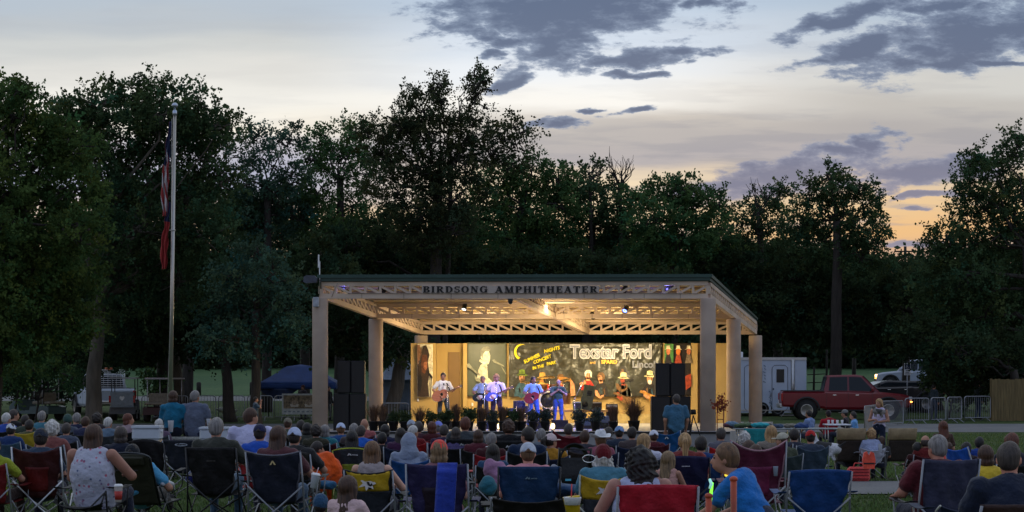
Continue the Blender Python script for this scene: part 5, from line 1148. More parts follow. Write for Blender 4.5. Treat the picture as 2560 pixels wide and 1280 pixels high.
def hair_mesh(kind, h=.010):
 if (kind, h) in HAIR: return HAIR[(kind, h)]
 S_ = SDF(); sp_ = 0
 def strands(P, amp=.0024, n=24):
  a = np.arctan2(P[..., 0], -P[..., 1] + .03); return amp * np.sin(a * n + P[..., 2] * 14 + 2 * np.sin(P[..., 2] * 9 + a * 3)) + amp * .6 * np.sin(a * n * 2.3 + 1 + P[..., 2] * 6)
 def frz(P, amp=.0085, f=88):
  a = 0; q = random.Random(3)
  for i in range(9):
   d_ = Vector((q.gauss(0, 1), q.gauss(0, 1), q.gauss(0, .7))).normalized() * f * (.55 + .14 * i); a = a + np.sin(P[..., 0] * d_.x + P[..., 1] * d_.y + P[..., 2] * d_.z + q.random() * 6 + (0 if i < 4 else 1.5 * np.sin(P[..., 2] * 40)))
  return amp * a * .42
 face = lambda P: np.maximum(P[..., 1] * .85 - P[..., 2] * .60 - .022, 0 - 1)
 low = lambda z: (lambda P: z - P[..., 2])
 disp = strands; clip = None
 if kind in ('short', 'crew', 'fringe'):
  g_ = {'short': .010, 'crew': .005, 'fringe': .007}[kind]
  S_.ell((0, -.016, .024), (.077 + g_, .097 + g_, .104 + g_)); S_.ell((0, -.045, -.02), (.066 + g_, .058 + g_, .06))
  if kind == 'fringe': clip = lambda P: np.maximum(np.maximum(face(P), low(-.072)(P)), P[..., 2] - .045 + np.maximum(P[..., 1] + .05, 0) * .5)
  else: clip = lambda P: np.maximum(face(P), low(-.078)(P))
  disp = lambda P: strands(P, .0010, 28) + .004 * np.sin(P[..., 0] * 31 + P[..., 2] * 23)
 elif kind == 'bob':
  S_.ell((0, -.02, .026), (.090, .107, .108)); S_.ell((0, -.035, -.06), (.092, .080, .080)); clip = lambda P: np.maximum(face(P), low(-.135)(P))
 elif kind in ('long', 'longthin'):
  q = 1 if kind == 'long' else .85
  S_.ell((0, -.02, .026), (.093, .110, .110)); S_.cap((0, -.055, -.02), (0, -.10, -.30), .092 * q, .105 * q, (1, .55, 1)); S_.cap((-.072, -.02, 0), (-.085, -.055, -.24), .034, .03); S_.cap((.072, -.02, 0), (.085, -.055, -.24), .034, .03)
  S_.cap((-.04, -.11, -.28), (-.05, -.12, -.37), .05 * q, .02, (1, .5, 1)); S_.cap((.04, -.11, -.28), (.05, -.12, -.35), .05 * q, .02, (1, .5, 1)); clip = lambda P: np.maximum(face(P), -.5 * np.ones_like(P[..., 0]))
 elif kind == 'pony':
  S_.ell((0, -.016, .024), (.086, .105, .112)); S_.cap((0, -.10, .06), (0, -.165, .02), .035, .040); S_.cap((0, -.165, .02), (.004, -.165, -.20), .040, .036); S_.cap((.004, -.165, -.20), (.0, -.15, -.34), .036, .012); clip = lambda P: np.maximum(face(P), np.where(P[..., 1] > -.10, -.07 - P[..., 2], -1))
 elif kind == 'curly':
  S_.ell((0, -.022, .030), (.098, .112, .112)); S_.ell((0, -.045, -.02), (.094, .084, .075)); disp = frz; clip = lambda P: np.maximum(face(P) - .008, low(-.12)(P))
 elif kind == 'curlylong':
  S_.ell((0, -.03, .03), (.122, .13, .122)); S_.cap((0, -.075, -.04), (0, -.115, -.27), .125, .115, (1, .6, 1)); S_.cap((-.09, -.02, -.03), (-.11, -.05, -.24), .05, .045); S_.cap((.09, -.02, -.03), (.11, -.05, -.22), .05, .045); disp = frz; clip = lambda P: face(P) - .006
 elif kind == 'whitebeard':
  S_.ell((0, -.03, -.02), (.100, .095, .085)); S_.ell((0, .0, -.085), (.115, .10, .065)); disp = lambda P: frz(P, .009, 70); clip = lambda P: np.maximum(P[..., 2] - .03, P[..., 1] - .09)
 elif kind == 'cap':
  S_.ell((0, -.014, .030), (.091, .110, .108)); clip = lambda P: .018 - P[..., 2] + np.maximum(-P[..., 1] - .04, 0) * .25; disp = lambda P: .0012 * np.sin(np.arctan2(P[..., 0], P[..., 1]) * 6)
 elif kind == 'brim': S_.ell((0, .115, .030), (.072, .075, .009)); disp = lambda P: np.abs(P[..., 0]) * .10 - .003
 elif kind == 'brimback': S_.ell((0, -.135, .020), (.070, .070, .009)); disp = lambda P: np.abs(P[..., 0]) * .10 - .003
 elif kind == 'capgap': S_.cap((-.030, -.112, .036), (.030, -.112, .036), .012, .012); S_.cap((0, -.108, .05), (0, -.108, .052), .022); disp = lambda P: 0
 elif kind == 'beanie':
  S_.ell((0, -.016, .034), (.095, .114, .118)); clip = lambda P: -.028 - P[..., 2]; disp = lambda P: .002 * np.sin(np.arctan2(P[..., 0], P[..., 1]) * 22)
 elif kind == 'hood':
  S_.ell((0, -.03, .02), (.118, .130, .140)); S_.cap((0, -.06, -.05), (0, -.08, -.15), .115, .15, (1, .75, 1)); disp = lambda P: .006 * np.sin(P[..., 2] * 28 + P[..., 0] * 16); clip = lambda P: face(P) - .01
 elif kind == 'cowcrown':
  S_.cap((0, .03, .09), (0, -.05, .09), .072, .078, (1, 1, 1.35)); disp = lambda P: .022 * np.exp(-(P[..., 0] / .022) ** 2) * (P[..., 2] > .12) + 0; clip = lambda P: .052 - P[..., 2]
 elif kind == 'cowbrim':
  S_.ell((0, -.01, .058), (.165, .20, .016)); disp = lambda P: 0
 k_ = .012
 V_, Fq = S_.build(h * .85 if 'curly' in kind else h, k_, clip=clip, disp=disp)
 if kind == 'cowbrim': V_[:, 2] += np.maximum(np.abs(V_[:, 0]) - .08, 0) ** 1.2 * 1.1
 me = npmesh(kind, V_, Fq); HAIR[(kind, h)] = me; return me
HC = {'grey': (116, 112, 110), 'white': (176, 174, 170), 'dark': (34, 27, 24), 'black': (22, 19, 20), 'brown': (64, 42, 30), 'lbrown': (96, 68, 44), 'blond': (150, 118, 78), 'auburn': (84, 42, 26), 'dgrey': (58, 50, 46), 'sandy': (118, 94, 66)}
EYE_MB = None
def person(label, loc, rz=0, pose='sit', build='avg', sleeve='short', lower='long', yaw=0, pitch=0, hair=('short', 'brown'), hat=None, shirt=(60, 90, 120), pants=(40, 44, 60), sk=(166, 120, 98), s=1.0, hs=1.0, h=.02, group='concert-goers on the lawn', shoes=(40, 38, 38), face=False, stripes=None, name='person', shirtmat=None):
 bm = body_meshes(pose, build, sleeve, lower, yaw, pitch, hs, h)
 o = link(name, bm['body'], skin(sk)); o.location = loc; o.rotation_euler = (0, 0, rz); o.scale = (s, s, s); tag(o, label, 'person', group)
 link('shirt', bm['shirt'], shirtmat or cloth(shirt), o); link('trousers', bm['trousers'], cloth(pants), o); link('shoe', bm['shoel'], cloth(shoes), o); link('shoe', bm['shoer'], cloth(shoes), o)
 HM = Matrix(bm['HM'].tolist()).to_4x4(); T_ = Matrix.Translation(bm['hc'].tolist()) @ HM @ Matrix.Scale(hs, 4)
 def onhead(nm, kind, m, hh=.011):
  c = link(nm, hair_mesh(kind, hh), m, o); c.matrix_local = T_; return c
 hh = .009 if h < .02 else .014
 if hair: onhead('hair', hair[0], hairm(HC[hair[1]]), hh)
 if hat:
  k, col = hat[0], hat[1]
  if k == 'cowboy': onhead('hat', 'cowcrown', cloth(col), hh); onhead('hat_brim', 'cowbrim', cloth(col), min(hh, .011))
  elif k == 'hood': onhead('hood', 'hood', cloth(col), hh)
  elif k == 'beanie': onhead('cap', 'beanie', cloth(col), hh)
  else:
   c = onhead('cap', 'cap', cloth(col), hh); b = onhead('cap_brim', 'brimback' if k == 'capback' else 'brim', cloth(hat[2] if len(hat) > 2 else col), .0065)
   if k == 'cap': onhead('cap_opening', 'capgap', hairm(HC[hair[1]] if hair else (60, 50, 45)), .008)
 if face:
  mb = MB()
  for sx in (-1, 1): mb.ell((sx * .031, .083, .012), (.012, .008, .007), 8, 6)
  e = link('eyes', mb.mesh('eyes'), mat('eye_dark', (.02, .018, .018), rough=.2, var=0, bump=0), o); e.matrix_local = T_
  mb = MB(); 
  for sx in (-1, 1): mb.tube([(sx * .018, .092, .030), (sx * .034, .090, .034), (sx * .048, .078, .028)], .004, 5)
  e = link('eyebrows', mb.mesh('eyebrows'), hairm(HC[hair[1]] if hair else (60, 50, 45)), o); e.matrix_local = T_
  mb = MB(); mb.ell((0, .094, -.062), (.022, .007, .006), 10, 6); e = link('lips', mb.mesh('lips'), mat('lips', srgb(150, 88, 80), rough=.5, var=.05), o); e.matrix_local = T_
 return o
# ---------------------------------------------------------------- folding chairs
CM = {}
STEEL = mat('chair_tube_grey', (0.26, 0.27, 0.29), rough=.4, metal=.4, var=.1); TBLK = mat('chair_tube_black', (0.015, 0.015, 0.016), rough=.45, var=.1)
def cached(key, fn):
 if key not in CM: CM[key] = fn().mesh(key[0])
 return CM[key]
LIME = (150, 160, 40)
def quad_chair(label, loc, rz=0, col=(30, 32, 40), low=None, frame=STEEL, tall=1.0, detail=True, group='folding camp chairs on the lawn', sag=.07, edge=None, inset=None, emblem=None, s=1.0, cup=None, top=None, wide=1.0, band=None):
 o = thing('camp_chair', label, 'chair', loc, rz, group, s)
 W = .275 * wide; zt = .95 * tall
 def backfn(u, v, z0=.40, z1=None, off=0.0):
  z1 = z1 or zt
  x = (u - .5) * 2 * W * (1 - .32 * (1 - v) ** 1.5) * (1 + .03 * v); y = -.20 - .19 * v - .05 * (1 - (2 * u - 1) ** 2) * (1 - .4 * v) - off
  z = z0 + (z1 - z0) * v - sag * (1 - (2 * u - 1) ** 2) * v ** 3
  return (x + .007 * math.sin(v * 17 + u * 5), y + .007 * math.sin(u * 19 + v * 7) + .006 * math.sin(u * 31 - v * 23) * (1 - v) + .009 * math.sin((u - .5) * (v - .2) * 40), z)
 key = (round(tall, 2), round(sag, 2), round(wide, 2))
 m = nylon(col)
 if band:   # upper part in another colour
  bz, bc, side = band
  link('backrest', cached(('backrest_low',) + key + (bz,), lambda: MB().grid(lambda u, v: backfn(u, v * bz), 14, 12, thick=.008)), nylon(col), o)
  link('back_panel', cached(('back_panel',) + key + (bz, side), lambda: MB().grid(lambda u, v: backfn(side + u * (1 - 2 * side), bz + (1 - bz) * v, off=.003), 14, 8, thick=.010)), nylon(bc), o)
  if side: link('back_border', cached(('back_border',) + key + (bz,), lambda: MB().grid(lambda u, v: backfn(u, bz + (1 - bz) * v), 14, 8, thick=.008)), nylon(col), o)
 else: link('backrest', cached(('backrest',) + key, lambda: MB().grid(backfn, 16, 18, thick=.008)), m, o)
 if inset: link('back_inset', cached(('back_inset',) + key, lambda: MB().grid(lambda u, v: backfn(.24 + .52 * u, .12 + .50 * v, off=.006), 8, 8, thick=.006)), nylon(inset), o)
 if edge: link('edge_piping', cached(('edge_piping',) + key, lambda: MB().tube([backfn(0, t / 8, off=.004) for t in range(9)] + [backfn(t / 12, 1, off=.004) for t in range(1, 13)] + [backfn(1, 1 - t / 8, off=.004) for t in range(1, 9)], .011, 6)), nylon(edge), o)
 link('seat', cached(('seat',) + key, lambda: MB().grid(lambda u, v: ((u - .5) * 2 * W * .96, -.20 + .46 * v, .40 + .03 * v - .05 * math.sin(PI * v) * math.sin(PI * u)), 8, 8, thick=.008)), nylon(low or col), o)
 for sx in (-1, 1):
  nm = 'armrest'
  def arm(sx=sx):
   mb = MB(); mb.grid(lambda u, v: (sx * (W + .055 - .045 + .09 * u), -.28 + .56 * v, .66 - .03 * math.sin(PI * v)), 3, 8, thick=.007); return mb
  link('armrest', cached(('armrest%d' % sx,) + key, arm), nylon(low or col), o)
  def post(sx=sx):
   return MB().tube([(sx * (W + .03), -.22, .06), (sx * (W + .01), -.28, .62), (sx * (W + .008), -.40, zt - .01)], .011, 7)
  link('back_post', cached(('back_post%d' % sx,) + key, post), frame, o)
  def leg(sx=sx): return MB().tube([(sx * (W + .05), .28, .65), (sx * (W + .02), .30, .40), (-sx * W * .98, .27, .02)], .010, 6)
  link('leg', cached(('legf%d' % sx,) + key, leg), frame, o)
  def leg2(sx=sx): return MB().tube([(sx * (W + .012), -.315, .60), (0, -.345 - .012 * sx, .31), (-sx * (W + .05), -.32, .02)], .011, 6)
  link('leg', cached(('legb%d' % sx,) + key, leg2), frame, o)
  if detail:
   def leg3(sx=sx): return MB().tube([(sx * (W + .015), .28, .42), (sx * (W + .035), -.30, .02)], .010, 6)
   link('side_brace', cached(('br%d' % sx,) + key, leg3), frame, o)
   def leg4(sx=sx): return MB().tube([(sx * (W + .025), -.24, .44), (sx * (W + .045), .28, .02)], .010, 6)
   link('side_brace', cached(('bs%d' % sx,) + key, leg4), frame, o)
 if detail:
  link('feet', cached(('feet',) + key, lambda: MB().lathe([(.026, 0), (.026, .03), (.016, .045)], (W, .28, 0), 8).lathe([(.026, 0), (.026, .03), (.016, .045)], (-W, .28, 0), 8).lathe([(.026, 0), (.026, .03), (.016, .045)], (W + .02, -.30, 0), 8).lathe([(.026, 0), (.026, .03), (.016, .045)], (-W - .02, -.30, 0), 8)), TBLK, o)
 if cup:
  def ch(): 
   mb = MB(); mb.lathe([(.045, -.10), (.052, -.09), (.055, 0), (.058, .004), (.05, .004), (.048, -.08), (.0, -.085)], (cup * (W + .06), .20, .66), 14); return mb
  link('cup_holder', cached(('cup_holder', cup) + key, ch), nylon(low or col), o)
 if emblem:
  kind, ec = emblem[0], emblem[1]; vv = emblem[2] if len(emblem) > 2 else .78; sz = emblem[3] if len(emblem) > 3 else 1
  def em():
   mb = MB()
   def pt(a, b, lay=0):
    q = Vector(backfn(.5 + a / (2 * W), 1, off=.0)); y = backfn(.5 + a / (2 * W), vv, off=.0)[1]; z = .40 + (zt - .40) * vv + b - sag * (1 - (a / W) ** 2) * vv ** 3
    return (a, y - .016 - lay, z)
   def poly(pts, mi=0, lay=0):
    n = len(pts); vs = [pt(a * sz, b * sz, lay) for a, b in pts] + [tuple(Vector(pt(a * sz, b * sz, lay)) + Vector((0, -.004, 0))) for a, b in pts]
    mb.add(vs, [tuple(range(n)), tuple(range(2 * n - 1, n - 1, -1))] + [(i, (i + 1) % n, (i + 1) % n + n, i + n) for i in range(n)], mi)
   if kind == 'tent':   # peaked outline mark and a word-like bar
    poly([(-.06, -.018), (-.03, .022), (-.012, .0), (0, .012), (.012, -.018)]); poly([(-.035, -.018), (-.028, -.004), (-.018, -.018)], 1, .003)
    for k in range(5): poly([(.022 + k * .018, -.016), (.034 + k * .018, -.016), (.034 + k * .018, .0), (.022 + k * .018, .0)])
   elif kind == 'peak': poly([(-.035, -.02), (-.008, .03), (.004, .03), (.035, -.02), (.015, -.02), (-.002, .008), (-.018, -.02)]); poly([(-.012, -.024), (.0, -.008), (.014, -.024)], 1, .002)
   elif kind == 'wing':
    poly([(-.10, .055), (-.055, .02), (-.045, .06), (-.01, .01), (.02, .035), (.09, .07), (.05, .02), (.075, -.01), (.04, -.02), (.05, -.06), (.01, -.04), (-.02, -.075), (-.03, -.03), (-.09, -.045), (-.05, -.005)])
    poly([(-.015, .01), (.02, .01), (.045, -.02), (.02, -.035), (-.005, -.02)], 1, .003); poly([(.0, -.04), (.03, -.045), (.02, -.065), (.0, -.055)], 1, .003)
   elif kind == 'oval':
    poly([(.05 * math.cos(a) * 1.5, .018 * math.sin(a)) for a in np.linspace(0, 2 * PI, 17)[:-1]])
    for k in range(6): poly([(-.05 + k * .018, -.007), (-.037 + k * .018, -.007), (-.037 + k * .018, .007), (-.05 + k * .018, .007)], 1, .003)
   elif kind == 'line':
    for k in range(6): poly([(-.05 + k * .018, -.006), (-.037 + k * .018, -.006), (-.037 + k * .018, .006), (-.05 + k * .018, .006)])
   return mb
  link('emblem', cached(('emblem', kind, vv, sz) + key, em), [mat('emb_%d_%d_%d' % tuple(ec), srgb(*ec), rough=.6, var=.1), nylon((16, 16, 18))], o)
 return o
def tan_lounger(label, loc, rz=0, s=1.0):
 o = thing('high_back_chair', label, 'chair', loc, rz, 'tan high-back lawn chairs', s)
 m1 = nylon((150, 132, 100)); m2 = nylon((52, 44, 38)); fr = mat('bronze_tube', (0.20, 0.17, 0.13), rough=.5, metal=.3)
 w = .27
 mb = MB(); mb.grid(lambda u, v: ((u - .5) * 2 * w, -.36 - .09 * v - .03 * math.sin(PI * v), .80 + .21 * v), 10, 8, thick=.035); part('headrest', mb, m1, o)
 mb = MB(); mb.grid(lambda u, v: ((u - .5) * 1.86 * w, -.20 - .16 * v, .36 + .42 * v), 10, 10, thick=.01); part('backrest', mb, m2, o)
 mb = MB(); mb.grid(lambda u, v: ((u - .5) * 1.9 * w, -.2 + .5 * v, .38 + .03 * v - .03 * math.sin(PI * v)), 6, 6, thick=.01); part('seat', mb, m2, o)
 for sx in (-1, 1):
  mb = MB(); mb.tube([(sx * w, -.18, .34), (sx * w, -.36, .80), (sx * w, -.45, 1.0)], .014, 7); part('back_post', mb, fr, o)
  mb = MB(); mb.tube([(sx * w, -.30, .62), (sx * (w + .03), .0, .63), (sx * (w + .03), .26, .62)], .018, 7); part('armrest', mb, fr, o)
  mb = MB(); mb.tube([(sx * w, .24, .62), (sx * w, -.30, .02)], .012, 7); part('leg', mb, fr, o); mb = MB(); mb.tube([(sx * w, -.28, .60), (sx * w, .28, .02)], .012, 7); part('leg', mb, fr, o)
 mb = MB(); mb.tube([(-w, -.355, .79), (w, -.355, .79)], .011, 6); part('crossbar', mb, fr, o)
 mb = MB(); mb.tube([(-w, -.30, .03), (w, -.30, .03)], .011, 6); part('crossbar', mb, fr, o)
 return o
def recliner(label, loc, rz=0, s=1.0):
 o = thing('recliner', label, 'chair', loc, rz, 'folding camp chairs on the lawn', s); w = .27; m = nylon((52, 52, 40)); fr = mat('recliner_tube', (0.04, 0.045, 0.05), rough=.4, metal=.4); wt = mat('white_armrest', (0.50, 0.52, 0.56), rough=.6)
 mb = MB(); mb.grid(lambda u, v: ((u - .5) * 2 * w * (1 if v < .93 else 1 - (v - .93) * 3), -.12 - .46 * v, .38 + .62 * v), 12, 16, thick=.02); part('backrest', mb, m, o)
 mb = MB(); mb.grid(lambda u, v: ((u - .5) * 1.5 * w, -.50 - .07 * v, .885 + .095 * v), 10, 5, thick=.05); part('head_pillow', mb, m, o)
 mb = MB(); mb.box((-.02, -.495, .80), (.28, .012, .012)); part('strap_slot', mb, TBLK, o)
 mb = MB(); mb.grid(lambda u, v: ((u - .5) * 2 * w, -.12 + .95 * v, .38 + .02 * math.sin(v * 6)), 8, 10, thick=.015); part('seat', mb, m, o)
 mb = MB(); pts = [(-w - .01, -.12, .38)]
 pts = [(-w - .012, -.10, .36), (-w - .012, -.56, .95)] + [(-(w + .012) * math.cos(a), -.58, .95 + .06 * math.sin(a)) for a in np.linspace(.3, PI - .3, 7)] + [(w + .012, -.56, .95), (w + .012, -.10, .36)]
 mb.tube(pts, .013, 7); part('back_frame', mb, fr, o)
 for sx in (-1, 1):
  mb = MB(); mb.tube([(sx * (w + .06), -.20, .62), (sx * (w + .07), .02, .63), (sx * (w + .07), .20, .60), (sx * (w + .07), .27, .53)], [.024, .03, .03, .022], 9); part('armrest', mb, wt if sx > 0 else m, o)
  mb = MB(); mb.tube([(sx * (w + .05), .30, .60), (sx * (w + .05), -.55, .02)], .013, 7); part('leg', mb, fr, o); mb = MB(); mb.tube([(sx * (w + .05), -.28, .60), (sx * (w + .05), .5, .02)], .013, 7); part('leg', mb, fr, o)
  mb = MB(); mb.tube([(sx * w, -.1, .37), (sx * w, .85, .38)], .012, 7); part('side_rail', mb, fr, o)
 mb = MB(); mb.tube([(-w - .05, -.55, .03), (w + .05, -.55, .03)], .013, 7); part('crossbar', mb, fr, o)
 return o
# ---------------------------------------------------------------- the audience
CHL = {}
def solve_d(yt, H):
 return float(np.interp(yt, [1018, 1031, 1045, 1055, 1065, 1075, 1085, 1100, 1110, 1118, 1240], [47, 43, 38.5, 35.5, 33.5, 31, 28, 21.5, 19.5, 17, 15]))
NP_ = 0
def crowd(px, yt, label, d=None, k=1.0, chair=None, rz=None, **kw):
 """seated listener whose head top is at photo point (px, yt); chair = (adjective, colour, kwargs)"""
 global NP_
 assert 4 <= len(label.split()) <= 12, label
 H = {'sitlounge': 1.165, 'sitfwd': 1.235}.get(kw.get('pose'), 1.285) * k + (.0 if not kw.get('hat') else .015)
 if d is None: d = solve_d(yt, H)
 s = min(1.14, max(.60 if k < 1 else .84, (Z(yt, d) - g(d)) / (H / k)))
 dz = (Z(yt, d) - g(d)) - s * H / k
 if abs(dz) < .03: dz = 0
 x = X(px, d); rz = math.radians(rz) if rz is not None else -math.atan2(-x, 66 - d) * .35 + rnd.uniform(-.12, .12)
 hx = -.115 * s * -math.sin(rz); hy = -.115 * s * math.cos(rz)
 fwd = {'large': .09, 'big': .05}.get(kw.get('build'), 0.0)
 loc = Vector((x - hx, d - hy, g(d) + dz))
 kw.setdefault('h', .016 if d < 30 else (.022 if d < 44 else .028))
 hs = kw.pop('hs', 1.0)
 if s < .9 and hs == 1.0: hs = min(1.25, .96 / s)
 hs = round(hs, 1)
 p = person(label, loc, rz, s=s, hs=hs, **kw)
 if chair:
  adj, col, ck = chair[0], chair[1], (chair[2] if len(chair) > 2 else {})
  ck = dict(ck); typ = ck.pop('typ', 'quad')
  lab = ck.pop('label', '%s camp chair seating the %s' % (adj, label)); ws = lab.split()
  if len(ws) > 16: lab = ' '.join(ws[:16])
  cs = ck.pop('s', min(1.05, max(.85, s)))
  cl = Vector((loc.x + math.sin(rz) * fwd, loc.y - math.cos(rz) * fwd, g(d)))
  if typ == 'quad': quad_chair(lab, cl, rz, col, detail=d < 34, s=cs, **ck)
  elif typ == 'lounge': recliner(lab, cl, rz, s=cs)
 NP_ += 1
 return p
K = dict
BK = ('black', (20, 20, 22)); NV = ('navy blue', (26, 34, 60)); RD = ('dark red', (110, 24, 26)); BU = ('blue', (24, 62, 110)); GY = ('grey', (56, 60, 66)); BR = ('brown', (48, 36, 30)); MR = ('maroon', (70, 20, 30)); YE = ('yellow', (176, 150, 40))
def C(base, **k): return (base[0], base[1], k)
SK1 = (188, 140, 116); SK2 = (170, 122, 100); SK3 = (200, 154, 132)
# ---- far left block
crowd(17, 1031, 'white-haired man in a royal blue shirt at the far left', hair=('short', 'white'), shirt=(40, 70, 150), chair=C(BK), yaw=-20)
crowd(36, 1022, 'grey-haired man in black behind the white-haired far left man', hair=('short', 'dgrey'), shirt=(28, 28, 30), chair=C(GY), yaw=-50)
crowd(28, 1056, 'man in a white visor cap seated in the plaid chair', hair=('short', 'dark'), hat=('cap', (190, 196, 206)), shirt=(28, 52, 96), chair=('blue and white plaid', (58, 82, 100), {}))
crowd(-14, 1092, 'person in a yellow-green shirt cut off by the left frame edge', d=25, hair=('short', 'dark'), shirt=(140, 150, 40), pants=(60, 44, 40), chair=C(RD, frame=STEEL), yaw=0, pose='sitright')
crowd(105, 1026, 'grey-haired person in teal shirt behind the yellow chair', hair=('short', 'grey'), shirt=(60, 110, 125), chair=C(GY))
crowd(74, 1048, 'small dark-haired person slouched low in the yellow chair', k=.82, hair=('short', 'dark'), shirt=(70, 70, 40), chair=C(YE, s=1.06))
crowd(103, 1066, 'person in a dark cap sunk into the red chair', d=25.5, hair=('short', 'dark'), hat=('cap', (36, 42, 56)), shirt=(44, 60, 80), chair=('black-edged dark red', (60, 18, 18), K(inset=(96, 16, 14), frame=mat('silver_tube', (0.55, 0.56, 0.58), rough=.35, metal=.6), tall=1.06, s=1.08)))
crowd(132, 1050, 'person with fluffy light grey hair in a dusty red top', hair=('curly', 'white'), shirt=(120, 70, 66), chair=C(GY), d=30)
crowd(170, 1034, 'person in dark green hat beside a grey-haired man', hair=('short', 'dgrey'), hat=('beanie', (50, 74, 70)), shirt=(70, 78, 90), chair=C(BK))
crowd(191, 1031, 'grey-haired man in navy turned to the dark green hat', hair=('short', 'grey'), shirt=(26, 32, 60), chair=C(NV), yaw=50)
crowd(166, 1056, 'person in slate grey shirt left of the floral top woman', hair=('short', 'dgrey'), shirt=(70, 76, 92), chair=C(BK))
crowd(236, 1058, 'large brown-haired woman in a white floral sleeveless top', d=22.8, build='large', sleeve='tank', hair=('long', 'brown'), shirt=(168, 170, 186), pose='sitright', sk=(156, 110, 92), shirtmat=cloth((168, 170, 186), 'floral'), rz=-14)
quad_chair('black side-table folding chair under the woman in the floral top', ground_at(230, 22.8), -.2, (18, 18, 20), tall=.52, detail=True, frame=TBLK)
crowd(243, 1031, 'person with bushy dark hair behind the floral top woman', hair=('curly', 'dark'), shirt=(50, 44, 48), chair=C(BK))
crowd(271, 1042, 'person with short pale grey hair by the bushy dark hair', hair=('short', 'white'), shirt=(90, 110, 128), chair=C(GY), yaw=-20)
crowd(303, 1064, 'person with greyish brown bob in a dark navy top', hair=('bob', 'dgrey'), shirt=(24, 30, 46), chair=C(NV), d=28.5)
crowd(322, 1032, 'woman with dark auburn bob in a dusty pink shirt', hair=('bob', 'auburn'), shirt=(150, 130, 134), chair=C(BK), d=40, yaw=-50)
crowd(398, 1046, 'white-haired person hunched by the stone picnic table', hair=('short', 'white'), shirt=(90, 74, 92), chair=C(GY), d=39)
crowd(346, 1103, 'person in light blue with dark cap lying in the recliner', d=24.6, pose='sitlounge', hair=('short', 'dark'), hat=('cap', (26, 30, 36)), shirt=(76, 150, 190), pants=(70, 66, 60), rz=-6, build='big')
recliner('dark olive zero-gravity recliner with one white armrest', ground_at(350, 24.6) + Vector((0, .0, .0)), -.1, 1.02)
quad_chair('empty black camp chair with curved top behind the recliner', ground_at(388, 29), -.2, (20, 18, 20), tall=1.1, sag=-.06, frame=TBLK)
quad_chair('empty dark chair with a pale oval badge by the picnic table', ground_at(472, 33.5), -.15, (28, 32, 44), tall=1.0, sag=.0, emblem=('oval', (150, 156, 166), .86, 1.5), wide=1.15, frame=STEEL)
# ---- picnic table group
crowd(541, 1042, 'grey-haired man in olive tee in a big black chair', d=26.5, hair=('short', 'grey'), shirt=(52, 54, 48), build='big', pose='sitright', pants=(70, 96, 120), chair=('wide black', (20, 18, 19), K(tall=1.06, sag=.0, wide=1.12, emblem=('line', (70, 66, 60), .72, 1.0), frame=TBLK)), rz=-4)
crowd(628, 1018, 'broad man in a white tee-shirt left of the column', d=31, hair=('short', 'brown'), shirt=(176, 176, 206), build='large', pose='sit', yaw=-50, chair=('low black', (30, 28, 34), K(tall=.86)))
crowd(650, 1056, 'man in navy cap and royal blue shirt on a flag-striped chair', d=28.5, hair=('crew', 'dark'), hat=('cap', (30, 34, 66)), shirt=(34, 78, 170), pose='sitarm', chair=('red and blue flag', (150, 36, 40), K(edge=(190, 190, 200))))
crowd(698, 1062, 'woman with long brown hair in the big navy chair', d=24, hair=('long', 'brown'), shirt=(84, 50, 54), pants=(60, 84, 110), pose='sitright', yaw=-20, chair=('big navy', (26, 30, 46), K(tall=1.05, wide=1.12, edge=(90, 90, 100), sag=.05, emblem=('peak', (190, 170, 120), .82, 1.0))), rz=-8)
crowd(737, 1064, 'man in a blue and white trucker cap and black tee', d=26.5, hair=('crew', 'dark'), hat=('cap', (166, 178, 206), (60, 80, 130)), shirt=(40, 40, 42), build='big', pose='sitright', pants=(50, 50, 46), chair=('dark olive', (34, 30, 26), K(sag=-.04)), rz=-8)
crowd(720, 1042, 'man in a khaki cap beside the left stage column', hair=('crew', 'brown'), hat=('cap', (104, 98, 84)), shirt=(70, 74, 60), chair=C(GY))
crowd(752, 1049, 'person with dark cropped hair behind the khaki cap', hair=('short', 'dark'), shirt=(60, 66, 60), chair=C(BK))
crowd(768, 1055, 'woman with black bob at the foot of the column', hair=('bob', 'black'), shirt=(50, 52, 46), chair=C(BK))
crowd(790, 1061, 'person with wavy dark hair in an olive jacket', hair=('curly', 'dark'), shirt=(52, 50, 36), chair=C(BK))
crowd(813, 1060, 'grey-haired person in a teal shirt near the orange blanket', hair=('bob', 'grey'), shirt=(40, 110, 120), chair=C(MR))
crowd(788, 1104, 'child with dark hair and glasses wrapped in orange', d=29, k=.72, hair=('short', 'dark'), shirt=(210, 82, 24), pants=(200, 74, 20), yaw=-50, chair=None, pose='sitfwd', sleeve='long')
crowd(852, 1054, 'boy in a blue and white striped trucker cap', hair=('crew', 'lbrown'), hat=('cap', (176, 190, 216), (60, 90, 140)), shirt=(30, 70, 120), chair=C(MR, tall=1.02))
crowd(884, 1057, 'grey-haired person left of the bald pink head', hair=('short', 'grey'), shirt=(70, 60, 60), chair=C(BK), yaw=20)
crowd(911, 1045, 'bald man with pink scalp in a rose shirt', hair=None, shirt=(150, 84, 84), chair=C(MR), yaw=20)
crowd(903, 1062, 'boy with grey-brown hair in a bright blue shirt', hair=('short', 'dgrey'), shirt=(36, 90, 180), chair=C(NV), yaw=-20)
crowd(880, 1075, 'woman with long black hair in the lime-edged chair', d=29.5, hair=('long', 'black'), shirt=(24, 22, 26), chair=('lime-edged black', (40, 44, 50), K(edge=LIME, low=(130, 140, 36), inset=(130, 140, 36), tall=1.02, emblem=('tent', (190, 190, 190), .86, 1.0), sag=-.04, frame=mat('lime_tube', (0.30, 0.34, 0.05), rough=.5))))
crowd(963, 1059, 'woman with black bob in the bright blue mid-row chair', hair=('bob', 'black'), shirt=(30, 32, 60), chair=C(BU, tall=.98))
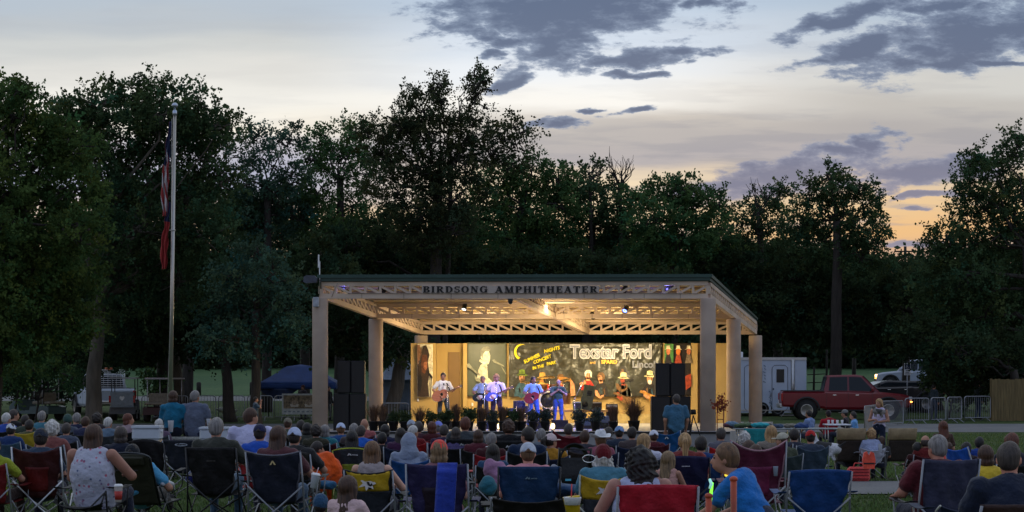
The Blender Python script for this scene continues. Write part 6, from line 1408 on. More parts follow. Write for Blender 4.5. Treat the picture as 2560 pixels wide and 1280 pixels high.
crowd(931, 1100, 'woman with long honey-blonde hair in the yellow-topped chair', d=21.8, k=.95, hair=('long', 'lbrown'), sleeve='tank', shirt=(150, 140, 140), pose='sitright', sk=SK3, chair=('black', (34, 38, 46), K(low=(20, 20, 22), band=(.56, (196, 160, 36), .06), edge=(14, 14, 14), emblem=('wing', (206, 200, 196), .76, 1.25), sag=.05, tall=1.0, label='black chair with yellow top band and white winged emblem under blonde woman')), rz=-6)
crowd(872, 1192, 'girl with long brown hair at the bottom frame edge', d=17.2, k=.8, hair=('longthin', 'brown'), shirt=(200, 170, 170), sleeve='short', hs=1.2, rz=-25, yaw=0, chair=('low lime-framed', (60, 66, 40), K(tall=.6, frame=mat('lime_tube', (0.30, 0.34, 0.05), rough=.5))))
crowd(802, 1240, 'person in a blue ball cap only just inside the bottom frame', d=17.5, k=.68, hair=('short', 'dark'), hat=('beanie', (40, 74, 104)), shirt=(40, 74, 104), hs=1.25)
crowd(1028, 1047, 'person in pale grey cap among the second row', hair=('crew', 'grey'), hat=('cap', (150, 160, 176)), shirt=(60, 30, 60), chair=('purple', (56, 26, 62)))
crowd(1046, 1052, 'dark-haired person right of the pale grey cap', hair=('short', 'dgrey'), shirt=(70, 40, 50), chair=C(MR))
crowd(1034, 1064, 'older person with cropped silver hair on a red chair', hair=('short', 'white'), shirt=(110, 26, 30), chair=('bright red', (150, 24, 28)), d=36, yaw=-50)
crowd(1022, 1082, 'person with a light grey hood up on a blue chair', d=27.5, hair=None, hat=('hood', (130, 140, 160)), shirt=(130, 140, 160), sleeve='long', build='big', pants=(60, 60, 80), chair=('cobalt blue', (22, 72, 130), K(tall=.98, low=(20, 40, 80))))
crowd(1080, 1052, 'auburn-haired woman in a red chair near the stage', hair=('bob', 'auburn'), shirt=(70, 24, 30), chair=('red', (140, 26, 30)))
crowd(1096, 1050, 'child in a pale blue cap by the auburn-haired woman', k=.9, hair=('crew', 'grey'), hat=('cap', (120, 130, 210)), shirt=(80, 70, 110), chair=('purple', (50, 28, 70)))
crowd(1110, 1060, 'person with dark grey hair in a purple chair', hair=('short', 'dgrey'), shirt=(50, 30, 60), chair=('dark purple', (38, 24, 56)))
crowd(1098, 1094, 'blonde woman in a coral red cap', d=19.9, hair=('bob', 'sandy'), hat=('cap', (214, 66, 58), (190, 60, 50)), shirt=(120, 80, 90), sk=SK3, pants=(120, 70, 80), chair=('tall purple-navy', (40, 34, 74), K(tall=1.10, wide=1.12, inset=(34, 20, 34), sag=.02)), rz=-3)
crowd(1163, 1041, 'wide-shouldered man with dark reddish hair in a grey shirt', d=33.5, hair=('short', 'auburn'), shirt=(56, 62, 66), build='large', chair=('black', (18, 18, 20), K(emblem=('tent', (170, 170, 170), .84, 1.0), sag=.0, tall=.98)), k=1.07)
crowd(1228, 1080, 'small grey-haired person left of the curly brown man', k=.85, hair=('short', 'grey'), shirt=(60, 24, 28), chair=('little red', (150, 26, 36)))
crowd(1271, 1048, 'man with curly brown-grey hair in a black jacket', hair=('curly', 'brown'), shirt=(16, 16, 20), sleeve='long', build='big', d=32.5, k=1.04, chair=('black', (18, 18, 20), K(emblem=('tent', (190, 190, 190), .84, 1.0), sag=.0, label='black camp chair with small white mark under the curly brown-grey man')))
crowd(1318, 1066, 'man in sunglasses turned left wearing a navy shirt', d=28.5, hair=('short', 'dark'), shirt=(24, 40, 66), yaw=50, face=True, build='big', chair=C(BK))
crowd(1320, 1101, 'man in a white cap in the high blue chair', d=20.6, hair=('crew', 'lbrown'), hat=('cap', (178, 186, 198)), shirt=(196, 130, 140), sk=(200, 140, 120), build='big', chair=('high-backed blue', (24, 56, 92), K(tall=1.08, wide=1.2, sag=.0, low=(22, 18, 18), emblem=('tent', (100, 120, 130), .80, .8), frame=TBLK)), rz=2)
quad_chair('dark empty low camp chair in front of the high blue chair', ground_at(1322, 18.6), 0.02, (24, 20, 18), tall=.78, sag=.05, frame=STEEL, wide=1.25)
crowd(1378, 1080, 'woman in a pink-white cap and mustard top', d=28.8, hair=('pony', 'dark'), hat=('cap', (196, 176, 176)), shirt=(170, 120, 36), yaw=-50, pants=(60, 80, 90), chair=C(NV))
crowd(1421, 1058, 'small child leaning in the dark red chair near the stage', k=.9, hair=('short', 'dgrey'), shirt=(120, 60, 60), chair=('wide dark red', (104, 20, 34), K(tall=1.05, sag=.14, s=1.1)))
crowd(1500, 1079, 'woman in a white cowboy hat and patterned top', d=31, hair=('short', 'lbrown'), hat=('cowboy', (206, 208, 210)), shirt=(150, 84, 100), chair=C(NV), yaw=20)
crowd(1508, 1108, 'white-haired man with bushy beard in a maroon cap', d=20.4, hair=('whitebeard', 'white'), hat=('beanie', (96, 20, 28)), shirt=(70, 120, 140), build='big', chair=('dark grey', (44, 46, 54), K(low=(24, 26, 34), band=(.52, (190, 152, 34), 0), emblem=('wing', (190, 186, 186), .74, 1.2), frame=mat('pale_tube', (0.42, 0.42, 0.36), rough=.5), tall=1.02, label='grey chair with yellow band and white winged emblem under maroon-capped man')), rz=2)
crowd(1520, 1068, 'grey-haired man behind the cowboy hat', hair=('short', 'dgrey'), shirt=(60, 52, 56), chair=C(BR), d=38, yaw=20)
crowd(1548, 1062, 'person in a light blue cap in a black chair', hair=('crew', 'dark'), hat=('cap', (120, 150, 190)), shirt=(40, 50, 66), chair=C(BK, tall=1.02))
crowd(1596, 1118, 'large woman with curly black hair in a white lace top', d=16.6, hair=('curlylong', 'black'), sleeve='tank', shirt=(168, 176, 206), build='large', sk=(168, 122, 106), pose='sitarm', rz=8, yaw=20, pitch=0)
quad_chair('bright red camp chair under the woman in white lace', ground_at(1634, 16.1), .02, (176, 26, 46), tall=.98, wide=1.12, sag=-.01)
crowd(1612, 1082, 'blonde woman in white tee facing right', d=27.5, hair=('long', 'blond'), shirt=(190, 190, 206), yaw=-50, sk=SK3, chair=C(GY))
crowd(1634, 1074, 'person in a white cap in a maroon chair', hair=('crew', 'brown'), hat=('cap', (206, 208, 220)), shirt=(80, 26, 34), chair=C(MR), d=36)
quad_chair('empty blue camp chair with white mark behind the standing man', ground_at(1668, 42), -.1, (24, 84, 140), tall=1.0, sag=.1, detail=False, emblem=('peak', (200, 200, 200), .8, 1.2))
crowd(1712, 1080, 'ponytailed blonde woman in a rust top', d=25.5, hair=('pony', 'blond'), shirt=(120, 48, 46), build='big', chair=('wide navy', (26, 26, 62), K(sag=-.02, tall=1.02, wide=1.1, emblem=('line', (190, 190, 200), .78, 1.0), frame=TBLK)), rz=-3)
crowd(1672, 1130, 'fair-haired child leaning on the rust-topped woman', d=25, k=.8, hair=('long', 'sandy'), shirt=(186, 140, 130), sleeve='tank', rz=-30, chair=None)
crowd(1752, 1088, 'dark-haired child in a blue chair left of the red one', k=.9, hair=('short', 'dark'), shirt=(24, 60, 110), chair=C(BU))
crowd(1802, 1068, 'grey-haired person on a small scarlet chair', hair=('short', 'dgrey'), shirt=(90, 90, 100), chair=('scarlet', (190, 34, 34)))
crowd(1861, 1080, 'white-haired person left of the blonde in a brown chair', hair=('curly', 'white'), shirt=(130, 120, 128), chair=('dark', (40, 34, 36)), d=33)
crowd(1872, 1101, 'brown-haired girl behind the purple mesh chair', k=.95, hair=('long', 'brown'), shirt=(150, 130, 130), d=26, chair=None)
crowd(1888, 1112, 'small child tucked low in the plum mesh chair', d=24, k=.72, hair=('short', 'brown'), shirt=(90, 40, 60), chair=('plum mesh', (84, 24, 50), K(inset=(110, 30, 66), edge=(150, 110, 120), tall=1.18, wide=1.1, sag=.12, cup=1, s=1.05)))
crowd(1927, 1062, 'woman with golden blonde hair in a dark brown chair', hair=('long', 'blond'), shirt=(120, 110, 100), chair=('dark brown', (44, 32, 30), K(tall=1.05, sag=.12)), d=31)
crowd(1955, 1078, 'person in a cream cap turned to the blonde woman', hair=('crew', 'brown'), hat=('cap', (170, 166, 150)), shirt=(70, 76, 60), yaw=50, face=True, chair=('slate green', (50, 62, 66)))
crowd(2026, 1072, 'man in a red and white cap in a slate chair', d=31.5, hair=('crew', 'dark'), hat=('cap', (170, 34, 34), (190, 180, 180)), shirt=(50, 60, 76), chair=('slate blue', (54, 70, 86), K(tall=1.08, sag=.1)))
quad_chair('tall empty blue camp chair at the edge of the footpath', ground_at(2033, 21.5), .05, (24, 66, 124), tall=.93, wide=1.18, sag=-.02, low=(24, 60, 110))
tan_lounger('tan high-back lawn chair left of the fair-haired child', ground_at(2122, 39), -.05); tan_lounger('tan high-back lawn chair right of the fair-haired child', ground_at(2243, 39), .05)
crowd(2128, 1070, 'grey-haired person over the left tan chair', hair=('short', 'grey'), shirt=(80, 84, 90), d=39.15, chair=None)
crowd(2178, 1073, 'fair curly-haired child in a white patterned top', d=38.6, k=.9, hair=('curly', 'blond'), shirt=(150, 160, 190), chair=('small white', (180, 184, 196), K(tall=.8)))
crowd(2203, 1092, 'small child tucked behind the right tan chair', d=38.6, k=.75, hair=('short', 'brown'), shirt=(60, 60, 60), chair=None)
crowd(2292, 1107, 'dark-haired child right of the right tan chair', d=33, k=.85, hair=('short', 'black'), shirt=(60, 24, 24), chair=('low dark', (40, 24, 26), K(tall=.8)))
crowd(2313, 1088, 'bald man left of the maroon-shirted man', d=33, hair=('fringe', 'dgrey'), shirt=(96, 28, 28), chair=C(MR, tall=.9))
crowd(2342, 1085, 'silver-haired man in a maroon shirt with arm on armrest', d=19.4, hair=('short', 'grey'), shirt=(84, 26, 34), build='large', pose='sitarm', yaw=20, sk=(176, 120, 100), chair=('dusky blue', (52, 54, 76), K(tall=1.12, sag=.02, wide=1.0, low=(30, 30, 40))), rz=10)
crowd(2415, 1107, 'dark-haired child beside the bright blue chair', d=31, k=.85, hair=('short', 'black'), shirt=(40, 26, 30), chair=('empty-looking dark', (40, 26, 40), K(tall=.8)))
quad_chair('bright blue camp chair seen side-on on the right lawn', ground_at(2440, 30.5), -1.1, (26, 80, 170), tall=1.0)
crowd(2448, 1094, 'black-haired child over the side-on blue chair', d=34, k=.85, hair=('short', 'black'), shirt=(30, 60, 130), chair=('second blue', (26, 74, 150), K(tall=.85)))
crowd(2464, 1110, 'woman with straight brown hair in a yellow shirt', d=20.5, k=.92, hair=('bob', 'brown'), shirt=(200, 170, 50), pose='sitright', chair=('low navy', (24, 26, 40), K(tall=.72, wide=1.1)), rz=12, yaw=-20)
crowd(2528, 1080, 'man with dark brown hair behind the big balding man', d=24.5, hair=('short', 'auburn'), shirt=(40, 40, 50), chair=C(BK))
crowd(2522, 1099, 'big balding man in navy at the right frame edge', d=14.2, hair=('crew', 'dgrey'), shirt=(26, 34, 52), build='large', pose='sit', yaw=-20, sk=(190, 130, 108), chair=('brown', (58, 38, 34), K(tall=.90, wide=1.15, sag=0)), rz=6)
quad_chair('dark blue folding chair with pale frame beside the yellow shirt', ground_at(2392, 18.3), .1, (34, 44, 66), tall=.72, frame=mat('pale_tube', (0.42, 0.42, 0.36), rough=.5), wide=1.0)
for (px, yt, lb, kw) in [
 (63, 1036, 'person with short dark hair left of the teal-shirted elder', dict(hair=('short', 'dark'), shirt=(50, 60, 50))),
 (214, 1040, 'person with brown hair beside the leaning bare trunk', dict(hair=('short', 'brown'), shirt=(40, 44, 70))),
 (1140, 1066, 'person with lavender shirt between purple and black chairs', dict(hair=('bob', 'dgrey'), shirt=(90, 80, 120))),
 (1002, 1068, 'person with long dark hair left of the silver-haired elder', dict(hair=('long', 'dark'), shirt=(60, 30, 60))),
 (1196, 1072, 'person with brown bob beside the wide-shouldered man', dict(hair=('bob', 'brown'), shirt=(80, 30, 40))),
 (1352, 1070, 'person with grey hair right of the sunglasses man', dict(hair=('short', 'grey'), shirt=(90, 100, 110))),
 (1462, 1074, 'person with short brown hair left of the cowboy hat', dict(hair=('short', 'brown'), shirt=(60, 60, 70))),
 (1580, 1066, 'person with dark hair by the fountain grass pot', dict(hair=('short', 'dark'), shirt=(70, 60, 60))),
 (1232, 1110, 'woman with long dark hair left of the sunglasses man', dict(hair=('long', 'dark'), shirt=(40, 70, 100), d=27)),
 (1985, 1070, 'person with dark hair beneath the long table', dict(hair=('short', 'dark'), shirt=(40, 44, 60))),
 (955, 1085, 'person in black right of the lime-edged chair', dict(hair=('short', 'black'), shirt=(26, 24, 28), d=33)),
 (582, 1068, 'person with dark hair between the two broad men', dict(hair=('short', 'dark'), shirt=(40, 40, 44), d=34)),
]:
 cc = rnd.choice([BK, NV, MR, GY, BR]); crowd(px, yt, lb, chair=C(cc), **kw)
# ---- people sitting on the stone picnic table
TD = 39.5
def table_sitter(px, yt, label, **kw):
 d = TD; s = 1.0; zt = .86
 return person(label, Vector((X(px, d), d + .05, Z(yt, d) - 1.30)), kw.pop('rz', 0), pose='sittable', h=.018, **kw)
table_sitter(432, 975, 'woman in a teal long-sleeved top sitting on the stone table', sleeve='long', hair=('bob', 'brown'), shirt=(20, 92, 120), pants=(16, 20, 34), rz=-.1)
table_sitter(487, 975, 'silver-haired man in grey shirt sitting on the stone table', hair=('short', 'grey'), shirt=(84, 92, 110), build='big', pants=(26, 34, 60), yaw=-20, rz=-.15)
STN = mat('aggregate_stone', (0.20, 0.20, 0.18), rough=.95, var=.4, scale=30, bump=.5)
o = thing('picnic_table', 'grey aggregate stone picnic table under the seated couple', 'table', ground_at(455, TD), 0)
tz = Z(975, TD) - 1.30 + .50 - .12 - g(TD); wt_ = (X(520, TD) - X(385, TD))
mb = MB(); mb.box((0, 0, tz - .07), (1.5, .8, .14), bev=.03); part('table_top', mb, STN, o)
for sx in (-1, 1): mb = MB(); mb.prism([(sx * .45 - .17, 0), (sx * .45 + .17, 0), (sx * .45 + .10, tz - .14), (sx * .45 - .10, tz - .14)], -.25, .25); part('leg', mb, STN, o)
for sy in (-1, 1): mb = MB(); mb.box((0, sy * .72, .42), (1.5, .28, .10), bev=.02); part('bench', mb, STN, o)
for sx in (-1, 1): mb = MB(); mb.box((sx * .45, 0, .32), (.14, 1.5, .10), bev=.02); part('bench_support', mb, STN, o)
# ---- standing people
def stander(px, yt, label, d, H=1.735, **kw):
 z0 = g(d) + kw.pop('dz', 0); s = (Z(yt, d) - z0) / H
 s = min(1.12, max(.5, s)); pose = kw.pop('pose', 'stand')
 rz = kw.pop('rz', 0); hd = J(pose)['head']; ox = (hd[0] * math.cos(rz) - hd[1] * math.sin(rz)) * s; oy = (hd[0] * math.sin(rz) + hd[1] * math.cos(rz)) * s
 return person(label, Vector((X(px, d) - ox, d - oy, Z(yt, d) - s * H)), rz, pose=pose, s=s, h=kw.pop('h', .018 if d < 60 else .024), **kw)
stander(1690, 985, 'standing grey-haired man in a steel blue tee before the speakers', 49, hair=('short', 'dgrey'), shirt=(60, 100, 126), pants=(30, 34, 44), build='big', yaw=20, rz=.15)
stander(2197, 996, 'standing blonde woman in a white tank top holding a dog', 52, hair=('long', 'blond'), shirt=(196, 186, 214), sleeve='tank', pants=(24, 32, 54), pose='hold', build='avg', rz=2.6, yaw=-20, face=True)
stander(2357, 1053, 'standing girl with very long brown hair on the right lawn', 33, H=1.735, hair=('long', 'auburn'), shirt=(74, 54, 44), pants=(60, 60, 70), build='slim', rz=.2, hs=1.1)
stander(2371, 1108, 'little child in a coral top beside the long-haired girl', 31, hair=('short', 'brown'), shirt=(226, 84, 76), pants=(120, 60, 60), hs=1.2, build='slim')
stander(640, 991, 'photographer in grey-blue raising a camera at the barricade', 74, hair=('short', 'dark'), shirt=(70, 86, 100), pants=(50, 60, 76), pose='camera', rz=-1.3, face=True)
stander(2335, 960, 'man in dark jacket walking behind the right barricades', 88, hair=('short', 'dark'), shirt=(40, 50, 56), pants=(40, 50, 66), sleeve='long', rz=-1.0, face=True)
stander(2446, 955, 'man in grey jacket and jeans by the wooden fence', 90, hair=('crew', 'grey'), shirt=(60, 68, 72), pants=(50, 66, 96), sleeve='long', rz=-1.2, face=True)
stander(757, 962, 'person with dark hair under the blue canopy behind the sign', 89.5, hair=('bob', 'dark'), hat=('cap', (60, 30, 30)), shirt=(60, 52, 60), sleeve='long', pants=(40, 40, 44), rz=2.4, face=True)
stander(822, 965, 'person in black at the white table under the canopy', 87, hair=('short', 'black'), shirt=(20, 20, 24), pants=(30, 30, 34), sleeve='long', rz=-2.2, face=True)
boy = stander(1812, 1106, 'boy in a bright blue tee with a glowing neckband', 12.9, H=1.625, pose='leanboy', hair=('short', 'lbrown'), shirt=(30, 104, 176), pants=(50, 54, 70), build='slim', hs=1.0, rz=1.0, yaw=20, sk=(170, 120, 98), h=.013, face=True)
# ---- people round the long table on the right
def at_table(px, yt, label, d=61.5, **kw):
 return person(label, Vector((X(px, d), d, Z(yt, d) - 1.275)), kw.pop('rz', 0), h=.024, pose=kw.pop('pose', 'sittable'), **kw)
at_table(2022, 1026, 'man in a light blue checked shirt at the long table', hair=('short', 'dark'), shirt=(110, 130, 170), rz=.9, face=True)
at_table(2071, 1027, 'person in a red shirt and dark cap at the table', hair=('crew', 'dark'), hat=('cap', (40, 34, 40)), shirt=(150, 26, 40), rz=0.1, d=62.3)
at_table(2112, 1025, 'person in black with grey cap turned to the blue shirt', hair=('crew', 'dark'), hat=('cap', (110, 110, 110)), shirt=(30, 26, 34), rz=1.2, d=62)
at_table(2133, 1030, 'person leaning back in a sky blue shirt at the table end', hair=('short', 'dark'), shirt=(90, 140, 190), rz=1.4, d=60.5, sleeve='long')
# ---- the band
BG = 'musicians on the stage'
def player(px, yt, label, d, **kw):
 s = (Z(yt, d) - ZB) / 1.735; s = min(1.12, s)
 return person(label, Vector((X(px, d), d, ZB)), kw.pop('rz', PI), s=s, h=.018, group=BG, face=True, **kw)
pl1 = player(1108, 931, 'young guitarist in a white short-sleeved shirt on the left', 68.4, pose='guitar', hair=('short', 'dark'), shirt=(226, 222, 220), pants=(62, 68, 78), rz=PI + .1, build='slim')
pl2 = player(1207, 939, 'grey-haired man in pale blue shirt with a black guitar', 69.6, pose='guitar', hair=('short', 'grey'), shirt=(168, 190, 206), pants=(48, 42, 38), rz=PI - .1)
pl3 = player(1241, 935, 'curly blond guitarist in a white shirt under violet light', 68.2, pose='guitar', hair=('curly', 'blond'), shirt=(220, 214, 226), pants=(56, 40, 50), rz=PI - .15)
pl4 = player(1333, 940, 'long-haired guitarist in pale plaid shirt under blue light', 67.9, pose='guitar', hair=('bob', 'dgrey'), shirt=(150, 176, 200), pants=(70, 96, 150), rz=PI + .2, yaw=20)
pl5 = player(1395, 947, 'balding man in green tee playing harmonica under blue light', 67.9, pose='harmonica', hair=('fringe', 'white'), shirt=(56, 72, 52), pants=(60, 76, 120), rz=PI + .15, pitch=12)
def guitar(label, pl, body, neck=(90, 60, 40), pick=(20, 20, 20), elec=False, grp='guitars of the band'):
 """held across the belly; placed in the player's frame"""
 o = thing('guitar', label, 'guitar', pl.location, pl.rotation_euler.z, grp, pl.scale[0])
 A = Matrix.Translation((.10, .22, 1.02)) @ Matrix.Rotation(math.radians(8), 4, 'X') @ Matrix.Rotation(math.radians(24), 4, 'Y')
 sc_ = .82 if elec else 1.0; out = []
 for k in range(28):
  a = 2 * PI * k / 28; r = .185 + .028 * math.cos(2 * a) - .02 * math.exp(-((math.cos(a) + .25) / .22) ** 2) * 1.6 + (.025 if math.cos(a) > 0 else 0)
  if elec and abs(a - 2.5) < .35: r *= .8
  out.append((r * math.cos(a) * 1.2 * sc_, r * math.sin(a) * sc_))
 def P(mb): return MB().join(mb, A)
 mb = MB(); mb.prism(out, -.045 if not elec else -.022, .045 if not elec else .022); b = part('body', P(mb), mat('guitar_%d_%d_%d' % tuple(body), srgb(*body), rough=.2, var=.2, scale=5, coat=.6, stretch=(1, 6, 6)), o)
 mb = MB(); mb.lathe([(.0, .046), (.05, .047)], (-.04, 0, 0), 16, axis='y') if not elec else mb.prism([(-.1, -.08), (.06, -.08), (.10, 0), (-.02, .05), (-.12, 0)], .023, .026); part('sound_hole' if not elec else 'pick_guard', P(mb), mat('guitar_dark' if not elec else 'guitar_pickguard', (.01, .01, .01) if not elec else (.7, .66, .5), rough=.4, var=0, bump=0), b)
 mb = MB(); mb.box((-.40, .03 if not elec else .02, 0), (.44, .022, .045)); part('neck', P(mb), mat('guitar_neck', srgb(*neck), rough=.4, var=.1), o)
 mb = MB(); mb.prism([(-.60, -.022), (-.60, .022), (-.74, .036), (-.76, .0), (-.74, -.036)], .012, .032); hd = part('headstock', P(mb), mat('guitar_head', (0.10, 0.07, 0.05), rough=.4), o)
 for q in range(3):
  for s in (-1, 1): mb = MB(); mb.ell((-.64 - .04 * q, .02, s * .042), (.008, .006, .010), 6, 4); part('tuner', P(mb), CHR, hd)
 mb = MB(); pts = [(-.30, .05, .30), (-.24, .0, .50), (-.10, -.12, .48)]
 mb = MB(); mb.grid(lambda u, v: tuple(Vector((-.20, .16, 1.16)).lerp(Vector((-.10, .12, 1.44)), v) + Vector(((u - .5) * .045, 0, 0))) if v < .8 else tuple(Vector((-.12, .128, 1.384)).lerp(Vector((.02, -.10, 1.46)), (v - .8) * 5) + Vector(((u - .5) * .045, 0, 0))), 1, 10, thick=.004); part('strap', mb, mat('strap_dark', (.02, .018, .016), rough=.8), o)
guitar('acoustic guitar of the young man in white', pl1, (170, 100, 66)); guitar('black and white electric guitar held by the grey-haired man', pl2, (16, 16, 18), elec=True)
guitar('electric guitar glowing blue in the stage light', pl3, (70, 84, 170), elec=True); guitar('red acoustic guitar of the long-haired man', pl4, (140, 20, 36))  # electric guitar: the stage light's blue is mixed into its body colour
o = thing('harmonica', 'small chrome harmonica held to the balding man\'s mouth', 'harmonica', pl5.location, pl5.rotation_euler.z, None, pl5.scale[0])
mb = MB(); mb.box((0, .185, 1.455), (.10, .03, .028), bev=.004); part('cover', mb, CHR, o); mb = MB(); mb.box((0, .170, 1.455), (.09, .012, .012)); part('comb', mb, BLK, o)
FL = cloth((168, 170, 186), 'floral'); nt_ = FL.node_tree; bs_ = nt_.nodes['Principled BSDF']
vo = nt_.nodes.new('ShaderNodeTexVoronoi'); vo.inputs['Scale'].default_value = 16; tcn = nt_.nodes.new('ShaderNodeTexCoord'); nt_.links.new(tcn.outputs['Object'], vo.inputs['Vector'])
rp = nt_.nodes.new('ShaderNodeValToRGB'); e = rp.color_ramp.elements; e[0].position = .18; e[0].color = (1, 1, 1, 1); e[1].position = .30; e[1].color = (0, 0, 0, 1); nt_.links.new(vo.outputs['Distance'], rp.inputs[0])
no_ = nt_.nodes.new('ShaderNodeTexNoise'); no_.inputs['Scale'].default_value = 7; rp2 = nt_.nodes.new('ShaderNodeValToRGB'); e = rp2.color_ramp.elements; e[0].position = .42; e[0].color = srgb(60, 80, 120); e[1].position = .58; e[1].color = srgb(170, 90, 110); nt_.links.new(tcn.outputs['Object'], no_.inputs['Vector']); nt_.links.new(no_.outputs[0], rp2.inputs[0])
mx_ = nt_.nodes.new('ShaderNodeMix'); mx_.data_type = 'RGBA'; nt_.links.new(rp.outputs[0], mx_.inputs[0]); mx_.inputs[6].default_value = srgb(170, 172, 188); nt_.links.new(rp2.outputs[0], mx_.inputs[7]); nt_.links.new(mx_.outputs[2], bs_.inputs['Base Color'])
# ---------------------------------------------------------------- flagpole and flags
FD = 55.0; fp = ground_at(424, FD); zt = Z(288, FD) - fp.z; dx = X(437, FD) - X(424, FD)
o = thing('flagpole', 'tall slightly leaning aluminium flagpole with a ball on top', 'flagpole', fp)
mb = MB(); mb.tube([(0, 0, 0), (dx * .5, 0, zt * .5), (dx, 0, zt)], [.062, .052, .042], 16); part('pole', mb, mat('flagpole_metal', (0.42, 0.40, 0.36), rough=.32, metal=.85, var=.15, scale=3, stretch=(1, 1, .3)), o)
mb = MB(); mb.lathe([(.05, 0), (.06, .01), (.06, .12), (.03, .14), (.02, .2)], (dx, 0, zt), 12); mb.ell((dx, 0, zt + .27), (.085, .085, .075), 14, 10); part('finial', mb, mat('finial_metal', (0.40, 0.46, 0.55), rough=.25, metal=.8, var=.05), o)
mb = MB()
mb.tube([(dx - .07, -.05, zt - .1), (-.02 + dx * .5, -.09, zt * .45), (-.06, -.08, 1.2)], .006, 4); part('halyard', mb, mat('rope', (.5, .48, .44), rough=.9), o)
mb = MB(); mb.tube([(dx * .55 + .075 * math.cos(a), .075 * math.sin(a), Z(576, FD) - fp.z) for a in np.linspace(0, 2 * PI, 13)], .012, 5, cap=False); part('ring', mb, ALU, o)
def flag(label, top_px, top_y, bot_y, stripes, d=FD - .12):
 """limp flag hanging in folds; stripes = function(u,v)->material index"""
 org = at(top_px, top_y, d); H_ = (bot_y - top_y) * d / F
 o = thing('flag', label, 'flag', org)
 nu, nv = 26, 60; mbm = MB()
 def fn(u, v):
  wd = (.04 + .11 * math.sin(min(1, v * 1.4) * PI * .55)) * (1.0 + .15 * math.sin(v * 11))
  x = -.02 - u * wd * 1.15 - .10 * v + .015 * math.sin(v * 23 + u * 5)
  y = -.05 * math.sin(u * 13 + v * 3) * (.3 + v)
  return (x, y, -H_ * v * (1 - .10 * u * (1 - v)) - .04 * u * math.sin(v * 9))
 mbm.grid(fn, nu, nv, thick=.004)
 n1 = nu * nv
 for f in range(2 * n1):
  q = f % n1; i, j = divmod(q, nv); mbm.mi[f] = stripes((i + .5) / nu, (j + .5) / nv)
 return o, mbm
def us(u, v):
 t = u * .9 + v * 2.3
 if v < .34 - .2 * (u - .5) or (v < .5 and u > .75): return 2
 return int(math.floor((u * 3.6 + v * 9.5))) % 2
o, mbm = flag('striped red and white flag with blue canton hanging limp from the pole', 430, 304, 540, us)
FR = mat('flag_red', (0.30, 0.028, 0.026), rough=.8, var=.15); FW = mat('flag_white', (0.45, 0.43, 0.44), rough=.8, var=.1); FB = mat('flag_navy', (0.012, 0.020, 0.06), rough=.8, var=.15)
part('cloth', mbm, [FR, FW, FB], o)
o, mbm = flag('limp state flag below with navy upper part and tattered red lower part', 428, 505, 672, lambda u, v: 2 if v < .30 else (0 if v > .02 else 1), FD - .1); part('cloth', mbm, [FR, FW, FB], o)
# ---------------------------------------------------------------- barricades
GAL = mat('galvanised_tube', (0.30, 0.31, 0.33), rough=.45, metal=.6, var=.12)
GALW = mat('galvanised_pale', (0.24, 0.25, 0.28), rough=.45, metal=.5, var=.12)
bar_proto = {}
def barricade(label, a, b, h=1.1, m=GAL):
 a = Vector(a); b = Vector(b); L_ = (b.xy - a.xy).length; key = round(L_, 1)
 o = thing('crowd_barrier', label, 'barrier', a, math.atan2(b.y - a.y, b.x - a.x), 'crowd barriers around the lawn')
 if key not in bar_proto:
  r = .12; mb = MB(); pts = [(.03, 0, .18), (.03, 0, h - r)] + [(.03 + r - r * math.cos(t), 0, h - r + r * math.sin(t)) for t in np.linspace(.3, PI / 2, 4)] + [(L_ - .03 - r + r * math.sin(t), 0, h - r + r * math.cos(t)) for t in np.linspace(0, PI / 2 - .3, 4)] + [(L_ - .03, 0, h - r), (L_ - .03, 0, .18), (.03, 0, .18)]
  mb.tube(pts, .021, 7); f = mb.mesh('frame'); mb = MB(); n = int(L_ / .125)
  for i in range(1, n): mb.tube([(i * L_ / n, 0, .18), (i * L_ / n, 0, h)], .008, 4, cap=False)
  bars = mb.mesh('bars'); mb = MB(); mb.tube([(.35, -.3, .01), (.35, 0, .20), (.35, .3, .01)], .016, 6); ft = mb.mesh('foot'); mb = MB(); mb.tube([(L_ - .35, -.3, .01), (L_ - .35, 0, .20), (L_ - .35, .3, .01)], .016, 6); ft2 = mb.mesh('foot'); bar_proto[key] = (f, bars, ft, ft2)
 f, bars, ft, ft2 = bar_proto[key]
 link('frame', f, m, o); link('bars', bars, m, o); link('foot', ft, m, o); link('foot', ft2, m, o)
LB = 87.0
xs = [352, 402, 472, 544, 613, 616, 684, 758, 830]
names = ['leftmost, by the golf cart', 'behind the flagpole', 'behind the seated couple', 'in front of the white geese', '', 'behind the photographer', 'left of the picture banner', 'behind the left stage column']
for i in range(len(xs) - 1):
 if xs[i + 1] - xs[i] < 10: continue
 barricade('grey steel crowd barrier ' + names[i], ground_at(xs[i] + 1, LB), ground_at(xs[i + 1] - 1, LB))
barricade('grey steel crowd barrier between the left speakers and the back wall', ground_at(950, 80), ground_at(1024, 80.5))
rb = [(2160, 77), (2194, 81.5), (2260, 84), (2325, 84.5), (2367, 85), (2409, 86), (2478, 87)]
names = ['with its pale end turned to the table', 'behind the woman with the dog', 'left of the passing man in dark jacket', 'by the passing man in the dark jacket', 'between the two passing men', 'meeting the wooden fence']
for i in range(len(rb) - 1): barricade('grey steel crowd barrier ' + names[i], ground_at(rb[i][0] + 1, rb[i][1]), ground_at(rb[i + 1][0] - 1, rb[i + 1][1]), m=GALW)
o = thing('picture_banner', 'framed banner with photographs of white baskets, tied to the barriers', 'banner', at(705, 1036, LB - .35)); k = (LB - .35) / F
W_ = 112 * k; H_ = 52 * k
mb = MB(); mb.box((W_ / 2, 0, H_ / 2), (W_, .02, H_)); part('board', mb, mat('banner_white', (.42, .45, .44), rough=.6), o)
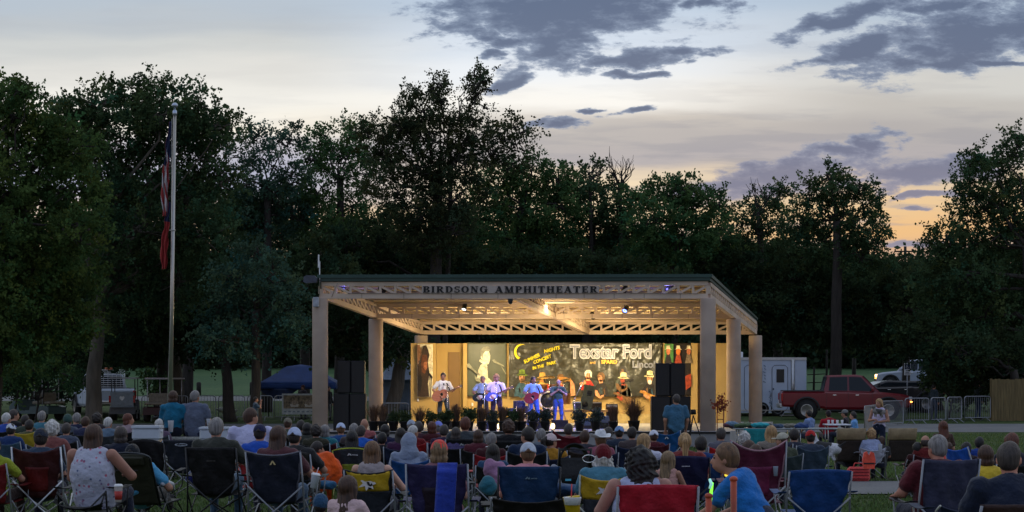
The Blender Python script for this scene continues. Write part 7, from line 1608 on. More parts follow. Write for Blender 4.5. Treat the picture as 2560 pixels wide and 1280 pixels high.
mb = MB(); mb.box((W_ / 2, -.014, H_ * .60), (W_ * .93, .006, H_ * .64)); ph = part('photo', mb, mat('banner_photo', (0.16, 0.12, 0.07), rough=.5, var=.8, scale=9), o)
for cx_ in (.28, .60, .88):
 mb = MB(); mb.prism([(W_ * cx_ - .16, H_ * .36), (W_ * cx_ + .16, H_ * .36), (W_ * cx_ + .19, H_ * .50), (W_ * cx_ - .19, H_ * .50)], -.024, -.020); part('printed_basket', mb, mat('banner_basket', (.45, .42, .36), rough=.6, var=.3, scale=30), ph)
 mb = MB(); mb.prism([(W_ * cx_ + .17 * math.cos(a), H_ * .56 + .10 * math.sin(a) + .03 * math.sin(5 * a)) for a in np.linspace(0, 2 * PI, 15)[:-1]], -.030, -.026); part('printed_goods', mb, mat('banner_goods', (.26, .20, .14), rough=.6, var=.6, scale=25), ph)
for i in range(9): mb = MB(); mb.box((W_ * (.07 + .10 * i), -.014, H_ * .13), (W_ * .06, .005, .05)); part('printed_mark', mb, mat('banner_mark', (.16, .2, .24), rough=.6), o)
# ---------------------------------------------------------------- blue canopy, white tents
CAN = mat('canopy_blue', (0.016, 0.055, 0.20), rough=.55, var=.2, scale=2, bump=.3, bdist=.03, transl=.25); CAN2 = mat('canopy_blue_dark', (0.008, 0.02, 0.06), rough=.7)
D_ = 92; k = D_ / F; c = ground_at(752, D_); o = thing('canopy_tent', 'blue pop-up canopy tent left of the stage', 'tent', c)
hw = 95 * k; zb = Z(958, D_) - c.z; zp = Z(912, D_) - c.z
def can(u, v):
 a = u * 2 * PI; q = max(abs(math.cos(a)), abs(math.sin(a))); x = math.cos(a) / q; y = math.sin(a) / q; r = 1 - v * .96
 sag = -.10 * math.sin(PI * v) - .0; return (x * hw * r, y * hw * r, zb + (zp - zb) * min(1, v * 1.5) + sag)
mb = MB(); mb.grid(can, 48, 10, thick=.01); part('roof', mb, CAN, o)
mb = MB(); mb.grid(lambda u, v: (can(u, 0)[0], can(u, 0)[1], zb - .26 * v + .015 * math.sin(u * 90)), 96, 3, thick=.008); part('valance', mb, CAN, o)
mb = MB(); mb.grid(lambda u, v: (-hw * .98 + u * hw * 1.05, -hw * .99 + .1 * math.sin(u * 9), zb - .24 - (.05 + .42 * math.sin(PI * min(1, u * 1.05))) * v), 24, 5, thick=.01); part('rolled_side_wall', mb, CAN2, o)
for sx in (-1, 1):
 for sy in (-1, 1): mb = MB(); mb.tube([(sx * hw * .97, sy * hw * .97, 0), (sx * hw * .97, sy * hw * .97, zb)], .022, 6); part('leg', mb, DKM, o)
o = thing('folding_table', 'white folding table under the blue canopy', 'table', ground_at(806, 91)); mb = MB(); mb.box((0, 0, .73), (1.8, .75, .04), bev=.01); part('table_top', mb, WHT, o)
for sx in (-.7, .7): mb = MB(); mb.tube([(sx, -.3, 0), (sx, -.3, .71)], .016, 6); mb.tube([(sx, .3, 0), (sx, .3, .71)], .016, 6); mb.tube([(sx, -.3, .3), (sx, .3, .3)], .012, 6); part('leg', mb, ALU, o)
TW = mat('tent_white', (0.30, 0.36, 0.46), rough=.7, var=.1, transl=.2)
c = ground_at(1000, 99); k = 99 / F; o = thing('white_tent', 'pale peaked tent half hidden behind the leaning trunk', 'tent', c); zb = Z(950, 99) - c.z; zp = Z(868, 99) - c.z; hw = 62 * k
mb = MB(); mb.grid(lambda u, v: ((1 - v) * hw * math.cos(u * 2 * PI) / max(abs(math.cos(u * 2 * PI)), abs(math.sin(u * 2 * PI))), (1 - v) * hw * math.sin(u * 2 * PI) / max(abs(math.cos(u * 2 * PI)), abs(math.sin(u * 2 * PI))), zb + (zp - zb) * v ** 1.5), 32, 10, thick=.01); part('roof', mb, TW, o)
mb = MB(); mb.grid(lambda u, v: (-hw + 2 * hw * u, hw * .98, zb * v), 12, 4, thick=.01); part('side_wall', mb, TW, o)
for sx in (-1, 1): mb = MB(); mb.tube([(sx * hw, -hw, 0), (sx * hw, -hw, zb)], .03, 6); part('leg', mb, WHT, o)
# ---------------------------------------------------------------- vehicles
TYRE = mat('tyre_rubber', (0.012, 0.012, 0.012), rough=.85, var=.2, scale=30); GLS = mat('car_glass_dark', (0.012, 0.016, 0.020), rough=.12, spec=.25, var=.05, bump=0)
RIM = mat('wheel_rim', (0.35, 0.35, 0.36), rough=.3, metal=.8); TRIM = mat('plastic_trim', (0.018, 0.018, 0.02), rough=.6)
def paint(n, c): return mat('car_paint_' + n, c, rough=.35, var=.04, scale=1.2, bump=0, coat=.35, spec=.4)
AMB = mat('amber_lit', (1, .45, .06), emis=(1, .42, .08), estr=5, var=0, bump=0); HLT = mat('headlight_lit', (1, .75, .4), emis=(1, .62, .25), estr=6, var=0, bump=0); TLT = mat('tail_lens', (0.35, 0.01, 0.01), rough=.15, var=.1, coat=.5)
def wheel(o, x, y, r, w=.24, side=-1, rim=RIM, ringw=False):
 t = MB(); t.lathe([(r * .60, -w / 2), (r * .94, -w / 2), (r, -w / 2 + .03), (r, w / 2 - .03), (r * .94, w / 2), (r * .60, w / 2)], (x, y, r), 28, axis='y'); wl = part('wheel', t, TYRE, o)
 t = MB(); yy = y + side * (w / 2 + .002)
 t.lathe([(r * .58, 0), (r * .62, side * .012), (r * .66, 0)], (x, yy, r), 28, axis='y')
 for q in range(6):
  a = q * PI / 3; t.prism([(x + .07 * math.cos(a - .5), r + .07 * math.sin(a - .5)), (x + r * .58 * math.cos(a - .14), r + r * .58 * math.sin(a - .14)), (x + r * .58 * math.cos(a + .14), r + r * .58 * math.sin(a + .14)), (x + .07 * math.cos(a + .5), r + .07 * math.sin(a + .5))], yy - side * .03, yy - side * .01)
 t.lathe([(.06, 0), (.05, side * .02)], (x, yy - side * .02, r), 14, axis='y'); part('rim', t, rim, wl)
def body_loft(sections, mb, mi=0):
 """sections: list of (x, [(y,z)...]) closed rings lofted along x"""
 n = len(sections[0][1]); vs = []
 for x, ring in sections: vs += [(x, y, z) for y, z in ring]
 fs = [(i * n + k, i * n + (k + 1) % n, (i + 1) * n + (k + 1) % n, (i + 1) * n + k) for i in range(len(sections) - 1) for k in range(n)]
 fs += [tuple(range(n - 1, -1, -1)), tuple((len(sections) - 1) * n + k for k in range(n))]
 return mb.add(vs, fs, mi, False)
def ring(w, z0, z1, r=.10, wt=None):
 wt = wt if wt is not None else w; return [(-w, z0 + r), (-w + r * .6, z0), (w - r * .6, z0), (w, z0 + r), ((w + wt) / 2, (z0 + z1) * .5), (wt, z1 - r), (wt - r, z1), (-wt + r, z1), (-wt, z1 - r), (-(w + wt) / 2, (z0 + z1) * .5)]
def pickup(label, loc, rz, pm, L_=5.8, H_=1.95, lights='amber', rack=False, s=1.0, rimm=RIM, group='parked vehicles', name='pickup_truck', bed=True, suv=False, chrome=True):
 o = thing(name, label, 'truck' if not suv else 'car', loc, rz, group, s); w = .97
 f = L_ / 5.8
 mb = MB()
 x_ = lambda v: v * f
 body_loft([(x_(-2.88), ring(w * .94, .62, 1.18)), (x_(-2.80), ring(w, .58, 1.28)), (x_(-1.0), ring(w, .50, 1.27)), (x_(-.95), ring(w, .46, 1.29)), (x_(1.05), ring(w, .46, 1.24)), (x_(1.25), ring(w, .48, 1.26)), (x_(2.35), ring(w * .98, .55, 1.16)), (x_(2.72), ring(w * .93, .55, 1.08)), (x_(2.88), ring(w * .80, .58, 1.0))], mb)
 b = part('body', mb, pm, o)
 mb = MB(); zr = H_
 xb = x_(-.98) if not suv else x_(-2.55)
 body_loft([(xb - .04, ring(w * .93, 1.22, 1.30, .03, w * .93)), (xb + .14, ring(w * .93, 1.22, zr - .03, .06, w * .80)), (x_(.42), ring(w * .93, 1.2, zr, .06, w * .80)), (x_(.70), ring(w * .93, 1.2, zr - .05, .06, w * .80)), (x_(1.42), ring(w * .93, 1.18, 1.27, .03, w * .90))], mb)
 part('cab', mb, pm, o)
 def pane(nm, pts, sd):
  mb = MB(); ys = [(-1 if sd < 0 else 1) * (w * .93 - (w * .13) * max(0, (z - 1.22)) / (zr - 1.22) + .008) for x, z in pts]
  vs = [(x, y, z) for (x, z), y in zip(pts, ys)]; vs2 = [(x, y + sd * .012, z) for x, y, z in vs]; n = len(pts)
  mb.add(vs + vs2, [tuple(range(n)), tuple(range(2 * n - 1, n - 1, -1))] + [(i, (i + 1) % n, (i + 1) % n + n, i + n) for i in range(n)]); part(nm, mb, GLS, o)
 for sd in (-1, 1):
  pane('window', [(xb + .18, 1.30), (x_(.02) if not suv else x_(-1.4), 1.30), (x_(.02) if not suv else x_(-1.4), zr - .10), (xb + .24, zr - .12)], sd)
  pane('window', [(x_(.10) if not suv else x_(-1.3), 1.30), (x_(1.18), 1.28), (x_(.62), zr - .12), (x_(.10) if not suv else x_(-1.3), zr - .10)], sd)
 mb = MB(); mb.add([(x_(1.40), -w * .82, 1.275), (x_(1.40), w * .82, 1.275), (x_(.74), w * .70, zr - .07), (x_(.74), -w * .70, zr - .07), (x_(1.425), -w * .82, 1.29), (x_(1.425), w * .82, 1.29), (x_(.765), w * .70, zr - .055), (x_(.765), -w * .70, zr - .055)], [(0, 1, 2, 3), (7, 6, 5, 4), (0, 4, 5, 1), (1, 5, 6, 2), (2, 6, 7, 3), (3, 7, 4, 0)]); part('windshield', mb, GLS, o)
 mb = MB(); mb.add([(xb - .03, -w * .78, 1.31), (xb - .03, w * .78, 1.31), (xb + .10, w * .70, zr - .10), (xb + .10, -w * .70, zr - .10), (xb - .05, -w * .78, 1.32), (xb - .05, w * .78, 1.32), (xb + .08, w * .70, zr - .09), (xb + .08, -w * .70, zr - .09)], [(0, 1, 2, 3), (7, 6, 5, 4), (0, 4, 5, 1), (1, 5, 6, 2), (2, 6, 7, 3), (3, 7, 4, 0)]); part('rear_window', mb, GLS, o)
 if bed and not suv:
  mb = MB(); mb.box((x_(-1.88), 0, 1.283), (1.66 * f, w * 1.7, .02)); part('bed_cover', mb, TRIM, o)
  mb = MB()
  for sd in (-1, 1): mb.box((x_(-1.9), sd * w * .95, 1.295), (1.8 * f, .09, .035), bev=.01)
  part('bed_rail', mb, TRIM, o)
 for xx in (-1.78, 1.80):
  for sd in (-1, 1):
   mb = MB(); pts = [(x_(xx) + .56 * math.cos(a), sd * (w + .012), .46 + .53 * math.sin(a)) for a in np.linspace(-.1, PI + .1, 14)]; mb.tube(pts, .05, 6); part('wheel_arch', mb, TRIM if xx else pm, o)
   mb = MB(); mb.lathe([(.02, sd * (w - .16)), (.50, sd * (w - .16)), (.50, sd * (w + .004)), (.02, sd * (w + .004))], (x_(xx), 0, .44), 20, axis='y'); part('wheel_well', mb, TYRE, o)
   wheel(o, x_(xx), sd * (w - .08), .42, .27, sd, rimm)
 mb = MB(); mb.box((x_(-2.92), 0, .62), (.14, w * 1.9, .20), bev=.04); part('rear_bumper', mb, TRIM if not chrome else ALU, o)
 mb = MB(); mb.box((x_(2.88), 0, .60), (.16, w * 1.75, .22), bev=.05); part('front_bumper', mb, TRIM, o)
 mb = MB(); mb.box((x_(2.885), 0, .90), (.03, w * 1.1, .26), bev=.01)
 for q in range(4): mb.box((x_(2.905), 0, .81 + .06 * q), (.02, w * 1.08, .018))
 part('grille', mb, ALU if chrome else TRIM, o)
 for sd in (-1, 1):
  mb = MB(); mb.box((x_(2.80), sd * w * .80, .95), (.16, .22, .17), bev=.03); part('headlight', mb, HLT if lights == 'on' else mat('lamp_glass', (.5, .5, .52), rough=.1, var=0, bump=0), o)
  mb = MB(); mb.box((x_(2.84), sd * w * .84, .80), (.10, .16, .06), bev=.02); part('turn_signal', mb, AMB if lights in ('amber', 'on') else TRIM, o)
  mb = MB(); mb.box((x_(-2.86), sd * w * .90, 1.0), (.10, .17, .38), bev=.03); part('tail_light', mb, TLT, o)
  mb = MB(); mb.box((x_(1.12), sd * (w + .14), 1.34), (.12, .22, .20), bev=.04); part('mirror', mb, pm, o)
  for hx in (-.55, .45): mb = MB(); mb.box((x_(hx), sd * (w + .012), 1.10), (.16, .025, .035), bev=.008); part('door_handle', mb, CHR, o)
  for hx in (-.90, .06, 1.12): mb = MB(); mb.box((x_(hx), sd * (w + .001), .86), (.012, .006, .72)); part('door_seam', mb, TRIM, o)
  mb = MB(); mb.box((x_(.05), sd * (w + .05), .42), (1.9 * f, .12, .05), bev=.015); part('running_board', mb, TRIM, o)
 mb = MB(); mb.box((x_(-2.955), 0, .80), (.01, .34, .17), bev=.003); part('number_plate', mb, WHT, o)
 if rack:
  mb = MB(); 
  for sd in (-1, 1): mb.tube([(xb - .12, sd * .8, 1.28), (xb - .12, sd * .78, H_ + .16)], .025, 6)
  for z in np.linspace(1.35, H_ + .16, 9): mb.tube([(xb - .12, -.79, z), (xb - .12, .79, z)], .016, 5)
  for y in np.linspace(-.6, .6, 7): mb.tube([(xb - .12, y, 1.32), (xb - .12, y, H_ + .12)], .010, 5)
  part('headache_rack', mb, WHT, o)
  mb = MB(); mb.box((xb - .05, -.05, H_ + .22), (.16, .34, .11), bev=.02); part('beacon_bar', mb, mat('beacon_orange', (0.42, 0.11, 0.04), rough=.4), o)
 return o
pickup('dark red crew-cab pickup truck parked behind the long table', ground_at(2112, 90.5), -.06, paint('red', (0.15, 0.006, 0.012)), L_=5.85, H_=2.02, rimm=mat('rim_ring', (.55, .52, .48), rough=.3, metal=.5))
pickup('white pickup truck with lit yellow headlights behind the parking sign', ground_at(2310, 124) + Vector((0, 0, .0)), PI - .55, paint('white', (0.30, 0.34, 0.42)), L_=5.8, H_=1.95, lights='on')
pickup('dark sport utility vehicle parked beyond the red pickup', ground_at(2225, 98), PI + .15, paint('black', (0.018, 0.016, 0.020)), L_=4.9, H_=1.55, suv=True, lights=None, name='parked_car')
pickup('silver car far back in the shadows right of the white truck', ground_at(2470, 128), .2, paint('silver', (0.30, 0.36, 0.40)), L_=4.8, H_=1.6, suv=True, lights=None, name='parked_car')
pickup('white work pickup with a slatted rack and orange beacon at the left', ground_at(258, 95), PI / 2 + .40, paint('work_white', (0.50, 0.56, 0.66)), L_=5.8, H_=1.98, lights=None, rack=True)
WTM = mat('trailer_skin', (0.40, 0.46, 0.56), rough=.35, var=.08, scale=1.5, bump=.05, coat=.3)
TD_ = 94; k = TD_ / F; x0, x1 = X(1846, TD_), X(2016, TD_); c = ground_at(1846, TD_)
o = thing('box_trailer', 'white enclosed trailer with a side door parked right of the stage', 'trailer', c); W_ = x1 - x0; zb = Z(1032, TD_) - c.z; zt = Z(894, TD_) - c.z
mb = MB(); mb.prism([(0, zb), (W_, zb), (W_, zt - .12), (W_ - .12, zt), (0, zt)], 0, 2.3); part('box', mb, WTM, o)
mb = MB(); mb.tube([(W_ * .80, -.03, zb), (W_ * .80, -.03, zt - .1)], .09, 8); part('corner_post', mb, ALU, o)
mb = MB(); mb.box((W_ / 2, -.02, zt - .05), (W_, .05, .12)); part('roof_rail', mb, ALU, o)
def doorp(px0, px1, nm='door'):
 a, b = X(px0, TD_) - x0, X(px1, TD_) - x0; z0, z1 = zb + .10, Z(913, TD_) - c.z
 mb = MB(); mb.box(((a + b) / 2, -.012, (z0 + z1) / 2), (b - a, .02, z1 - z0), bev=.008); d_ = part(nm, mb, WTM, o)
 mb = MB(); mb.tube([(a + .12, -.03, z0), (a, -.03, z0 + .12), (a, -.03, z1 - .12), (a + .12, -.03, z1), (b - .12, -.03, z1), (b, -.03, z1 - .12), (b, -.03, z0 + .12), (b - .12, -.03, z0)], .010, 5); part('seam', mb, TRIM, d_)
 return d_, a, b, z0, z1
d_, a, b, z0, z1 = doorp(1930, 1969)
mb = MB(); mb.box(((a + b) / 2 + .02, -.03, z1 - .50), (.36, .02, .62), bev=.009); part('window', mb, GLS, d_); mb = MB(); mb.box((a + .06, -.04, (z0 + z1) / 2 - .05), (.05, .04, .09), bev=.01); part('handle', mb, BLK, d_)
doorp(1861, 1905)
TXM = mat('trailer_lettering', (.05, .09, .13), rough=.5, var=.1)
for q in range(9): mb = MB(); mb.tube([(X(1924, TD_) - x0 + .05 * math.sin(q * 2.1), -.035, zb + .3 + q * .085), (X(1924, TD_) - x0 + .07 + .05 * math.sin(q * 1.3), -.035, zb + .34 + q * .085), (X(1924, TD_) - x0 + .02, -.035, zb + .36 + q * .085)], .010, 4); part('side_script', mb, TXM, o)
for q in range(6): mb = MB(); mb.tube([(X(1909, TD_) - x0 + .04 * math.sin(q * 2.1), -.035, zt - .35 - q * .15), (X(1909, TD_) - x0 + .09, -.035, zt - .42 - q * .15)], .012, 4); part('side_script', mb, TXM, o)
mb = MB(); mb.box((W_ / 2, -.02, zb + .12), (W_, .03, .05)); part('rub_rail', mb, ALU, o)
for wx_ in (W_ * .35, W_ * .58): wheel(o, wx_, .10, .34, .22, -1)
mb = MB(); mb.box((W_ * .74, -.35, zb * .35), (.9, .35, .04)); mb.tube([(W_ * .61, -.5, 0), (W_ * .66, -.2, zb * .9)], .02, 5); mb.tube([(W_ * .88, -.5, 0), (W_ * .83, -.2, zb * .9)], .02, 5); part('entry_step', mb, ALU, o)
mb = MB(); mb.box((X(1853, TD_) - x0, 1.0, zt + .14), (.35, .5, .28), bev=.03); part('roof_vent', mb, WHT, o)
def golf_cart(label, px, d, rz, bodyc, roofc, rear=None):
 o = thing('golf_cart', label, 'golf cart', ground_at(px, d), rz, 'golf carts parked on the left'); bm_ = mat('cart_body_%d' % int(bodyc[0] * 999), bodyc, rough=.4, var=.1); rm_ = mat('cart_roof_%d' % int(roofc[0] * 999), roofc, rough=.5, var=.06)
 mb = MB(); mb.prism([(-1.15, .30), (1.15, .30), (1.2, .60), (.95, .85), (.72, .92), (.60, .45), (.0, .42), (-.05, .62), (-.95, .66), (-1.15, .60)], -.55, .55); part('body', mb, bm_, o)
 mb = MB(); mb.box((0, 0, 1.86), (1.75, 1.15, .07), bev=.03); part('roof', mb, rm_, o)
 mb = MB(); mb.box((-.35, 0, .78), (.50, 1.0, .14), bev=.04); mb.box((-.58, 0, 1.02), (.12, 1.0, .42), bev=.04); part('seat', mb, mat('cart_seat', (.20, .17, .13), rough=.7), o)
 mb = MB(); mb.box((-.98, 0, .78), (.40, .95, .12), bev=.04); part('rear_seat', mb, mat('cart_seat', (.20, .17, .13), rough=.7), o)
 for sx in (-.75, .72):
  for sy in (-.5, .5): mb = MB(); mb.tube([(sx, sy, .62), (sx * .98, sy, 1.83)], .022, 6); part('roof_post', mb, TRIM if rear else mat('cart_frame_white', (.4, .4, .42), rough=.5), o)
 mb = MB(); mb.tube([(.62, -.22, .85), (.42, -.22, 1.10)], .018, 6); mb.tube([(.42 + .10 * math.sin(a) * .5, -.22 + .17 * math.cos(a), 1.10 + .17 * math.sin(a) * .8) for a in np.linspace(0, 2 * PI, 13)], .014, 5, cap=False); part('steering_wheel', mb, TRIM, o)
 for sx in (-.78, .80):
  for sy in (-1, 1): wheel(o, sx, sy * .50, .24, .18, sy)
 if rear:
  mb = MB(); mb.box((-1.28, 0, .95), (.06, 1.0, .62), bev=.02); mb.box((-1.20, 0, .62), (.20, 1.0, .05)); part('cargo_panel', mb, mat('cart_panel', (.20, .23, .26), rough=.5, var=.15), o)
  mb = MB(); mb.prism([(-.09, 0), (.09, 0), (0, -.12)], -1.325, -1.312, 'yz'); 
  mb = MB(); mb.prism([(0, -.12), (-.10, -.02), (-.10, .05), (-.05, .09), (0, .05), (.05, .09), (.10, .05), (.10, -.02)], -1.325, -1.312, 'yz')
  for i, v in enumerate(mb.v): mb.v[i] = (v[0], v[1], v[2] + 1.0)
  part('heart_mark', mb, mat('heart_white', (.6, .6, .6), rough=.5), o)
  for sy in (-1, 1): mb = MB(); mb.box((-1.30, sy * .52, .95), (.05, .09, .30), bev=.01); part('tail_light', mb, TLT, o)
 return o
golf_cart('golf cart with white roof and grey rear panel behind the bare trunk', 312, 88, PI / 2 + .1, (.10, .10, .11), (.42, .42, .43), True)
golf_cart('golf cart with a white roof behind the flagpole', 412, 86.5, PI / 2 - .2, (.05, .02, .02), (.40, .36, .36), False)
golf_cart('old green-roofed cart in the shadow at far left', 95, 88, 2.6, (.06, .10, .11), (.10, .26, .24), False)
def goose(label, px, d, rz, s=1.0, up=True):
 S_ = SDF(); S_.ell((0, 0, .36), (.13, .25, .13)); S_.cap((0, .18, .42), (0, .24, .62), .055, .032); S_.cap((0, .24, .62), (0, .26, .78 if up else .60), .032, .030); S_.ell((0, .28, .80 if up else .58), (.035, .055, .038)); S_.cap((0, -.20, .38), (0, -.34, .40), .06, .02)
 S_.cap((-.05, .02, .28), (-.05, .0, .04), .022, .014); S_.cap((.05, .02, .28), (.05, .02, .04), .022, .014)
 V_, Fq = S_.build(.016, .03); o = link('goose', npmesh('goose', V_, Fq), mat('goose_feathers', (0.26, 0.27, 0.22), rough=.8, var=.2)); o.location = ground_at(px, d); o.rotation_euler = (0, 0, rz); o.scale = (s, s, s); tag(o, label, 'goose', 'geese behind the barriers')
 mb = MB(); mb.tube([(0, .32, .795 if up else .575), (0, .40, .785 if up else .56)], [.016, .007], 6); part('beak', mb, mat('goose_beak', (.4, .16, .04), rough=.5), o)
 mb = MB(); mb.box((-.05, .03, .015), (.06, .11, .02), bev=.005); mb.box((.05, .05, .015), (.06, .11, .02), bev=.005); part('webbed_feet', mb, mat('goose_beak', (.4, .16, .04), rough=.5), o)
goose('upright pale goose behind the barriers left of the photographer', 578, 91, 1.3); goose('second pale goose with lowered neck left of the upright goose', 556, 93, -1.2, up=False); goose('pale goose bending down behind the grey-shirted man', 520, 92, .4, up=False)
PST = mat('creosote_post', (0.02, 0.018, 0.015), rough=.9)
for i, (px, d, y0, lb) in enumerate(((497, 118, 955, 'short dark post at the field road behind the couple'), (630, 118, 955, 'short dark post at the field road left of the canopy'), (562, 118, 962, 'short dark post at the field road between the tree trunks'))):
 c = ground_at(px, d); mb = MB(); h = Z(y0, d) - c.z; mb.lathe([(.14, 0), (.14, h - .05), (.08, h)], n=12); single('bollard', lb, 'bollard', mb, PST, c, 0, 'posts along the field road')
for (px, y0, r, lb) in ((2066, 874, .07, 'tall thin wooden post left of the thick one'), (2134, 895, .14, 'tall thick wooden post behind the red truck'), (2034, 917, .07, 'short dark post beside the trailer')):
 c = ground_at(px, 112); mb = MB(); h = Z(y0, 112) - c.z; mb.tube([(0, 0, 0), (.03, 0, h)], [r, r * .8], 10); single('fence_post', lb, 'post', mb, PST, c, 0, 'old posts behind the red truck')
o = thing('pipe_fence', 'dark pipe rail fence between the trailer and the red truck', 'fence', ground_at(2018, 111.5)); L_ = X(2066, 111.5) - X(2018, 111.5)
for z in (.5, .95, 1.4): mb = MB(); mb.tube([(0, 0, z), (L_, 0, z + .05)], .03, 6); part('rail', mb, PST, o)
WDF = mat('fence_wood', (0.145, 0.105, 0.045), rough=.85, var=.3, scale=3, stretch=(6, 6, .5), bump=.4)
fa = ground_at(2479, 87); L_ = X(2640, 87) - X(2479, 87); o = thing('wooden_fence', 'tan wooden board fence at the right edge of the lawn', 'fence', fa); h = Z(948, 87) - fa.z
mb = MB(); n = 22
for i in range(n): mb.box(((i + .5) * L_ / n, rnd.uniform(-.006, .006), h / 2 + rnd.uniform(-.02, .02)), (L_ / n - .008, .025, h)); 
part('boards', mb, WDF, o)
for z in (.4, h - .3): mb = MB(); mb.box((L_ / 2, .05, z), (L_, .05, .1)); part('rail', mb, WDF, o)
for i in range(3): mb = MB(); mb.box((i * L_ / 2 * .98 - .0, .10, h / 2), (.10, .10, h + .06)); part('post', mb, WDF, o)
c = ground_at(2268, 93); o = thing('parking_sign', 'blue and white reserved parking sign on a thin steel post', 'sign', c); z1 = Z(908, 93) - c.z; z0 = Z(938, 93) - c.z
mb = MB(); mb.tube([(0, 0, 0), (0, 0, z1)], .028, 6); part('post', mb, GALW, o)
wS = 16 * 93 / F; mb = MB(); mb.box((0, -.035, (z0 + z1) / 2), (wS, .01, z1 - z0), bev=.004); pl_ = part('plate', mb, WHT, o)
mb = MB(); mb.box((0, -.044, z1 - .16), (wS * .88, .004, .24)); part('blue_panel', mb, mat('sign_dark_blue', (.012, .02, .05), rough=.5), pl_)
mb = MB(); mb.ell((-.02, -.05, z1 - .09), (.018, .004, .018), 8, 6); mb.tube([(-.02, -.05, z1 - .11), (-.015, -.05, z1 - .17), (.03, -.05, z1 - .175), (.045, -.05, z1 - .22)], .009, 5); mb.tube([(-.01 + .05 * math.cos(a), -.05, z1 - .19 + .05 * math.sin(a)) for a in np.linspace(2.2, 5.6, 10)], .008, 5); part('wheelchair_symbol', mb, WHT, pl_)
for q in range(3): mb = MB(); mb.box((0, -.043, z0 + .06 + q * .075), (wS * (.7 - .1 * q), .004, .03)); part('printed_line', mb, mat('sign_dark_blue', (.012, .02, .05), rough=.5), pl_)
c = ground_at(2263, 200); mb = MB(); o = thing('utility_pole', 'distant utility pole with crossarm in the orange sky gap', 'utility pole', c); h = Z(616, 200) - c.z
mb.tube([(0, 0, 0), (0, 0, h)], [.22, .14], 8); part('pole', mb, PST, o); mb = MB(); mb.box((-.1, 0, h - .5), (2.0, .12, .14)); mb.tube([(-1.7, 0, h - 1.3), (-1.0, 0, h - .5)], .05, 5); mb.tube([(1.0, 0, h - 1.1), (.2, 0, h - .5)], .05, 5); part('crossarm', mb, PST, o)
for q in (-1.0, -.4, .7): mb = MB(); mb.lathe([(.05, 0), (.08, .08), (.04, .2)], (q, 0, h - .43), 8); part('insulator', mb, PST, o)
# ---------------------------------------------------------------- long tables on the right
LT = 59.5
def long_table(label, px0, px1, py, d, m, cloth_=None, depth=.76):
 c = ground_at((px0 + px1) / 2, d); W_ = (px1 - px0) * d / F; h = Z(py, d) - c.z; o = thing('folding_table', label, 'table', c, 0, 'folding tables on the right lawn')
 mb = MB(); mb.box((0, 0, h - .02), (W_, depth, .04), bev=.012); part('table_top', mb, m, o)
 for sx in (-W_ * .42, W_ * .42): mb = MB(); mb.tube([(sx, -.28, 0), (sx, -.28, h - .04)], .016, 6); mb.tube([(sx, .28, 0), (sx, .28, h - .04)], .016, 6); mb.tube([(sx, -.28, h * .4), (sx, .28, h * .4)], .012, 6); part('leg', mb, ALU, o)
 if cloth_:
  mb = MB(); mb.grid(lambda u, v: (-W_ / 2 + u * W_ * .36 + .0, -depth / 2 - .012 - .02 * math.sin(u * 40) * v, h - v * (h * .8)), 30, 6, thick=.006); o2 = mb
  part('table_skirt', mb, cloth_, o)
 return o, h
T1, h1 = long_table('long grey folding table of clothes right of the stage', 1832, 1985, 1070, LT, mat('table_grey', (.22, .24, .25), rough=.5)); T2, h2 = long_table('long folding table with people seated at its far side', 1988, 2110, 1070, LT, mat('table_grey', (.22, .24, .25), rough=.5)); T3, h3 = long_table('white-topped table in front of the red-shirted person', 2062, 2122, 1060, 60.6, mat('table_white', (.55, .56, .62), rough=.45), depth=.9)
def pile(label, px, d, z, r, c, cat='clothes', name='folded_cloth', grp='items laid on the long table'):
 S_ = SDF(); [S_.ell((rnd.uniform(-.5, .5) * r, rnd.uniform(-.3, .3) * r, r * .25 + rnd.uniform(0, .2) * r), (r * rnd.uniform(.5, .9), r * rnd.uniform(.4, .7), r * rnd.uniform(.22, .4))) for _ in range(4)]
 V_, Fq = S_.build(.018, .03, disp=lambda P: wr(P, .012, 32, px)); single(name, label, cat, npmesh(name, V_, Fq), cloth(c), (X(px, d), d, z), 0, grp)
zt_ = Z(1070, LT)
for (px, r, c, lb) in ((1838, .26, (96, 120, 140), 'pale blue crumpled cloth at the left end of the table'), (1862, .25, (70, 90, 60), 'green crumpled cloth on the long table'), (1884, .22, (190, 110, 84), 'orange knitted heap by the back column'), (1901, .24, (40, 150, 160), 'turquoise cloth bundle on the long table'), (1918, .2, (90, 84, 80), 'brownish bundle right of the turquoise cloth'), (1944, .18, (60, 76, 96), 'small dusty blue bundle on the long table'), (1975, .18, (110, 106, 96), 'beige bundle behind the golden blonde woman'), (2002, .2, (44, 66, 110), 'denim blue bundle left of the checked shirt'), (1826, .22, (100, 60, 70), 'dull rose bundle against the mid column')):
 pile(lb, px, LT + rnd.uniform(-.2, .2), zt_, r, c)
mb = MB(); mb.grid(lambda u, v: ((u - .5) * .95, .02 * math.sin(u * 30) * v, -v * .62), 24, 8, thick=.008); single('hanging_cloth', 'teal cloth hanging down the front of the long table', 'cloth', mb, cloth((30, 120, 124)), (X(1900, LT - .42), LT - .42, zt_ - .01), 0)
for q, px in enumerate((2070, 2080, 2092, 2104)): 
 mb = MB(); mb.lathe([(.03, 0), (.042, .12), (.044, .125), (.038, .12), (.03, .01)], n=12); single('paper_cup', 'white paper cup on the white table, %s from its left' % ['first', 'second', 'third', 'fourth'][q], 'cup', mb, WHT, (X(px, 60.6), 60.5, Z(1060, 60.6)), 0, 'cups on the white table')
o = thing('hand_truck', 'red and black folding hand cart with red blossoms on top', 'hand cart', (X(1801, 62.5), 62.5, g(62.5))); RDM = mat('hand_truck_red', (0.22, 0.03, 0.02), rough=.5)
hT = Z(1020, 62.5) - g(62.5)
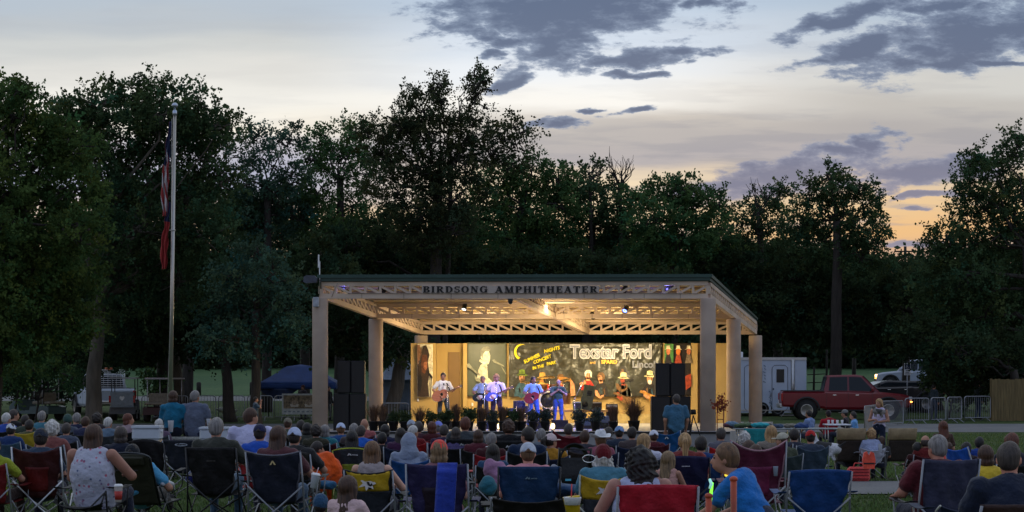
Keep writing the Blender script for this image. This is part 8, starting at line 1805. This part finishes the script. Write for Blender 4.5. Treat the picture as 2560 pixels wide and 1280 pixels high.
for sx in (-.1, .1): mb = MB(); mb.tube([(sx, 0, .1), (sx, 0, hT)] + [(sx * .6, .05, hT + .1)], .016, 6); part('upright', mb, RDM, o)
for q in range(4): mb = MB(); mb.tube([(-.1, 0, .3 + q * .3), (.1, 0, .3 + q * .3)], .012, 6); part('crossbar', mb, BLK, o)
mb = MB(); mb.box((0, -.15, .03), (.34, .28, .02)); part('toe_plate', mb, BLK, o)
for sx in (-.17, .17): mb = MB(); mb.lathe([(.1, -.02), (.1, .02)], (sx, .06, .1), 14, axis='x'); part('wheel', mb, TYRE, o)
V_, Fq, T_, _c = leaf_cloud([(0, 0, hT + .12, .16, .14, .26)], 14, .06, .14, .4, 18, inner=.1); part('blossoms', npmesh('blossoms', V_, Fq, False, T_), mat('blossom_red', (0.30, 0.06, 0.03), rough=.7, attr=True, transl=.2, bump=0), o)
o = thing('camera_tripod', 'black camera on a tripod at the foot of the right speaker stack', 'tripod', (X(1733, 62.8), 62.8, g(62.8))); ht = Z(1030, 62.8) - g(62.8)
for q in range(3): a = q * 2.1; mb = MB(); mb.tube([(0, 0, ht - .1), (.35 * math.cos(a), .35 * math.sin(a), 0)], .018, 6); part('leg', mb, BLK, o)
mb = MB(); mb.box((0, 0, ht), (.16, .30, .16), bev=.02); mb.lathe([(.05, 0), (.06, -.14)], (0, -.14, ht), 12, axis='y'); part('camera', mb, BLK, o)
# ---------------------------------------------------------------- small things in the crowd
def cup(label, px, py, d, c, h=.14, r=.045, lid=None, straw=None, tilt=0, band=None):
 o = thing('drink_cup', label, 'cup', at(px, py, d), 0, 'drink cups in the audience'); o.rotation_euler = (0, tilt, 0)
 mb = MB(); mb.lathe([(r * .72, 0), (r, h), (r * 1.06, h + .004), (r * .92, h), (r * .68, .01)], n=18); part('cup', mb, mat('cup_%d_%d_%d' % c, srgb(*c), rough=.45, var=.04), o)
 if band: mb = MB(); mb.lathe([(r * 1.03 * (.72 + .28 * .15), h * .15), (r * 1.03 * (.72 + .28 * .72), h * .72)], n=18); part('sleeve', mb, mat('cupband_%d_%d_%d' % band, srgb(*band), rough=.5, var=.15, scale=20), o)
 if lid: mb = MB(); mb.lathe([(r * 1.08, h), (r * 1.08, h + .012), (r * .8, h + .03), (.005, h + .032)], n=18); part('lid', mb, WHT, o)
 if straw: mb = MB(); mb.tube([(0, 0, h), (.015, 0, h + .10)], .005, 5); part('straw', mb, mat('straw_%d_%d_%d' % straw, srgb(*straw), rough=.4), o)
 return o
cup('white foam cup standing on the stone picnic table', 427, 1080, TD - .3, (226, 228, 236), .22, .058)
cup('white napkin-like cup beside the grey-shirted man', 521, 1064, TD - .2, (214, 218, 230), .13, .04)
cup('big yellow cup with a white rim held at the bottom edge', 1436, 1306, 15.6, (214, 180, 30), .20, .066, tilt=-.12, straw=(200, 60, 60))
single('cup_foam_rim', 'white upper band of foam on the big yellow cup', 'cup rim', MB().lathe([(.060, 0), (.069, .055), (.070, .06), (.062, .055)], n=18), WHT, at(1431, 1262, 15.56), 0)
cup('red and white paper cup on the floral woman\'s side table', 296, 1255, 22.3, (220, 206, 206), .17, .048, lid=True, band=(170, 50, 44))
cup('white cup with a pink straw held beside the navy chair', 783, 1220, 23.6, (206, 210, 220), .15, .052, lid=True, straw=(220, 190, 200), tilt=.2)
cup('tall white cup with straw by the small red chair', 1219, 1142, 31, (200, 214, 224), .13, .035, lid=True, straw=(210, 210, 210))
cup('silver drink can in the plum chair cup holder', 1939, 1190, 23.6, (160, 170, 190), .11, .03)
cup('white cup on the armrest of the right tan chair', 2201, 1130, 36, (200, 206, 216), .14, .035)
def cooler(label, px0, px1, py0, py1, d):
 c = at((px0 + px1) / 2, py1, d); k = d / F; W_ = (px1 - px0) * k; H_ = (py1 - py0) * k; o = thing('white_cooler', label, 'cooler', c, 0, 'white coolers by the picnic table')
 mb = MB(); mb.box((0, .2, H_ * .42), (W_ * .97, .40, H_ * .84), bev=.03); part('box', mb, mat('cooler_white', (.46, .50, .56), rough=.6, var=.06), o)
 mb = MB(); mb.box((0, .2, H_ * .92), (W_, .43, H_ * .16), bev=.02); part('lid', mb, mat('cooler_white', (.46, .50, .56), rough=.6, var=.06), o)
 for sx in (-1, 1): mb = MB(); mb.box((sx * W_ * .49, .2, H_ * .6), (.03, .16, .04), bev=.008); part('handle', mb, mat('cooler_white', (.46, .50, .56), rough=.6, var=.06), o)
 o2 = thing('camp_table', 'low folding stand under the %s' % label.split(' standing')[0], 'table', ground_at((px0 + px1) / 2, d)); hh = c.z - g(d)
 mb = MB(); mb.box((0, .2, hh - .015), (W_ * .9, .4, .03)); part('table_top', mb, ALU, o2)
 for sx in (-1, 1): mb = MB(); mb.tube([(sx * W_ * .4, .05, 0), (sx * W_ * .4, .35, hh - .03)], .012, 5); mb.tube([(sx * W_ * .4, .35, 0), (sx * W_ * .4, .05, hh - .03)], .012, 5); part('leg', mb, ALU, o2)
cooler('white cooler left of the stone table standing on a stand', 328, 400, 1065, 1100, 36); cooler('white cooler behind the olive-shirted man standing on a stand', 497, 576, 1068, 1100, 35)
mb = MB(); mb.grid(lambda u, v: ((u - .5) * .19 - .03 * v, -.02 * math.sin(u * 6) - (.03 if v > .1 else .03 * v * 10 - .06) + .02, -.0 - .52 * v), 8, 20, thick=.012)
single('towel', 'royal blue towel draped over the back of the tall purple chair', 'towel', mb, cloth((40, 60, 150)), Vector((X(1118, 19.3), 19.25, Z(1157, 19.3))), 0)
SD = 24.0; c = ground_at(1437, SD); o = thing('stroller', 'large black baby stroller seen from behind in the middle of the crowd', 'stroller', c); k = SD / F
hT = Z(1112, SD) - c.z; W_ = 78 * k / 2
mb = MB(); mb.grid(lambda u, v: (W_ * math.cos(PI * (1 - u)) * (.9 + .1 * math.sin(v * PI)), .10 + .5 * v, hT - .34 + .34 * math.sin(PI * u) ** .6 - .05 * v), 18, 8, thick=.02); part('canopy', mb, nylon((16, 16, 18)), o)
mb = MB(); mb.grid(lambda u, v: ((u - .5) * 2 * W_ * .96, .05 + .04 * math.sin(v * 8), .40 + (hT - .56) * v), 10, 12, thick=.03); part('back_panel', mb, nylon((18, 18, 20)), o)
mb = MB(); mb.box((0, .02, hT - .52), (W_ * 1.7, .05, .10), bev=.02); part('organiser', mb, nylon((24, 26, 28)), o)
mb = MB(); mb.box((-.08, -.012, hT - .42), (.07, .01, .025)); part('cyan_tag', mb, mat('tag_cyan', (.10, .45, .60), rough=.5), o); mb = MB(); mb.box((.10, -.012, hT - .42), (.09, .01, .022)); part('brown_tag', mb, mat('tag_brown', (.30, .22, .16), rough=.5), o)
mb = MB(); mb.tube([(-W_, .1, hT - .3), (-W_, -.18, hT - .05), (W_, -.18, hT - .05), (W_, .1, hT - .3)], .02, 8); part('handlebar', mb, TBLK, o)
mb = MB(); mb.tube([(.16 + .075 * math.cos(a), -.20, hT - .16 + .045 * math.sin(a)) for a in np.linspace(0, 2 * PI, 15)], .007, 5, cap=False); part('hanging_ring', mb, CHR, o)
for sx in (-1, 1):
 mb = MB(); mb.tube([(sx * W_, .1, hT - .3), (sx * W_, .0, .12)], .016, 6); part('frame_leg', mb, TBLK, o)
 for y in (-.02, .7): mb = MB(); mb.lathe([(.05, -.02), (.12, -.02), (.12, .02), (.05, .02)], (sx * W_, y, .12), 18, axis='x'); part('wheel', mb, TYRE, o)
mb = MB(); mb.box((0, .3, .24), (W_ * 1.7, .5, .14), bev=.03); part('basket', mb, nylon((16, 16, 18)), o)
def lump(name, label, cat, px, py, d, r, c, sq=(1, 1, 1), grp=None):
 S_ = SDF(); n = 5
 for q in range(n): S_.ell((rnd.uniform(-.4, .4) * r * sq[0], rnd.uniform(-.3, .3) * r, rnd.uniform(-.35, .35) * r * sq[2]), (r * .55 * sq[0], r * .5, r * .6 * sq[2]))
 V_, Fq = S_.build(.014, .05, disp=lambda P: wr(P, .010, 30, px)); single(name, label, cat, npmesh(name, V_, Fq), cloth(c), at(px, py, d), 0, grp)
lump('blanket', 'bright orange blanket bundled beside the lime-edged chair', 'blanket', 815, 1178, 28.2, .24, (220, 84, 24), (1.0, 1, 1.4))
lump('blue_bag', 'flat blue bag lying on the grass below the orange blanket', 'bag', 818, 1212, 27.4, .12, (40, 84, 116), (1.6, 1, .5))
o = thing('coral_bag', 'coral striped bag on the grass under the left tan chair', 'bag', ground_at(2146, 38)); CRL = cloth((200, 74, 70)); mb = MB(); mb.box((0, 0, .15), (.42, .22, .28), bev=.05); part('bag_body', mb, CRL, o)
for q in range(4): mb = MB(); mb.box((0, -.112, .07 + q * .06), (.36, .01, .018)); part('stripe', mb, cloth((120, 40, 44)), o)
mb = MB(); mb.tube([(-.1, 0, .28), (-.07, 0, .36), (.07, 0, .36), (.1, 0, .28)], .012, 6); part('strap', mb, CRL, o)
o = thing('life_vest', 'coral orange life vest hanging beside the fair-haired child', 'life vest', at(2172, 1172, 37)); mb = MB(); mb.prism([(-.10, .0), (.10, .0), (.12, .16), (.09, .30), (.04, .32), (0, .24), (-.04, .32), (-.09, .30), (-.12, .16)], -.04, .04); part('vest_body', mb, cloth((226, 88, 66)), o)
mb = MB(); mb.box((0, -.045, .10), (.20, .01, .025)); part('strap', mb, BLK, o)
lump('child_bag', 'blue lunch bag under the empty badge chair', 'bag', 487, 1192, 31, .14, (30, 34, 90), (1.2, 1, 1))
lump('floral_blanket', 'pink floral blanket over knees left of the high blue chair', 'blanket', 1238, 1190, 22.5, .15, (150, 110, 140), (1, 1, 1.4))
lump('denim_bag', 'teal canvas tote beside the floral blanket', 'bag', 1222, 1215, 22, .12, (40, 96, 110), (1, 1, 1))
lump('checked_blanket', 'black and white checked blanket beside the stroller', 'blanket', 1388, 1205, 21.6, .12, (120, 124, 134), (.7, 1, 2.0))
lump('denim_knees', 'folded denim jacket on the grass below the stroller', 'jacket', 1420, 1228, 20.8, .15, (50, 76, 108), (1.5, 1, .5))
o = single('glow_stick', 'bright green glow stick hanging beside the leaning boy', 'glow stick', MB().tube([(0, 0, 0), (.004, 0, .06), (.012, 0, .13)], [.009, .010, .008], 8), mat('glow_green', (.2, 1, .05), emis=(.22, 1.0, .05), estr=1.4, var=0, bump=0), at(1776, 1258, 12.6), 0)
mb = MB(); mb.tube([(0, 0, 0), (.010, 0, .03), (.0, .02, .06)], [.010, .012, .008], 8); single('glow_bracelet', 'pale cyan glowing bracelet above the green glow stick', 'glow bracelet', mb, mat('glow_cyan', (.4, .9, .8), emis=(.35, .75, .65), estr=.45, var=0, bump=0), at(1775, 1222, 12.6), 0)
o = thing('orange_chair', 'orange-framed chair top gripped by the leaning boy', 'chair', (X(1812, 12.45), 12.45, g(12.45)))
ORM = mat('orange_plastic', (0.36, 0.055, 0.02), rough=.45)
for sx, t in ((-.10, Z(1240, 12.45)), (.055, Z(1198, 12.45))): mb = MB(); mb.tube([(sx, 0, 0), (sx, 0, t - g(12.45)), ], .020, 10); mb.ell((sx, 0, t - g(12.45)), (.026, .026, .02)); part('post', mb, ORM, o)
mb = MB(); mb.grid(lambda u, v: (-.10 + .155 * u, -.0 - .02 * math.sin(PI * u), .30 + .40 * v), 6, 6, thick=.01); part('backrest', mb, nylon((90, 30, 24)), o)
mb = MB(); mb.box((-.02, .2, .42), (.36, .38, .03), bev=.01); part('seat', mb, nylon((90, 30, 24)), o)
hb = body_meshes('leanboy', 'slim', 'short', 'long', 20, 0, 1.0, .013)
mb = MB(); nk = hb['j']['neck']
mb.tube([(nk[0] + .072 * math.cos(a), nk[1] + .072 * math.sin(a) - .005, nk[2] - .022 + .02 * math.sin(a)) for a in np.linspace(0, 2 * PI, 21)], .0085, 6, cap=False)
part('glow_necklace', mb, mat('glow_yellow', (1, .85, .1), emis=(1, .75, .05), estr=.9, var=0, bump=0), boy)
def dog(label, loc, rz, s, c1, c2):
 S_ = SDF(); S_.cap((0, -.16, .0), (0, .14, .03), .09, .10); S_.cap((0, .14, .06), (0, .20, .16), .055, .05); S_.ell((0, .22, .20), (.062, .065, .058)); S_.cap((0, .26, .19), (0, .33, .17), .030, .022); S_.cap((-.05, .20, .24), (-.065, .19, .17), .02, .016); S_.cap((.05, .20, .24), (.065, .19, .17), .02, .016)
 for sx in (-.05, .05): S_.cap((sx, .12, -.02), (sx, .14, -.16), .03, .02); S_.cap((sx, -.14, -.02), (sx * 1.2, -.09, -.10), .045, .028); S_.cap((sx * 1.2, -.09, -.10), (sx, -.13, -.18), .024, .018)
 S_.cap((0, -.22, .04), (0, -.32, .12), .02, .012)
 V_, Fq = S_.build(.012, .02); T_ = np.ones((len(V_), 4)); pt = (np.sin(V_[:, 1] * 17 + 1) + np.sin(V_[:, 2] * 21) > .3); T_[pt, :3] = np.array(c2) / np.array(c1)
 o = link('dog', npmesh('dog', V_, Fq, True, T_), mat('dog_fur_%d' % int(c1[0] * 100), (*c1, 1), rough=.8, attr=True, scale=40, bump=.4)); o.location = loc; o.rotation_euler = (0, 0, rz); o.scale = (s, s, s); tag(o, label, 'dog')
 mb = MB(); mb.ell((0, .345, .175), (.012, .010, .010), 8, 6); part('nose', mb, BLK, o)
dog('small grey dog held against the standing woman\'s chest', (X(2197, 51.7), 51.68, Z(1030, 51.7)), 1.9, .75, (.20, .18, .17), (.04, .04, .04))
dog('black and white dog sitting on a lap beside the left tan chair', (X(2066, 33), 33, Z(1122, 33)), 1.2, 1.0, (.50, .50, .52), (.02, .02, .022))
